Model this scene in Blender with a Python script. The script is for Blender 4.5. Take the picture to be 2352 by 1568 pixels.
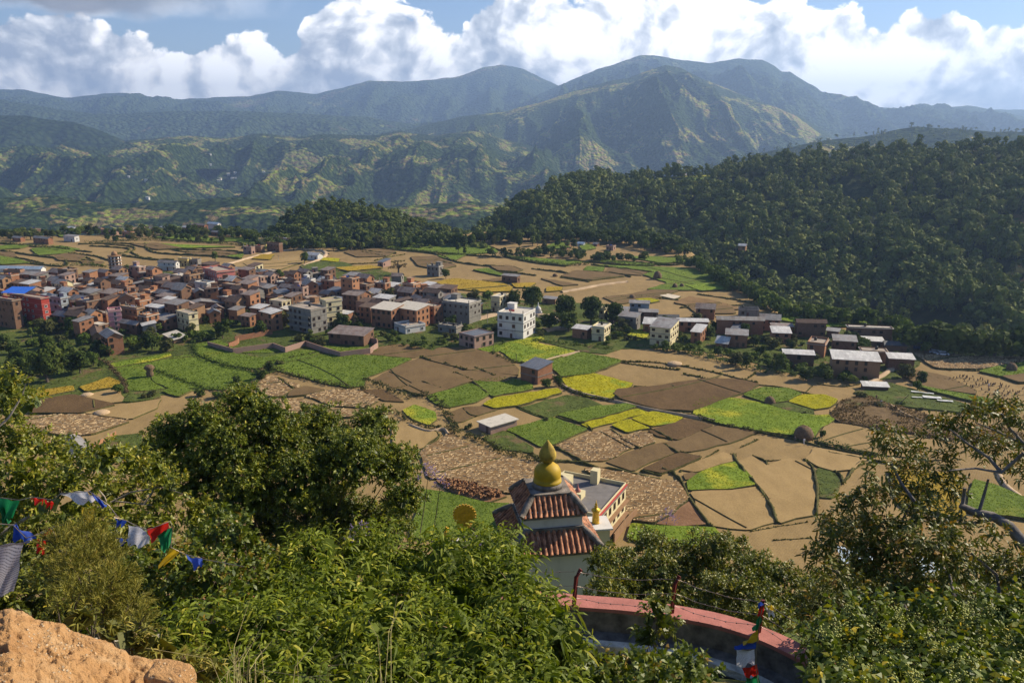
import bpy, math, random
import numpy as np
for o in list(bpy.data.objects): bpy.data.objects.remove(o)
R = math.radians
scene = bpy.context.scene
C = scene.collection.objects
# ------------------------------------------------------------------ camera, sky, sun, exposure
CAMZ = 80.0; PITCH = R(14.4); FOC = 1865.0           # focal length in units of a 2352 wide picture
cam = bpy.data.cameras.new('camera'); camo = bpy.data.objects.new('camera', cam); C.link(camo)
cam.sensor_width = 36; cam.lens = 36 * FOC / 2352; cam.clip_start = 0.2; cam.clip_end = 60000
camo.location = (0, 0, CAMZ); camo.rotation_euler = (R(90) - PITCH, 0, 0)
scene.camera = camo
SUN_EL = R(33); SUN_AZ = R(24)                        # azimuth measured from +x towards +y
SX, SY, SZ = math.cos(SUN_EL) * math.cos(SUN_AZ), math.cos(SUN_EL) * math.sin(SUN_AZ), math.sin(SUN_EL)
sun = bpy.data.lights.new('sun', 'SUN'); suno = bpy.data.objects.new('sun', sun); C.link(suno)
sun.energy = 5.0; sun.angle = R(0.5); sun.color = (1.0, 0.875, 0.67)
suno.rotation_euler = (R(90) - SUN_EL, 0, SUN_AZ + R(90)); suno.location = (60, 20, 140)
scene.view_settings.view_transform = 'Standard'; scene.view_settings.look = 'None'
scene.view_settings.exposure = 0.68; scene.view_settings.gamma = 1.0
scene.view_settings.use_curve_mapping = False
cy = scene.cycles
cy.volume_bounces = 0; cy.max_bounces = 6; cy.diffuse_bounces = 1; cy.glossy_bounces = 2
cy.transmission_bounces = 3; cy.transparent_max_bounces = 8; cy.use_denoising = True
cy.sample_clamp_indirect = 4.0

class NT:
    """small node-tree writer"""
    def __init__(s, tree): s.t = tree; s.n = tree.nodes; s.l = tree.links
    def add(s, typ, **kw):
        nd = s.n.new(typ)
        for k, v in kw.items(): setattr(nd, k, v)
        return nd
    def put(s, sock, v):
        if isinstance(v, bpy.types.NodeSocket): s.l.new(v, sock)
        elif v is not None: sock.default_value = v
    def math(s, op, a, b=None, c=None, clamp=False):
        nd = s.add('ShaderNodeMath', operation=op); nd.use_clamp = clamp
        s.put(nd.inputs[0], a); s.put(nd.inputs[1], b)
        if c is not None: s.put(nd.inputs[2], c)
        return nd.outputs[0]
    def vmath(s, op, a, b=None):
        nd = s.add('ShaderNodeVectorMath', operation=op); s.put(nd.inputs[0], a); s.put(nd.inputs[1], b)
        return nd.outputs[0] if op not in ('DOT_PRODUCT', 'LENGTH') else nd.outputs['Value']
    def mul(s, vec, k):
        return s.vmath('MULTIPLY', vec, k if isinstance(k, tuple) else (k, k, k))
    def noise(s, vec, scale, detail=3.0, rough=0.55, dist=0.0):
        nd = s.add('ShaderNodeTexNoise'); s.put(nd.inputs['Vector'], vec)
        nd.inputs['Scale'].default_value = scale; nd.inputs['Detail'].default_value = detail
        nd.inputs['Roughness'].default_value = rough; nd.inputs['Distortion'].default_value = dist
        return nd.outputs['Fac']
    def voro(s, vec, scale, out='Distance', feature='F1', rnd=1.0):
        nd = s.add('ShaderNodeTexVoronoi', feature=feature); s.put(nd.inputs['Vector'], vec)
        nd.inputs['Scale'].default_value = scale; nd.inputs['Randomness'].default_value = rnd
        return nd.outputs[out]
    def ramp(s, f, stops, interp='LINEAR'):
        nd = s.add('ShaderNodeValToRGB'); nd.color_ramp.interpolation = interp
        e = nd.color_ramp.elements
        while len(e) < len(stops): e.new(0.5)
        for i, (p, c) in enumerate(stops):
            e[i].position = p; e[i].color = (c[0], c[1], c[2], 1) if not isinstance(c, (int, float)) else (c, c, c, 1)
        s.put(nd.inputs[0], f); return nd.outputs[0]
    def sstep(s, v, a, b):
        nd = s.add('ShaderNodeMapRange', interpolation_type='SMOOTHSTEP'); s.put(nd.inputs[0], v)
        s.put(nd.inputs[1], a); s.put(nd.inputs[2], b)
        nd.inputs[3].default_value = 0; nd.inputs[4].default_value = 1
        return nd.outputs[0]
    def mix(s, f, a, b, typ='MIX'):
        nd = s.add('ShaderNodeMix', data_type='RGBA', blend_type=typ)
        s.put(nd.inputs['Factor'], f)
        for k, v in (('A', a), ('B', b)):
            i = [x for x in nd.inputs if x.name == k and x.type == 'RGBA'][0]
            s.put(i, (v[0], v[1], v[2], 1) if isinstance(v, tuple) else v)
        return [x for x in nd.outputs if x.type == 'RGBA'][0]

def px_dir(u, v):
    a, b = (u - 1176) / FOC, (v - 784) / FOC
    cp, sp = math.cos(PITCH), math.sin(PITCH)
    return a, cp - b * sp, -sp - b * cp
def PY(u, v, y):            # point seen at (u, v) that stands y metres ahead
    dx, dy, dz = px_dir(u, v); k = y / dy
    return (dx * k, y, CAMZ + dz * k)
def PZ(u, v, z=0.0):        # point seen at (u, v) that lies at height z
    dx, dy, dz = px_dir(u, v); k = (z - CAMZ) / dz
    return (dx * k, dy * k, z)
def mpp(u, v, z=0.0):       # metres for one unit of picture at that point
    x, y, z = PZ(u, v, z)
    return (y * math.cos(PITCH) + (CAMZ - z) * math.sin(PITCH)) / FOC

world = bpy.data.worlds.new('World'); scene.world = world; world.use_nodes = True
def build_world():
    w = NT(world.node_tree); w.n.clear()
    sky = w.add('ShaderNodeTexSky', sky_type='NISHITA'); sky.sun_disc = False
    sky.sun_elevation = SUN_EL; sky.sun_rotation = R(90) - SUN_AZ
    sky.air_density = 1.0; sky.dust_density = 0.0; sky.ozone_density = 3.0
    bg = w.add('ShaderNodeBackground'); w.put(bg.inputs[0], w.mix(1.0, sky.outputs[0], (1.0, 1.0, 1.13), 'MULTIPLY')); bg.inputs[1].default_value = 0.07
    tc = w.add('ShaderNodeTexCoord'); d = tc.outputs['Generated']
    sp = w.add('ShaderNodeSeparateXYZ'); w.put(sp.inputs[0], d); X, Y, Z = sp.outputs
    az = w.math('ARCTAN2', X, Y)                       # 0 straight ahead, + to the right
    el = w.math('ARCSINE', Z)
    # height (radians) of the top of the cumulus bank against azimuth, read off the photograph
    fc = w.add('ShaderNodeFloatCurve'); w.put(fc.inputs[1], w.math('MULTIPLY_ADD', az, 1 / 1.5, 0.5))
    cm = fc.mapping; cv = cm.curves[0]
    prof = [(-400, 60), (0, 60), (150, 62), (230, 78), (290, 92), (340, 98), (420, 95), (480, 88), (540, 72), (620, 66), (655, 72), (700, 14), (780, -18),
            (850, -12), (900, 20), (960, 34), (1010, 55), (1050, 60), (1080, 22), (1130, -10), (1230, -15), (1290, 12), (1320, 28), (1370, 2),
            (1440, -10), (1700, -15), (1830, -10), (1860, 20), (1900, 42), (1955, 22), (2010, 42), (2070, 8), (2120, -18), (2200, -12), (2245, 38), (2300, 52), (2352, 42), (2700, 10)]
    pts = []
    for u, v in prof:
        x, y, z = px_dir(u, v); pts.append((math.atan2(x, y) / 1.5 + 0.5, math.asin(z / math.sqrt(x * x + y * y + z * z)) / 0.6 + 0.1))
    pts = [(0.0, 0.1)] + pts + [(1.0, 0.1)]
    while len(cv.points) < len(pts): cv.points.new(0.5, 0.5)
    for p, q in zip(cv.points, pts): p.location = q
    cm.update()
    top = w.math('MULTIPLY', w.math('SUBTRACT', fc.outputs[0], 0.1), 0.6)
    # billows
    def cloudfield(vec):
        warp = w.add('ShaderNodeTexNoise'); w.put(warp.inputs['Vector'], vec); warp.inputs['Scale'].default_value = 7.0; warp.inputs['Detail'].default_value = 4.0
        v2 = w.vmath('ADD', vec, w.mul(w.vmath('SUBTRACT', warp.outputs['Color'], (0.5, 0.5, 0.5)), 0.10))
        n0 = w.noise(v2, 4.5, 2.0, 0.5)
        n1 = w.noise(v2, 13.0, 14.0, 0.64)
        b1 = w.voro(v2, 10.0, 'Distance', 'SMOOTH_F1'); b2 = w.voro(v2, 24.0, 'Distance', 'SMOOTH_F1'); b3 = w.voro(v2, 62.0, 'Distance', 'F1')
        s = w.math('ADD', w.math('MULTIPLY', n0, 0.9), w.math('MULTIPLY', n1, 0.7))
        s = w.math('SUBTRACT', s, w.math('MULTIPLY', b1, 0.50)); s = w.math('SUBTRACT', s, w.math('MULTIPLY', b2, 0.26))
        return w.math('SUBTRACT', s, w.math('MULTIPLY', b3, 0.11))
    sc = (1.0, 1.0, 1.25)
    p0 = w.mul(d, sc)
    f0 = cloudfield(p0)
    f1 = cloudfield(w.vmath('ADD', p0, (0.020, 0.006, 0.016)))
    dn = w.math('ADD', w.math('SUBTRACT', top, el), w.math('MULTIPLY', w.math('SUBTRACT', f0, 0.42), 0.085))
    cover = w.sstep(dn, 0.0, 0.005)
    # dark stratus sheet in the top left corner
    dl = w.noise(w.mul(d, (1, 1, 3.0)), 5.0, 8.0, 0.55)
    left = w.math('MULTIPLY', w.math('MULTIPLY', w.sstep(az, -0.22, -0.46), w.math('MULTIPLY', w.sstep(az, -1.1, -0.85), w.sstep(el, 0.36, 0.28))), w.sstep(w.math('ADD', el, w.math('MULTIPLY', w.math('SUBTRACT', dl, 0.5), 0.10)), 0.108, 0.130))
    # light on the clouds: the field falls off towards the sun on lit sides; low deep parts are greyer
    slope = w.math('MULTIPLY', w.math('SUBTRACT', f0, f1), 3.6)
    depth = w.sstep(w.math('SUBTRACT', top, el), 0.02, 0.13)
    big = w.noise(w.mul(d, (1, 1, 1.8)), 5.0, 5.0, 0.55)
    sunny = w.sstep(az, -0.60, 0.10)
    lit = w.math('ADD', w.math('ADD', 0.60, slope), w.math('MULTIPLY', depth, -0.26))
    lit = w.math('ADD', lit, w.math('MULTIPLY', w.math('SUBTRACT', big, 0.5), 1.7))
    lit = w.math('ADD', lit, w.math('MULTIPLY', sunny, 0.20), clamp=True)
    col = w.ramp(lit, [(0.0, (0.34, 0.39, 0.48)), (0.3, (0.52, 0.56, 0.62)), (0.55, (0.76, 0.78, 0.82)), (0.74, (1.04, 1.02, 1.0)), (1.0, (1.28, 1.26, 1.24))])
    dark = w.ramp(dl, [(0.38, (0.12, 0.135, 0.165)), (0.66, (0.32, 0.33, 0.37))])
    col = w.mix(left, col, dark)
    cov = w.math('MAXIMUM', cover, left)
    cb = w.add('ShaderNodeBackground'); w.put(cb.inputs[0], col); cb.inputs[1].default_value = 0.93
    ms = w.add('ShaderNodeMixShader'); w.put(ms.inputs[0], cov)
    w.l.new(bg.outputs[0], ms.inputs[1]); w.l.new(cb.outputs[0], ms.inputs[2])
    out = w.add('ShaderNodeOutputWorld'); w.l.new(ms.outputs[0], out.inputs[0])
build_world()

# ------------------------------------------------------------------ helpers
MATS = {}
def material(name, fn):
    if name not in MATS:
        m = bpy.data.materials.new(name); m.use_nodes = True; t = NT(m.node_tree)
        bs = m.node_tree.nodes['Principled BSDF']; fn(t, bs, m); MATS[name] = m
    return MATS[name]
def gco(t): return t.add('ShaderNodeNewGeometry').outputs['Position']
def oco(t): return t.add('ShaderNodeTexCoord').outputs['Object']
def bump(t, bs, h, strength=0.5, dist=0.05):
    b = t.add('ShaderNodeBump'); b.inputs['Strength'].default_value = strength; b.inputs['Distance'].default_value = dist
    t.put(b.inputs['Height'], h); t.l.new(b.outputs[0], bs.inputs['Normal'])
def simple(name, c, rough=0.8, var=0.18, scale=1.5, co=oco, metal=0.0, bumps=None, spec=0.3):
    def fn(t, bs, m):
        v = co(t); n = t.noise(v, scale, 5.0, 0.6)
        lo = tuple(x * (1 - var) for x in c); hi = tuple(min(1, x * (1 + var)) for x in c)
        t.put(bs.inputs['Base Color'], t.ramp(n, [(0.3, lo), (0.7, hi)]))
        bs.inputs['Roughness'].default_value = rough; bs.inputs['Metallic'].default_value = metal
        bs.inputs['Specular IOR Level'].default_value = spec
        if bumps: bump(t, bs, t.noise(v, bumps[0], 4.0, 0.6), bumps[1], bumps[2])
    return material(name, fn)

def mesh_np(name, V, F, mats, midx=None, smooth=False, nv=4, attrs=None):
    """V (n,3) floats, F (m,k) ints all with k corners"""
    me = bpy.data.meshes.new(name); V = np.asarray(V, np.float32); F = np.asarray(F, np.int32); k = F.shape[1]
    me.vertices.add(len(V)); me.vertices.foreach_set('co', V.ravel())
    me.loops.add(F.size); me.loops.foreach_set('vertex_index', F.ravel())
    me.polygons.add(len(F)); me.polygons.foreach_set('loop_start', np.arange(len(F), dtype=np.int32) * k)
    try: me.polygons.foreach_set('loop_total', np.full(len(F), k, np.int32))
    except Exception: pass
    for m in (mats if isinstance(mats, (list, tuple)) else [mats]): me.materials.append(m)
    if midx is not None: me.polygons.foreach_set('material_index', np.asarray(midx, np.int32))
    me.polygons.foreach_set('use_smooth', np.full(len(F), bool(smooth)))
    for an, dom, arr in (attrs or []):
        a = me.attributes.new(an, 'FLOAT', dom); a.data.foreach_set('value', np.asarray(arr, np.float32))
    me.update(calc_edges=True); me.validate(); return me
def link(name, me, parent=None, loc=None, rz=None):
    o = bpy.data.objects.new(name, me); C.link(o)
    if parent is not None: o.parent = parent
    if loc is not None: o.location = loc
    if rz is not None: o.rotation_euler = (0, 0, rz)
    return o
def tag(o, label=None, cat=None, group=None, kind=None):
    if label: o['label'] = label
    if cat: o['category'] = cat
    if group: o['group'] = group
    if kind: o['kind'] = kind
    return o
def empty(name, loc, rz=0.0):
    o = bpy.data.objects.new(name, None); C.link(o); o.location = loc; o.rotation_euler = (0, 0, rz)
    o.empty_display_size = 0.5; return o

class MB:
    """collects boxes, prisms, tubes and lathes into one mesh"""
    def __init__(s): s.v = []; s.f = []; s.m = []; s.sm = []
    def face(s, pts, mi=0, sm=False):
        b = len(s.v); s.v += [tuple(p) for p in pts]; s.f.append(tuple(range(b, b + len(pts)))); s.m.append(mi); s.sm.append(sm)
    def poly(s, vs, fs, mi=0, sm=False):
        b = len(s.v); s.v += [tuple(p) for p in vs]
        for f in fs: s.f.append(tuple(b + i for i in f)); s.m.append(mi); s.sm.append(sm)
    def box(s, x0, x1, y0, y1, z0, z1, mi=0):
        s.poly([(x0, y0, z0), (x1, y0, z0), (x1, y1, z0), (x0, y1, z0), (x0, y0, z1), (x1, y0, z1), (x1, y1, z1), (x0, y1, z1)],
               [(0, 3, 2, 1), (4, 5, 6, 7), (0, 1, 5, 4), (1, 2, 6, 5), (2, 3, 7, 6), (3, 0, 4, 7)], mi)
    def slab(s, pts, t, mi=0):
        """polygon pts (top, ccw) with thickness t downwards"""
        n = len(pts); lo = [(p[0], p[1], p[2] - t) for p in pts]
        s.poly(list(pts) + lo, [tuple(range(n)), tuple(range(2 * n - 1, n - 1, -1))] + [(i, n + i, n + (i + 1) % n, (i + 1) % n) for i in range(n)], mi)
    def tube(s, pts, rad, n=6, mi=0, sm=True, cap=True):
        pts = [np.array(p, float) for p in pts]; rad = rad if isinstance(rad, (list, tuple)) else [rad] * len(pts)
        b = len(s.v); up = np.array((0.13, 0.21, 0.97))
        for i, p in enumerate(pts):
            d = pts[min(i + 1, len(pts) - 1)] - pts[max(i - 1, 0)]; d = d / (np.linalg.norm(d) + 1e-9)
            a = np.cross(d, up); 
            if np.linalg.norm(a) < 0.05: a = np.cross(d, (1, 0, 0))
            a /= np.linalg.norm(a); c = np.cross(d, a)
            for k in range(n):
                t = 2 * math.pi * k / n; q = p + rad[i] * (math.cos(t) * a + math.sin(t) * c); s.v.append(tuple(q))
        for i in range(len(pts) - 1):
            for k in range(n):
                k2 = (k + 1) % n
                s.f.append((b + i * n + k, b + i * n + k2, b + (i + 1) * n + k2, b + (i + 1) * n + k)); s.m.append(mi); s.sm.append(sm)
        if cap:
            s.f.append(tuple(b + k for k in range(n))); s.m.append(mi); s.sm.append(False)
            e = b + (len(pts) - 1) * n; s.f.append(tuple(e + n - 1 - k for k in range(n))); s.m.append(mi); s.sm.append(False)
    def lathe(s, prof, n=24, c=(0, 0, 0), mi=0, sm=True):
        b = len(s.v)
        for r, z in prof:
            for k in range(n):
                t = 2 * math.pi * k / n; s.v.append((c[0] + r * math.cos(t), c[1] + r * math.sin(t), c[2] + z))
        for i in range(len(prof) - 1):
            for k in range(n):
                k2 = (k + 1) % n
                s.f.append((b + i * n + k, b + i * n + k2, b + (i + 1) * n + k2, b + (i + 1) * n + k)); s.m.append(mi); s.sm.append(sm)
        s.f.append(tuple(b + n - 1 - k for k in range(n))); s.m.append(mi); s.sm.append(False)
        e = b + (len(prof) - 1) * n; s.f.append(tuple(e + k for k in range(n))); s.m.append(mi); s.sm.append(False)
    def mesh(s, name, mats):
        me = bpy.data.meshes.new(name); me.from_pydata(s.v, [], s.f)
        for m in (mats if isinstance(mats, (list, tuple)) else [mats]): me.materials.append(m)
        me.polygons.foreach_set('material_index', s.m); me.polygons.foreach_set('use_smooth', s.sm); me.update(); return me
    def build(s, name, mats, parent=None, loc=None, rz=None):
        return link(name, s.mesh(name, mats), parent, loc, rz)

# value noise
class Noise:
    def __init__(s, seed): s.g = np.random.default_rng(seed).random((256, 256)).astype(np.float32)
    def at(s, x, y):
        xi = np.floor(x).astype(int); yi = np.floor(y).astype(int); fx = x - xi; fy = y - yi
        fx = fx * fx * (3 - 2 * fx); fy = fy * fy * (3 - 2 * fy); g = s.g
        a = g[xi & 255, yi & 255]; b = g[(xi + 1) & 255, yi & 255]; c = g[xi & 255, (yi + 1) & 255]; d = g[(xi + 1) & 255, (yi + 1) & 255]
        return (a * (1 - fx) + b * fx) * (1 - fy) + (c * (1 - fx) + d * fx) * fy
    def fbm(s, x, y, o=5, g=0.5):
        r = 0; a = 1; t = 0
        for i in range(o): r = r + a * s.at(x + 17.3 * i, y + 9.1 * i); t += a; a *= g; x = x * 2.03; y = y * 2.03
        return r / t
    def ridged(s, x, y, o=5, g=0.5):
        r = 0; a = 1; t = 0
        for i in range(o): r = r + a * (1 - np.abs(2 * s.at(x + 17.3 * i, y + 9.1 * i) - 1)); t += a; a *= g; x = x * 2.1; y = y * 2.1
        return r / t
N1, N2, N3 = Noise(3), Noise(8), Noise(21)
# ------------------------------------------------------------------ ground materials
def ground_mat(name, c1, c2, fine=3.0, coarse=0.05, bumpd=0.08, fn2=None, rough=0.95):
    def fn(t, bs, m):
        g = gco(t); a = t.noise(g, fine, 5.0, 0.75); b = t.noise(g, coarse, 4.0, 0.6); c = t.noise(t.vmath('MULTIPLY', g, (1, 0.45, 1)), 0.28, 4.0, 0.7)
        f = t.math('ADD', t.math('ADD', t.math('MULTIPLY', a, 0.42), t.math('MULTIPLY', b, 0.28)), t.math('MULTIPLY', c, 0.30))
        col = t.ramp(f, [(0.36, tuple(0.82 * q for q in c1)), (0.62, tuple(1.1 * q for q in c2))])
        if fn2: col = fn2(t, g, col)
        t.put(bs.inputs['Base Color'], col); bs.inputs['Roughness'].default_value = rough
        bs.inputs['Specular IOR Level'].default_value = 0.1
        bump(t, bs, a, 0.8, bumpd)
    return material(name, fn)
def rows(angle, period, amt, c):
    def f(t, g, col):
        w = t.add('ShaderNodeTexWave', bands_direction='X'); mp = t.add('ShaderNodeMapping')
        t.put(mp.inputs[0], g); mp.inputs['Rotation'].default_value = (0, 0, R(angle)); t.l.new(mp.outputs[0], w.inputs[0])
        w.inputs['Scale'].default_value = 1 / period; w.inputs['Distortion'].default_value = 2.0; w.inputs['Detail'].default_value = 2.0
        return t.mix(t.math('MULTIPLY', w.outputs['Fac'], amt), col, c)
    return f
def patch(scale, lo, hi, c):
    def f(t, g, col): return t.mix(t.sstep(t.noise(g, scale, 5.0, 0.6), lo, hi), col, c)
    return f
def straw_fn(t, g, col):
    mp = t.add('ShaderNodeMapping'); t.put(mp.inputs[0], g); mp.inputs['Rotation'].default_value = (0, 0, R(24)); mp.inputs['Scale'].default_value = (0.45, 1.3, 1)
    v = t.voro(mp.outputs[0], 1.9); k = t.math('MULTIPLY', t.sstep(v, 0.46, 0.24), 0.06)
    k = t.math('MULTIPLY', k, t.sstep(t.noise(g, 0.12, 3.0), 0.32, 0.46))
    return t.mix(k, col, (0.62, 0.47, 0.29))
G = {
 'stubble': ground_mat('stubble_ground', (0.196, 0.129, 0.054), (0.309, 0.211, 0.091), 2.2, 0.03, fn2=rows(35, 1.6, 0.22, (0.340, 0.242, 0.109))),
 'tan': ground_mat('tan_ground', (0.250, 0.164, 0.066), (0.355, 0.243, 0.106), 2.4, 0.04, fn2=rows(-20, 1.5, 0.15, (0.382, 0.270, 0.124))),
 'plowed': ground_mat('plowed_ground', (0.087, 0.053, 0.023), (0.147, 0.091, 0.040), 1.2, 0.05, 0.25, fn2=rows(40, 2.2, 0.25, (0.083, 0.047, 0.023))),
 'umber': ground_mat('umber_ground', (0.120, 0.076, 0.034), (0.184, 0.122, 0.055), 1.6, 0.05, 0.15, fn2=rows(-35, 2.0, 0.2, (0.120, 0.074, 0.034))),
 'red': ground_mat('red_soil_ground', (0.17, 0.088, 0.045), (0.25, 0.14, 0.072), 1.4, 0.06, 0.2),
 'straw': ground_mat('straw_ground', (0.155, 0.092, 0.039), (0.242, 0.149, 0.065), 2.0, 0.05, 0.15, fn2=straw_fn),
 'green': ground_mat('green_crop_ground', (0.070, 0.112, 0.012), (0.150, 0.200, 0.026), 0.9, 0.05, 0.5, fn2=patch(0.06, 0.60, 0.75, (0.20, 0.21, 0.03))),
 'lime': ground_mat('lime_crop_ground', (0.105, 0.165, 0.014), (0.185, 0.25, 0.026), 0.9, 0.06, 0.5, fn2=patch(0.045, 0.50, 0.62, (0.38, 0.36, 0.03))),
 'mustard': ground_mat('mustard_crop_ground', (0.24, 0.24, 0.010), (0.40, 0.35, 0.012), 1.0, 0.08, 0.5, fn2=patch(0.08, 0.56, 0.68, (0.19, 0.26, 0.025))),
 'gold': ground_mat('ripe_rice_ground', (0.25, 0.165, 0.02), (0.37, 0.25, 0.03), 1.2, 0.05, 0.3),
 'grass': ground_mat('rough_grass_ground', (0.040, 0.058, 0.012), (0.105, 0.130, 0.026), 0.5, 0.06, 0.8, fn2=patch(0.12, 0.54, 0.68, (0.15, 0.10, 0.05))),
 'scrub': ground_mat('brown_scrub_ground', (0.10, 0.065, 0.028), (0.19, 0.125, 0.06), 0.8, 0.06, 0.5, fn2=patch(0.07, 0.60, 0.72, (0.075, 0.10, 0.025))),
 'pale': ground_mat('pale_drying_ground', (0.50, 0.42, 0.30), (0.62, 0.54, 0.42), 2.0, 0.1),
 'dirt': ground_mat('dirt_path_ground', (0.38, 0.27, 0.17), (0.50, 0.37, 0.24), 2.5, 0.2),
 'bank': ground_mat('grassy_bank_ground', (0.055, 0.050, 0.018), (0.125, 0.115, 0.038), 1.6, 0.2, 0.6),
}
def wood_fn(t, g, col): 
    return t.mix(t.sstep(t.voro(g, 0.12), 0.1, 0.7), col, (0.020, 0.032, 0.012))
G['wood'] = ground_mat('woodland_floor_ground', (0.025, 0.038, 0.012), (0.055, 0.070, 0.022), 0.5, 0.02, 1.0, fn2=wood_fn)

# ------------------------------------------------------------------ the ground sheet
EDGE_PX = [(-420, 536), (120, 541), (350, 536), (600, 540), (860, 545), (1130, 531), (1400, 542), (1585, 575), (1600, 603), (1690, 655), (1800, 722), (1930, 738), (2060, 752),
           (2120, 792), (2200, 812), (2420, 822), (2700, 850)]
EDGE = np.array([PZ(u, v, 0)[:2] for u, v in EDGE_PX])
def edge_dist(x, y):
    """metres beyond the edge of the plateau (0 on it)"""
    best = np.full(x.shape, 1e9); side = np.zeros(x.shape)
    for (ax, ay), (bx, by) in zip(EDGE[:-1], EDGE[1:]):
        dx, dy = bx - ax, by - ay; t = np.clip(((x - ax) * dx + (y - ay) * dy) / (dx * dx + dy * dy), 0, 1)
        d = np.hypot(x - ax - t * dx, y - ay - t * dy); s = dx * (y - ay) - dy * (x - ax)
        m = d < best; best = np.where(m, d, best); side = np.where(m, s, side)
    return np.where(side > 0, best, 0)
def hill_z(x, y):
    d = np.sqrt(y * y + (0.55 * x) ** 2)
    h = 78.2 - 0.62 * d + 1.2 * (N1.fbm(x * 0.11, y * 0.11, 3) - 0.5) * np.clip(d / 8, 0, 1)
    k = 3.0                                                   # smooth maximum with the plain
    return np.where(h > 40, h, k * np.log1p(np.exp(np.clip(h / k, -30, 30))))
def ground_z(x, y):
    x = np.asarray(x, float); y = np.asarray(y, float); e = edge_dist(x, y)
    drop = -220 * (1 - np.exp(-e / 260.0))
    return hill_z(x, y) + drop
def gz(x, y): return float(ground_z(np.array([x]), np.array([y]))[0])
def build_ground():
    ys = np.concatenate([[-30, -12, -4], np.geomspace(0.8, 130, 150), np.linspace(133, 1000, 190), np.geomspace(1050, 14000, 34)])
    us = np.linspace(-900, 3250, 330)
    a = (us - 1176) / FOC
    Y, A = np.meshgrid(ys, a, indexing='ij'); X = A * (np.maximum(Y, 0) + 22)
    Z = ground_z(X, Y)
    Z = Z + np.where((Y > 140) & (edge_dist(X, Y) <= 0), 0.25 * (N2.fbm(X * 0.03, Y * 0.03, 3) - 0.5), 0) - np.where(Y < 0, 0.0, 0)
    V = np.stack([X, Y, Z], -1).reshape(-1, 3); n, m = Y.shape
    i = np.arange(n * m).reshape(n, m); F = np.stack([i[:-1, :-1], i[:-1, 1:], i[1:, 1:], i[1:, :-1]], -1).reshape(-1, 4)
    cx = X.reshape(-1)[F].mean(1); cyy = Y.reshape(-1)[F].mean(1); d = np.sqrt(cyy ** 2 + (0.55 * cx) ** 2)
    e = edge_dist(cx, cyy); mi = np.where(d < 128, 1, np.where(e > 2, 2, 0))
    tag(link('ground', mesh_np('ground', V, F, [G['stubble'], G['grass'], G['wood']], mi, True)), kind='structure')
build_ground()

# ------------------------------------------------------------------ hills and mountains, far to near
def hill_mat(name, forest, forest2, green, soil, pscale, amount, tree_bump=18.0, rows_=True):
    def fn(t, bs, m):
        g = gco(t); geo = t.add('ShaderNodeNewGeometry'); nz = t.add('ShaderNodeSeparateXYZ'); t.l.new(geo.outputs['Normal'], nz.inputs[0])
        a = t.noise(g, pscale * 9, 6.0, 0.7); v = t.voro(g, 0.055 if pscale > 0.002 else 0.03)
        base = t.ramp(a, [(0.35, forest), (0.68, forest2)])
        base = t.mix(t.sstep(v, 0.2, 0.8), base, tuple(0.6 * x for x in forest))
        k = t.noise(g, pscale, 6.0, 0.62, 0.4)
        gp = t.voro(t.vmath('MULTIPLY', g, (1, 1, 7.0)), pscale * 11, 'Color')
        pc = t.mix(t.sstep(gp, 0.35, 0.62), green, soil)
        kk = t.math('ADD', k, t.math('MULTIPLY', t.noise(g, pscale * 14, 4.0, 0.7), 0.22))
        mask = t.math('MULTIPLY', t.sstep(kk, amount, amount + 0.05), t.sstep(nz.outputs[2], 0.55, 0.8))
        vs = t.voro(g, pscale * 30); mask = t.math('MULTIPLY', mask, t.sstep(vs, 0.12, 0.3))
        t.put(bs.inputs['Base Color'], t.mix(mask, base, pc)); bs.inputs['Roughness'].default_value = 1.0
        bs.inputs['Specular IOR Level'].default_value = 0.0
        bump(t, bs, t.math('ADD', t.math('MULTIPLY', v, -1.0), a), 1.0, tree_bump)
    return material(name, fn)
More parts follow.
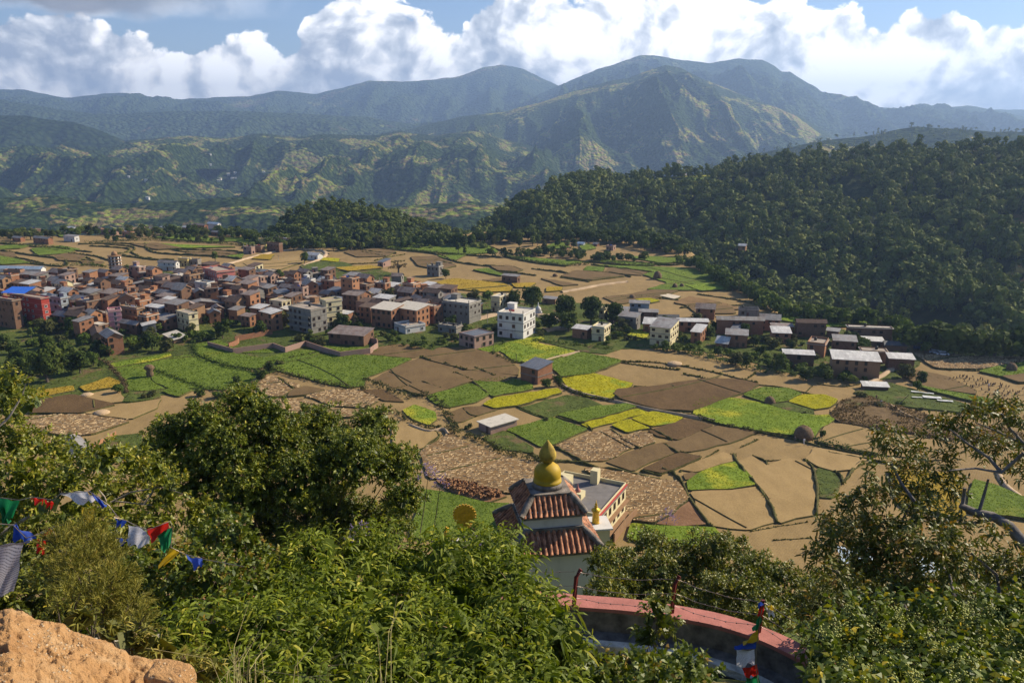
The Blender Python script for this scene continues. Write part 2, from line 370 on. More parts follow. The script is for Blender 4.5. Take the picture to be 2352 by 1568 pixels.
def layer(name, sky, yr, yf, zf, mat, seed, amp=60, sx=260, sy=700, n=420, m=150, u0=-500, u1=2850, power=1.0, back=1.5, rough=3.0, label=None, zback=None, ret=False, gain=0.52):
    nz = Noise(seed); us = np.linspace(u0, u1, n)
    su = np.array([p[0] for p in sky], float); sv = np.array([p[1] for p in sky], float)
    vs = np.interp(us, su, sv)
    YR = np.interp(us, *zip(*yr)) if isinstance(yr, list) else np.full(n, float(yr))
    YF = np.interp(us, *zip(*yf)) if isinstance(yf, list) else np.full(n, float(yf))
    ZF = np.interp(us, *zip(*zf)) if isinstance(zf, list) else np.full(n, float(zf))
    pts = np.array([PY(u, v, y) for u, v, y in zip(us, vs, YR)]); ax = pts[:, 0] / pts[:, 1]; zr = pts[:, 2]
    nb = max(6, m // 8)
    t = np.concatenate([np.linspace(0, 1, m), 1 + np.linspace(0, 1, nb + 1)[1:]])
    T, _ = np.meshgrid(t, us, indexing='ij')
    Y = np.where(T <= 1, YF + (YR - YF) * T, YR + (T - 1) * (back - 1) * YR); X = ax[None, :] * Y
    prof = np.clip(T, 0, 1) ** power
    Z = ZF + (zr - ZF) * prof
    zb = (zback if zback is not None else -250)
    Z = np.where(T > 1, zr + (zb - zr) * (T - 1), Z)
    env = np.clip(np.sin(np.clip(T, 0, 1) * math.pi), 0, 1) ** 1.1
    if name == 'mountain': env = env * np.clip((zr - ZF) / 800, 0.25, 1)[None, :]
    w = 90 * (nz.fbm(X / 600, Y / 600, 3) - 0.5) * (sx / 260)
    r = nz.ridged((X + w) / sx, (Y + w) / sy, 6, gain); r2 = nz.fbm(X / (sx * 4), Y / (sx * 4), 3)
    Z = Z + amp * env * (r - 0.62) * 1.6 + amp * 1.3 * env * (r2 - 0.5)
    Z = Z + rough * (nz.fbm(X / (rough * 7), Y / (rough * 7), 3) - 0.5) * np.clip(T * 3, 0, 1)
    V = np.stack([X, Y, Z], -1).reshape(-1, 3); a, b = Y.shape
    i = np.arange(a * b).reshape(a, b); F = np.stack([i[:-1, :-1], i[:-1, 1:], i[1:, 1:], i[1:, :-1]], -1).reshape(-1, 4)
    o = link(name, mesh_np(name, V, F, mat, None, True)); tag(o, kind='structure')
    if ret: return X, Y, Z, us, T
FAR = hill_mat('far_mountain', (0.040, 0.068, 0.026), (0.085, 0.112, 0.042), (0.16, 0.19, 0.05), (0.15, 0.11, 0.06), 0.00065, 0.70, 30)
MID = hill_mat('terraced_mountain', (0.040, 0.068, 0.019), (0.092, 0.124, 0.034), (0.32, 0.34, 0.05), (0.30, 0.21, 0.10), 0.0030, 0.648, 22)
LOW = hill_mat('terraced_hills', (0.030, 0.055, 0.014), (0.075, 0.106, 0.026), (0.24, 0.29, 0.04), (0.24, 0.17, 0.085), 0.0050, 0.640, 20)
layer('mountain_range', [(-500, 200), (0, 205), (60, 207), (150, 225), (230, 216), (290, 213), (340, 225), (420, 228), (500, 224), (570, 222), (640, 208), (690, 212), (725, 216), (780, 203),
      (850, 185), (940, 188), (1000, 182), (1060, 175), (1110, 155), (1150, 149), (1200, 157), (1245, 180), (1290, 200), (1500, 240), (2850, 260)], 9800, 6500, -100, FAR, 5, 260, 420, 1500, 560, 120, rough=14)
layer('mountain_range', [(-500, 150), (900, 330), (1050, 290), (1150, 262), (1240, 215), (1300, 190), (1370, 160), (1410, 148), (1470, 127), (1500, 127), (1560, 137), (1630, 146), (1690, 135),
      (1750, 138), (1780, 152), (1795, 165), (1815, 165), (1850, 188), (1890, 212), (1930, 218), (2000, 240), (2030, 257), (2120, 256), (2180, 247), (2220, 242), (2280, 252), (2352, 268), (2850, 290)][1:],
      8200, 5200, -100, FAR, 6, 300, 380, 1300, 560, 140, u0=880, rough=12)
layer('foothills', [(-500, 215), (0, 228), (60, 238), (130, 250), (220, 262), (280, 262), (400, 255), (560, 255), (700, 262), (830, 268), (950, 285), (1200, 330)], 6600, 4400, -120, FAR, 9, 130, 330, 800, 460, 110, u1=1300, rough=9)
layer('mountain', [(860, 318), (930, 300), (1000, 282), (1060, 268), (1110, 262), (1160, 258), (1190, 247), (1240, 236), (1330, 206), (1400, 186), (1440, 180), (1500, 158), (1530, 149), (1565, 157), (1610, 180), (1660, 200), (1720, 225),
      (1780, 245), (1830, 262), (1890, 300), (1960, 345), (2100, 400)], 5600, [(850, 3300), (1200, 3000), (1700, 3200), (2150, 3600)], -210, MID, 15, 300, 260, 1500, 640, 300, u0=860, u1=2150, rough=6, power=0.92, gain=0.44)
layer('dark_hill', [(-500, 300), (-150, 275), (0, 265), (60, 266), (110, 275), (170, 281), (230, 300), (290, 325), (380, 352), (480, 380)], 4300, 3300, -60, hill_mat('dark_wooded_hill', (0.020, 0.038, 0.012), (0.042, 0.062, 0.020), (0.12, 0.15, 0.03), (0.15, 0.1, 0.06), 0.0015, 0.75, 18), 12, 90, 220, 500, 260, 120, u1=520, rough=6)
fd = layer('terraced_hills', [(-500, 350), (0, 345), (120, 350), (230, 338), (300, 322), (430, 312), (520, 318), (600, 306), (680, 316), (740, 308), (850, 312), (920, 302), (1000, 312), (1080, 300), (1150, 318), (1240, 340), (1330, 380), (1450, 430)], 4300,
      [(-500, 1700), (600, 1700), (1000, 1900), (1450, 2300)], -215, LOW, 30, 165, 240, 560, 700, 460, u1=1480, rough=5, power=1.15, ret=True, gain=0.42)
layer('valley_hills', [(-500, 470), (0, 455), (120, 450), (260, 470), (420, 460), (560, 452), (700, 470), (820, 486), (950, 470), (1080, 462), (1200, 480), (1350, 505)], 1900,
      1150, -205, LOW, 31, 46, 150, 200, 460, 170, u1=1400, rough=5, power=1.0, back=1.3)
RW = hill_mat('right_hill', (0.028, 0.046, 0.014), (0.060, 0.078, 0.024), (0.30, 0.29, 0.05), (0.26, 0.19, 0.09), 0.0035, 0.66, 9)
fx = layer('far_ridge', [(1560, 420), (1640, 382), (1700, 362), (1750, 352), (1830, 335), (1900, 322), (2000, 312), (2060, 298), (2100, 291), (2200, 297), (2280, 303), (2352, 302), (2700, 300)],
      2500, 1700, -60, RW, 33, 55, 190, 350, 330, 110, u0=1540, rough=4, ret=True)
WD = G['wood']
fg = layer('wooded_hill', [(1080, 560), (1130, 520), (1175, 486), (1220, 455), (1290, 425), (1360, 412), (1440, 421), (1500, 407), (1560, 405), (1625, 398), (1680, 385), (1790, 372), (1900, 362), (2050, 352), (2150, 348), (2352, 346), (2700, 340)],
      [(1080, 780), (1200, 860), (1400, 930), (1700, 960), (2000, 900), (2352, 800)], [(1080, 640), (1400, 590), (1600, 545), (1800, 420), (2100, 345), (2352, 310)], -34, WD, 34, 26, 75, 150, 300, 150, u0=1060, u1=2750, rough=3, power=1.25, back=1.35, ret=True)
fh = layer('wooded_knoll', [(560, 570), (610, 548), (640, 520), (670, 493), (700, 478), (760, 470), (840, 474), (900, 490), (960, 512), (1030, 535), (1100, 556)], 690, 575, -3, WD, 35, 5, 60, 90, 140, 60, u0=560, u1=1110, rough=1.5, power=0.8, back=1.2, zback=-60, ret=True)

def project(x, y, z):
    dz = z - CAMZ; cp, sp = math.cos(PITCH), math.sin(PITCH); dep = y * cp - dz * sp; return 1176 + FOC * x / dep, 784 - FOC * (y * sp + dz * cp) / dep
def hill_at(G3, u, v):
    """point of a hill layer that is seen at (u, v)"""
    X, Y, Z, us, T = G3; n = int((T[:, 0] <= 1).sum()); dx, dy, dz = px_dir(u, v); best = None
    jj = int(np.argmin([abs(project(X[n // 2, j], Y[n // 2, j], Z[n // 2, j])[0] - u) for j in range(X.shape[1])]))
    for i in range(n):
        pu, pv = project(X[i, jj], Y[i, jj], Z[i, jj])
        if pv <= v: k = Y[i, jj] / dy; return (dx * k, Y[i, jj], CAMZ + dz * k + 0.6)
    k = Y[n - 1, jj] / dy; return (dx * k, Y[n - 1, jj], CAMZ + dz * k)
CLEAR = [('lime', [(1497, 421), (1560, 423), (1632, 417), (1630, 403), (1570, 406), (1510, 409)]), ('scrub', [(2282, 496), (2352, 490), (2420, 500), (2420, 528), (2350, 532), (2300, 524)]), ('umber', [(2268, 604), (2352, 590), (2420, 592), (2420, 648), (2352, 654), (2300, 645)]),
         ('tan', [(1158, 492), (1178, 486), (1186, 494), (1166, 500)])]
for k, poly in CLEAR:
    mb = MB(); n = len(poly); pts = []
    for i in range(n):
        a, b = poly[i], poly[(i + 1) % n]; pts += [(a[0] * (1 - t) + b[0] * t, a[1] * (1 - t) + b[1] * t) for t in (0, 0.5)]
    P = [hill_at(fg, u, v) for u, v in pts]; c = tuple(sum(p[i] for p in P) / len(P) for i in range(3))
    for i in range(len(P)): mb.face([P[i], P[(i + 1) % len(P)], c])
    tag(mb.build('hill_clearing', G[k]), kind='structure')
# ------------------------------------------------------------------ fields: thin slabs with banks, read off the photograph
FIELDS = [
 ('grass', [(-60, 650), (60, 648), (200, 634), (330, 624), (480, 628), (620, 640), (740, 622), (860, 618), (940, 640), (1000, 668), (1180, 690), (1400, 700), (1600, 745), (1760, 738), (1900, 752), (2050, 790), (2092, 832), (2040, 868), (1900, 868), (1780, 852), (1650, 812), (1500, 798), (1380, 802), (1240, 782), (1140, 795), (1080, 812), (1000, 808), (930, 795), (880, 800), (760, 835), (640, 850), (500, 890), (380, 905), (240, 910), (120, 930), (-60, 960)]),
 ('lime', [(256, 838), (345, 822), (390, 814), (394, 820), (350, 832), (262, 847)]),
 ('green', [(258, 848), (350, 833), (395, 822), (440, 815), (500, 836), (562, 851), (604, 863), (585, 880), (545, 893), (500, 897), (430, 878), (352, 850), (345, 872), (380, 893), (330, 899), (296, 897), (285, 875)]),
 ('green', [(352, 851), (430, 879), (490, 897), (440, 893), (385, 893), (350, 875)]),
 ('green', [(443, 797), (500, 783), (533, 797), (540, 815), (600, 824), (700, 806), (735, 812), (715, 823), (640, 838), (592, 849), (520, 841), (462, 822)]),
 ('green', [(545, 800), (628, 796), (655, 804), (620, 812), (560, 812)]),
 ('green', [(700, 790), (780, 798), (850, 800), (865, 806), (790, 816), (745, 806)]),
 ('green', [(612, 842), (720, 815), (830, 817), (946, 825), (905, 845), (842, 868), (836, 888), (800, 892), (740, 881), (680, 865)]),
 ('green', [(373, 902), (413, 885), (442, 899), (410, 914)]),
 ('umber', [(850, 815), (872, 797), (930, 790), (1003, 808), (950, 823)]),
 ('umber', [(1008, 801), (1070, 800), (1140, 815), (1190, 848), (1188, 864), (1072, 851), (965, 822)]),
 ('umber', [(963, 823), (1070, 852), (1046, 858), (965, 877), (907, 892), (852, 874), (905, 846)]),
 ('umber', [(1050, 858), (1074, 853), (1188, 866), (1160, 879), (1085, 877), (980, 911), (913, 895), (967, 879)]),
 ('lime', [(1097, 802), (1190, 782), (1240, 773), (1250, 780), (1235, 788), (1165, 803), (1128, 813)]),
 ('lime', [(1147, 807), (1235, 789), (1325, 809), (1230, 838), (1185, 832)]),
 ('green', [(1240, 842), (1333, 811), (1430, 831), (1360, 860), (1290, 868), (1270, 850)]),
 ('mustard', [(1290, 871), (1350, 856), (1453, 882), (1448, 890), (1415, 903), (1400, 919), (1345, 911), (1304, 890)]),
 ('grass', [(1240, 783), (1400, 798), (1430, 800), (1390, 814), (1335, 808), (1245, 786)]),
 ('green', [(980, 912), (1080, 882), (1127, 906), (1092, 926), (1030, 938), (1002, 930)]),
 ('green', [(1086, 875), (1160, 868), (1215, 880), (1225, 895), (1130, 913)]),
 ('mustard', [(1110, 932), (1140, 916), (1280, 895), (1290, 905), (1192, 934), (1137, 941)]),
 ('umber', [(1019, 952), (1065, 936), (1110, 934), (1142, 942), (1092, 957), (1062, 970), (1035, 972)]),
 ('grass', [(1190, 938), (1300, 908), (1345, 914), (1384, 932), (1300, 948), (1256, 962)]),
 ('lime', [(925, 944), (952, 931), (1000, 948), (1003, 965), (985, 978), (948, 965)]),
 ('green', [(1279, 956), (1370, 936), (1440, 930), (1462, 938), (1334, 974)]),
 ('mustard', [(1334, 976), (1462, 940), (1490, 950), (1356, 986)]),
 ('mustard', [(1450, 963), (1499, 946), (1570, 961), (1549, 973), (1497, 981)]),
 ('mustard', [(1404, 979), (1444, 965), (1493, 986), (1440, 996)]),
 ('green', [(1162, 989), (1269, 960), (1352, 988), (1276, 1022), (1240, 1028), (1211, 1012)]),
 ('grass', [(1109, 1006), (1159, 990), (1225, 1029), (1222, 1042), (1142, 1032)]),
 ('straw', [(1274, 1026), (1362, 993), (1402, 988), (1460, 1027), (1389, 1060), (1337, 1060), (1301, 1038)]),
 ('straw', [(1424, 1008), (1472, 995), (1498, 1000), (1504, 1018), (1469, 1031)]),
 ('umber', [(1391, 1062), (1465, 1033), (1527, 1017), (1553, 1041), (1523, 1052), (1454, 1084)]),
 ('plowed', [(1474, 1080), (1559, 1043), (1612, 1052), (1545, 1082), (1519, 1090)]),
 ('plowed', [(1489, 991), (1575, 963), (1640, 978), (1560, 1012), (1512, 1004)]),
 ('umber', [(1525, 1018), (1562, 1013), (1642, 979), (1742, 994), (1702, 1010), (1616, 1034), (1558, 1040)]),
 ('plowed', [(1412, 906), (1420, 896), (1500, 890), (1560, 880), (1620, 872), (1700, 875), (1742, 885), (1722, 900), (1662, 920), (1592, 946), (1520, 943), (1432, 920)]),
 ('lime', [(1592, 930), (1624, 914), (1703, 919), (1760, 931), (1810, 947), (1870, 957), (1924, 954), (1912, 969), (1883, 985), (1867, 1010), (1845, 1007), (1766, 995), (1655, 976), (1594, 956)]),
 ('green', [(1706, 909), (1753, 891), (1810, 894), (1842, 906), (1808, 923), (1766, 929)]),
 ('mustard', [(1810, 925), (1842, 909), (1893, 909), (1924, 920), (1905, 938), (1870, 943)]),
 ('grass', [(1768, 931), (1810, 926), (1868, 944), (1870, 956), (1812, 946)]),
 ('scrub', [(1908, 958), (1930, 925), (1985, 908), (2040, 930), (2110, 950), (2200, 975), (2300, 985), (2352, 1000), (2352, 1030), (2180, 1008), (2030, 990), (1930, 972)]),
 ('grass', [(1960, 902), (2040, 880), (2130, 905), (2250, 940), (2240, 952), (2100, 938), (2010, 925)]),
 ('lime', [(1578, 1109), (1605, 1089), (1655, 1071), (1691, 1063), (1715, 1086), (1735, 1116), (1678, 1126), (1581, 1129)]),
 ('umber', [(1569, 1092), (1590, 1086), (1604, 1092), (1598, 1102), (1574, 1104)]),
 ('tan', [(1585, 1131), (1680, 1128), (1737, 1120), (1762, 1152), (1782, 1200), (1720, 1219), (1640, 1210), (1612, 1186)]),
 ('tan', [(1694, 1064), (1728, 1050), (1762, 1072), (1800, 1057), (1846, 1060), (1866, 1078), (1874, 1130), (1872, 1184), (1788, 1204), (1766, 1146), (1738, 1112)]),
 ('tan', [(1560, 1080), (1660, 1040), (1685, 1048), (1688, 1060), (1600, 1086)]),
 ('stubble', [(1900, 974), (1940, 976), (2060, 1000), (2180, 1018), (2230, 1030), (2150, 1060), (2010, 1046), (1876, 1020)]),
 ('tan', [(1850, 1056), (1870, 1030), (2000, 1052), (1960, 1080), (1916, 1084), (1880, 1074)]),
 ('grass', [(1876, 1077), (1915, 1087), (1931, 1109), (1911, 1146), (1882, 1144)]),
 ('straw', [(965, 1040), (1029, 1000), (1095, 1028), (1159, 1054), (1235, 1064), (1240, 1100), (1172, 1136), (1075, 1109), (985, 1100)]),
 ('straw', [(1342, 1080), (1375, 1078), (1475, 1099), (1556, 1110), (1580, 1149), (1542, 1184), (1500, 1204), (1452, 1198), (1400, 1130)]),
 ('red', [(1506, 1206), (1545, 1187), (1583, 1154), (1623, 1207), (1560, 1212)]),
 ('lime', [(1450, 1206), (1540, 1213), (1640, 1216), (1654, 1232), (1640, 1256), (1540, 1262), (1440, 1240)]),
 ('red', [(1000, 1104), (1075, 1112), (1165, 1141), (1120, 1156), (1040, 1135)]),
 ('green', [(975, 1128), (1040, 1138), (1120, 1159), (1170, 1160), (1190, 1200), (1110, 1245), (940, 1240)]),
 ('straw', [(576, 879), (596, 862), (636, 868), (673, 896), (648, 912), (613, 912)]),
 ('straw', [(640, 868), (690, 886), (684, 894), (660, 884)]),
 ('umber', [(676, 896), (700, 890), (748, 898), (701, 910), (660, 914)]),
 ('straw', [(701, 911), (748, 899), (826, 897), (870, 921), (840, 938), (760, 933)]),
 ('plowed', [(830, 897), (880, 896), (930, 925), (880, 922)]),
 ('straw', [(600, 920), (690, 920), (750, 940), (835, 947), (800, 962), (650, 950)]),
 ('tan', [(905, 970), (945, 978), (1000, 990), (1005, 1004), (970, 1032), (900, 1036)]),
 ('plowed', [(67, 926), (167, 909), (267, 932), (187, 952), (67, 952)]),
 ('tan', [(177, 912), (277, 893), (283, 925), (233, 930)]),
 ('gold', [(183, 892), (250, 869), (277, 880), (271, 892), (197, 902)]),
 ('gold', [(67, 902), (167, 889), (172, 899), (77, 920)]),
 ('straw', [(40, 960), (187, 953), (300, 969), (213, 999), (150, 1002), (60, 985)]),
 ('tan', [(190, 950), (280, 932), (370, 918), (360, 940), (300, 965)]),
 ('grass', [(213, 1032), (267, 1006), (325, 1000), (320, 1050), (230, 1060)]),
 ('grass', [(280, 925), (300, 903), (360, 905), (370, 915), (300, 925)]),
 # beyond the village
 ('gold', [(998, 650), (1045, 641), (1130, 650), (1140, 648), (1177, 661), (1172, 671), (1110, 672), (1040, 665)]),
 ('gold', [(1174, 653), (1232, 651), (1215, 662), (1185, 662)]), ('gold', [(1257, 661), (1292, 661), (1289, 669), (1254, 672)]),
 ('green', [(866, 567), (961, 556), (1048, 553), (1124, 566), (1144, 581), (1061, 586), (961, 578)]),
 ('green', [(1003, 589), (1073, 586), (1043, 601)]), ('green', [(1157, 588), (1222, 593), (1340, 603), (1297, 611), (1222, 603)]),
 ('green', [(1457, 590), (1522, 591), (1577, 596), (1577, 603), (1522, 606), (1462, 596)]), ('green', [(1364, 596), (1497, 606), (1502, 611), (1447, 611), (1372, 603)]),
 ('green', [(1357, 609), (1447, 613), (1587, 617), (1680, 650), (1678, 668), (1570, 668), (1484, 666), (1534, 651), (1477, 633), (1497, 626), (1397, 614)]),
 ('lime', [(1572, 658), (1622, 655), (1668, 667), (1610, 671)]), ('green', [(1349, 613), (1389, 616), (1384, 626), (1339, 623)]),
 ('green', [(1085, 622), (1120, 618), (1155, 632), (1150, 636)]), ('green', [(1250, 567), (1290, 556), (1310, 570), (1260, 575)]), ('green', [(1330, 568), (1352, 560), (1370, 572), (1340, 578)]),
 ('umber', [(1287, 636), (1322, 623), (1382, 627), (1437, 636), (1354, 646)]), ('umber', [(1127, 613), (1167, 611), (1202, 621), (1187, 626), (1142, 623)]),
 ('umber', [(1390, 627), (1400, 616), (1490, 626), (1470, 634)]), ('umber', [(1384, 684), (1442, 678), (1497, 667), (1560, 669), (1500, 690), (1420, 700)]),
 ('umber', [(1105, 645), (1150, 640), (1185, 647), (1160, 652)]), ('umber', [(1240, 640), (1290, 648), (1330, 655), (1290, 658)]), ('umber', [(942, 592), (1000, 590), (1050, 612), (1010, 622), (960, 612)]),
 ('red', [(1290, 575), (1316, 557), (1322, 559), (1302, 578)]),
 ('pale', [(1514, 681), (1534, 677), (1564, 683), (1547, 689)]), ('straw', [(1547, 697), (1584, 682), (1660, 697), (1702, 712), (1640, 716)]),
 ('mustard', [(1457, 690), (1492, 687), (1516, 693), (1494, 698)]), ('lime', [(1402, 756), (1422, 753), (1492, 768), (1484, 781), (1422, 768)]),
 ('umber', [(1570, 700), (1680, 706), (1690, 722), (1600, 722)]),
 ('lime', [(1763, 727), (1785, 723), (1893, 730), (1988, 739), (2051, 757), (2095, 780), (2083, 792), (2051, 786), (2048, 770), (1988, 751), (1899, 754), (1798, 739)]),
 ('straw', [(2100, 815), (2180, 820), (2352, 822), (2352, 832), (2250, 850), (2150, 848)]), ('green', [(2247, 856), (2304, 842), (2370, 832), (2370, 862), (2298, 868)]),
 ('umber', [(2060, 856), (2102, 852), (2178, 868), (2241, 899), (2238, 908), (2130, 893), (2105, 884)]), ('green', [(2105, 887), (2178, 902), (2282, 921), (2291, 935), (2257, 931), (2146, 903)]),
 ('umber', [(2300, 868), (2380, 858), (2380, 880), (2340, 882)]),
 ('gold', [(2040, 1080), (2201, 1096), (2218, 1196), (2068, 1166)]), ('green', [(2235, 1107), (2285, 1119), (2380, 1160), (2380, 1200), (2218, 1180)]),
 ('gold', [(578, 596), (600, 586), (631, 586), (620, 598)]), ('mustard', [(736, 601), (743, 595), (781, 597), (776, 605)]), ('mustard', [(778, 571), (806, 567), (800, 574), (780, 575)]),
 ('tan', [(500, 612), (600, 603), (690, 590), (700, 602), (640, 622), (560, 625)]), ('grass', [(690, 612), (740, 600), (790, 604), (830, 618), (760, 624), (700, 622)]),
 ('umber', [(790, 580), (860, 572), (910, 578), (890, 590), (820, 592)]), ('gold', [(770, 618), (850, 612), (880, 618), (800, 626)]),
 ('lime', [(327, 559), (400, 563), (547, 569), (425, 572)]), ('green', [(350, 546), (425, 541), (560, 555), (470, 557)]), ('green', [(500, 548), (600, 545), (620, 556), (560, 560)]),
 ('green', [(70, 573), (140, 566), (185, 574), (150, 584), (88, 588)]), ('green', [(0, 566), (76, 564), (50, 572), (0, 575)]), ('green', [(130, 540), (170, 538), (180, 544), (140, 546)]),
 ('umber', [(0, 582), (30, 580), (40, 592), (0, 596)]), ('umber', [(125, 590), (150, 584), (200, 590), (180, 602), (135, 600)]),
 ('umber', [(300, 562), (360, 560), (420, 572), (360, 575)]), ('umber', [(420, 582), (500, 577), (560, 583), (500, 592)]), ('umber', [(185, 600), (240, 603), (230, 610), (190, 608)]),
 ('green', [(0, 590), (40, 597), (70, 606), (0, 610)]), ('green', [(520, 590), (560, 585), (555, 596)]),
]
FNAME = {'green': 'green_field', 'lime': 'green_field', 'mustard': 'mustard_field', 'gold': 'ripe_rice_field', 'grass': 'grass_patch', 'scrub': 'scrub_patch', 'pale': 'drying_mat_field',
         'umber': 'ploughed_field', 'plowed': 'ploughed_field', 'red': 'red_soil_field', 'straw': 'straw_field', 'tan': 'stubble_field', 'stubble': 'stubble_field', 'dirt': 'dirt_path'}
rnd = random.Random(11)
def densify(P, step, jit, closed=True):
    out = []; n = len(P)
    for i in range(n if closed else n - 1):
        a, b = P[i], P[(i + 1) % n]; L = math.hypot(b[0] - a[0], b[1] - a[1]); k = max(1, int(L / step))
        nx, ny = -(b[1] - a[1]) / (L + 1e-6), (b[0] - a[0]) / (L + 1e-6)
        for j in range(k):
            t = j / k; q = jit * (rnd.random() - 0.5) * (0 if j == 0 else 1)
            out.append((a[0] + (b[0] - a[0]) * t + nx * q, a[1] + (b[1] - a[1]) * t + ny * q))
    if not closed: out.append(P[-1][:2])
    return out
def chaikin(P, closed=True, w=0.2):
    out = []; n = len(P)
    if not closed: out.append(P[0])
    for i in range(n if closed else n - 1):
        a, b = P[i], P[(i + 1) % n]
        out += [(a[0] * (1 - w) + b[0] * w, a[1] * (1 - w) + b[1] * w), (a[0] * w + b[0] * (1 - w), a[1] * w + b[1] * (1 - w))]
    if not closed: out.append(P[-1])
    return out
FIELD_GEO = []; BANK_GEO = []
def inside_(P, x, y):
    c = False
    for i in range(len(P)):
        a, b = P[i], P[i - 1]
        if (a[1] > y) != (b[1] > y) and x < (b[0] - a[0]) * (y - a[1]) / (b[1] - a[1]) + a[0]: c = not c
    return c
for i, (k, poly) in enumerate(FIELDS):
    P = [PZ(u, v, 0)[:2] for u, v in poly]
    P = densify(chaikin(P, True, 0.07), 3.0, 0.9)
    gx = sum(p[0] for p in P) / len(P); gy = sum(p[1] for p in P) / len(P); P = [(gx + (p[0] - gx) * 1.015, gy + (p[1] - gy) * 1.015) for p in P]
    area = 0.5 * sum(P[j][0] * P[(j + 1) % len(P)][1] - P[(j + 1) % len(P)][0] * P[j][1] for j in range(len(P)))
    if area < 0: P = P[::-1]
    lift = 0.16 + 0.004 * i + (0 if i == 0 else rnd.choice([0.0, 0.05, 0.1, 0.3])) + (0.15 if k in ('green', 'lime', 'mustard', 'gold') else 0)
    FIELD_GEO.append((k, P, lift)); mb = MB(); n = len(P)
    mb.face([(x, y, lift) for x, y in P], 0)
    for j in range(n):
        a, b = P[j], P[(j + 1) % n]
        nx, ny = (b[1] - a[1]), -(b[0] - a[0]); L = math.hypot(nx, ny) + 1e-6; nx /= L; ny /= L
        mb.face([(a[0], a[1], lift), (a[0] + nx * 0.3, a[1] + ny * 0.3, -0.6), (b[0] + nx * 0.3, b[1] + ny * 0.3, -0.6), (b[0], b[1], lift)], 1)
    tag(mb.build(FNAME[k], [G[k], G['bank'] if k not in ('grass', 'scrub') else G[k]]), kind='structure')

def strip(name, pts, width, height, mat, step=1.8, jit=0.5, taper=True, kind='structure', px=True, z=0.0, sm=2):
    P = [PZ(u, v, z)[:2] for u, v in pts] if px else pts
    for _ in range(sm): P = chaikin(P, False)
    P = densify(P, step, jit, False); n = len(P); V = []; F = []
    if name == 'field_bank': BANK_GEO.append((P, width, height))
    for i, (x, y) in enumerate(P):
        a = P[max(0, i - 1)]; b = P[min(n - 1, i + 1)]; dx, dy = b[0] - a[0], b[1] - a[1]; L = math.hypot(dx, dy) + 1e-6; nx, ny = -dy / L, dx / L
        w = width * (0.6 + 0.8 * rnd.random()); h = height * (0.55 + 0.9 * rnd.random()) if height > 0.4 and name != 'dirt_path' else height
        if taper and (i == 0 or i == n - 1): w *= 0.5; h *= 0.4
        for s, hh in ((-0.5, -0.3), (-0.32, h * 0.85), (0.0, h), (0.32, h * 0.85), (0.5, -0.3)):
            V.append((x + nx * w * s, y + ny * w * s, z + hh))
    for i in range(n - 1):
        for k in range(4): F.append((i * 5 + k, i * 5 + k + 1, i * 5 + 6 + k, i * 5 + 5 + k))
    o = link(name, mesh_np(name, V, F, mat, None, True)); tag(o, kind=kind); return o
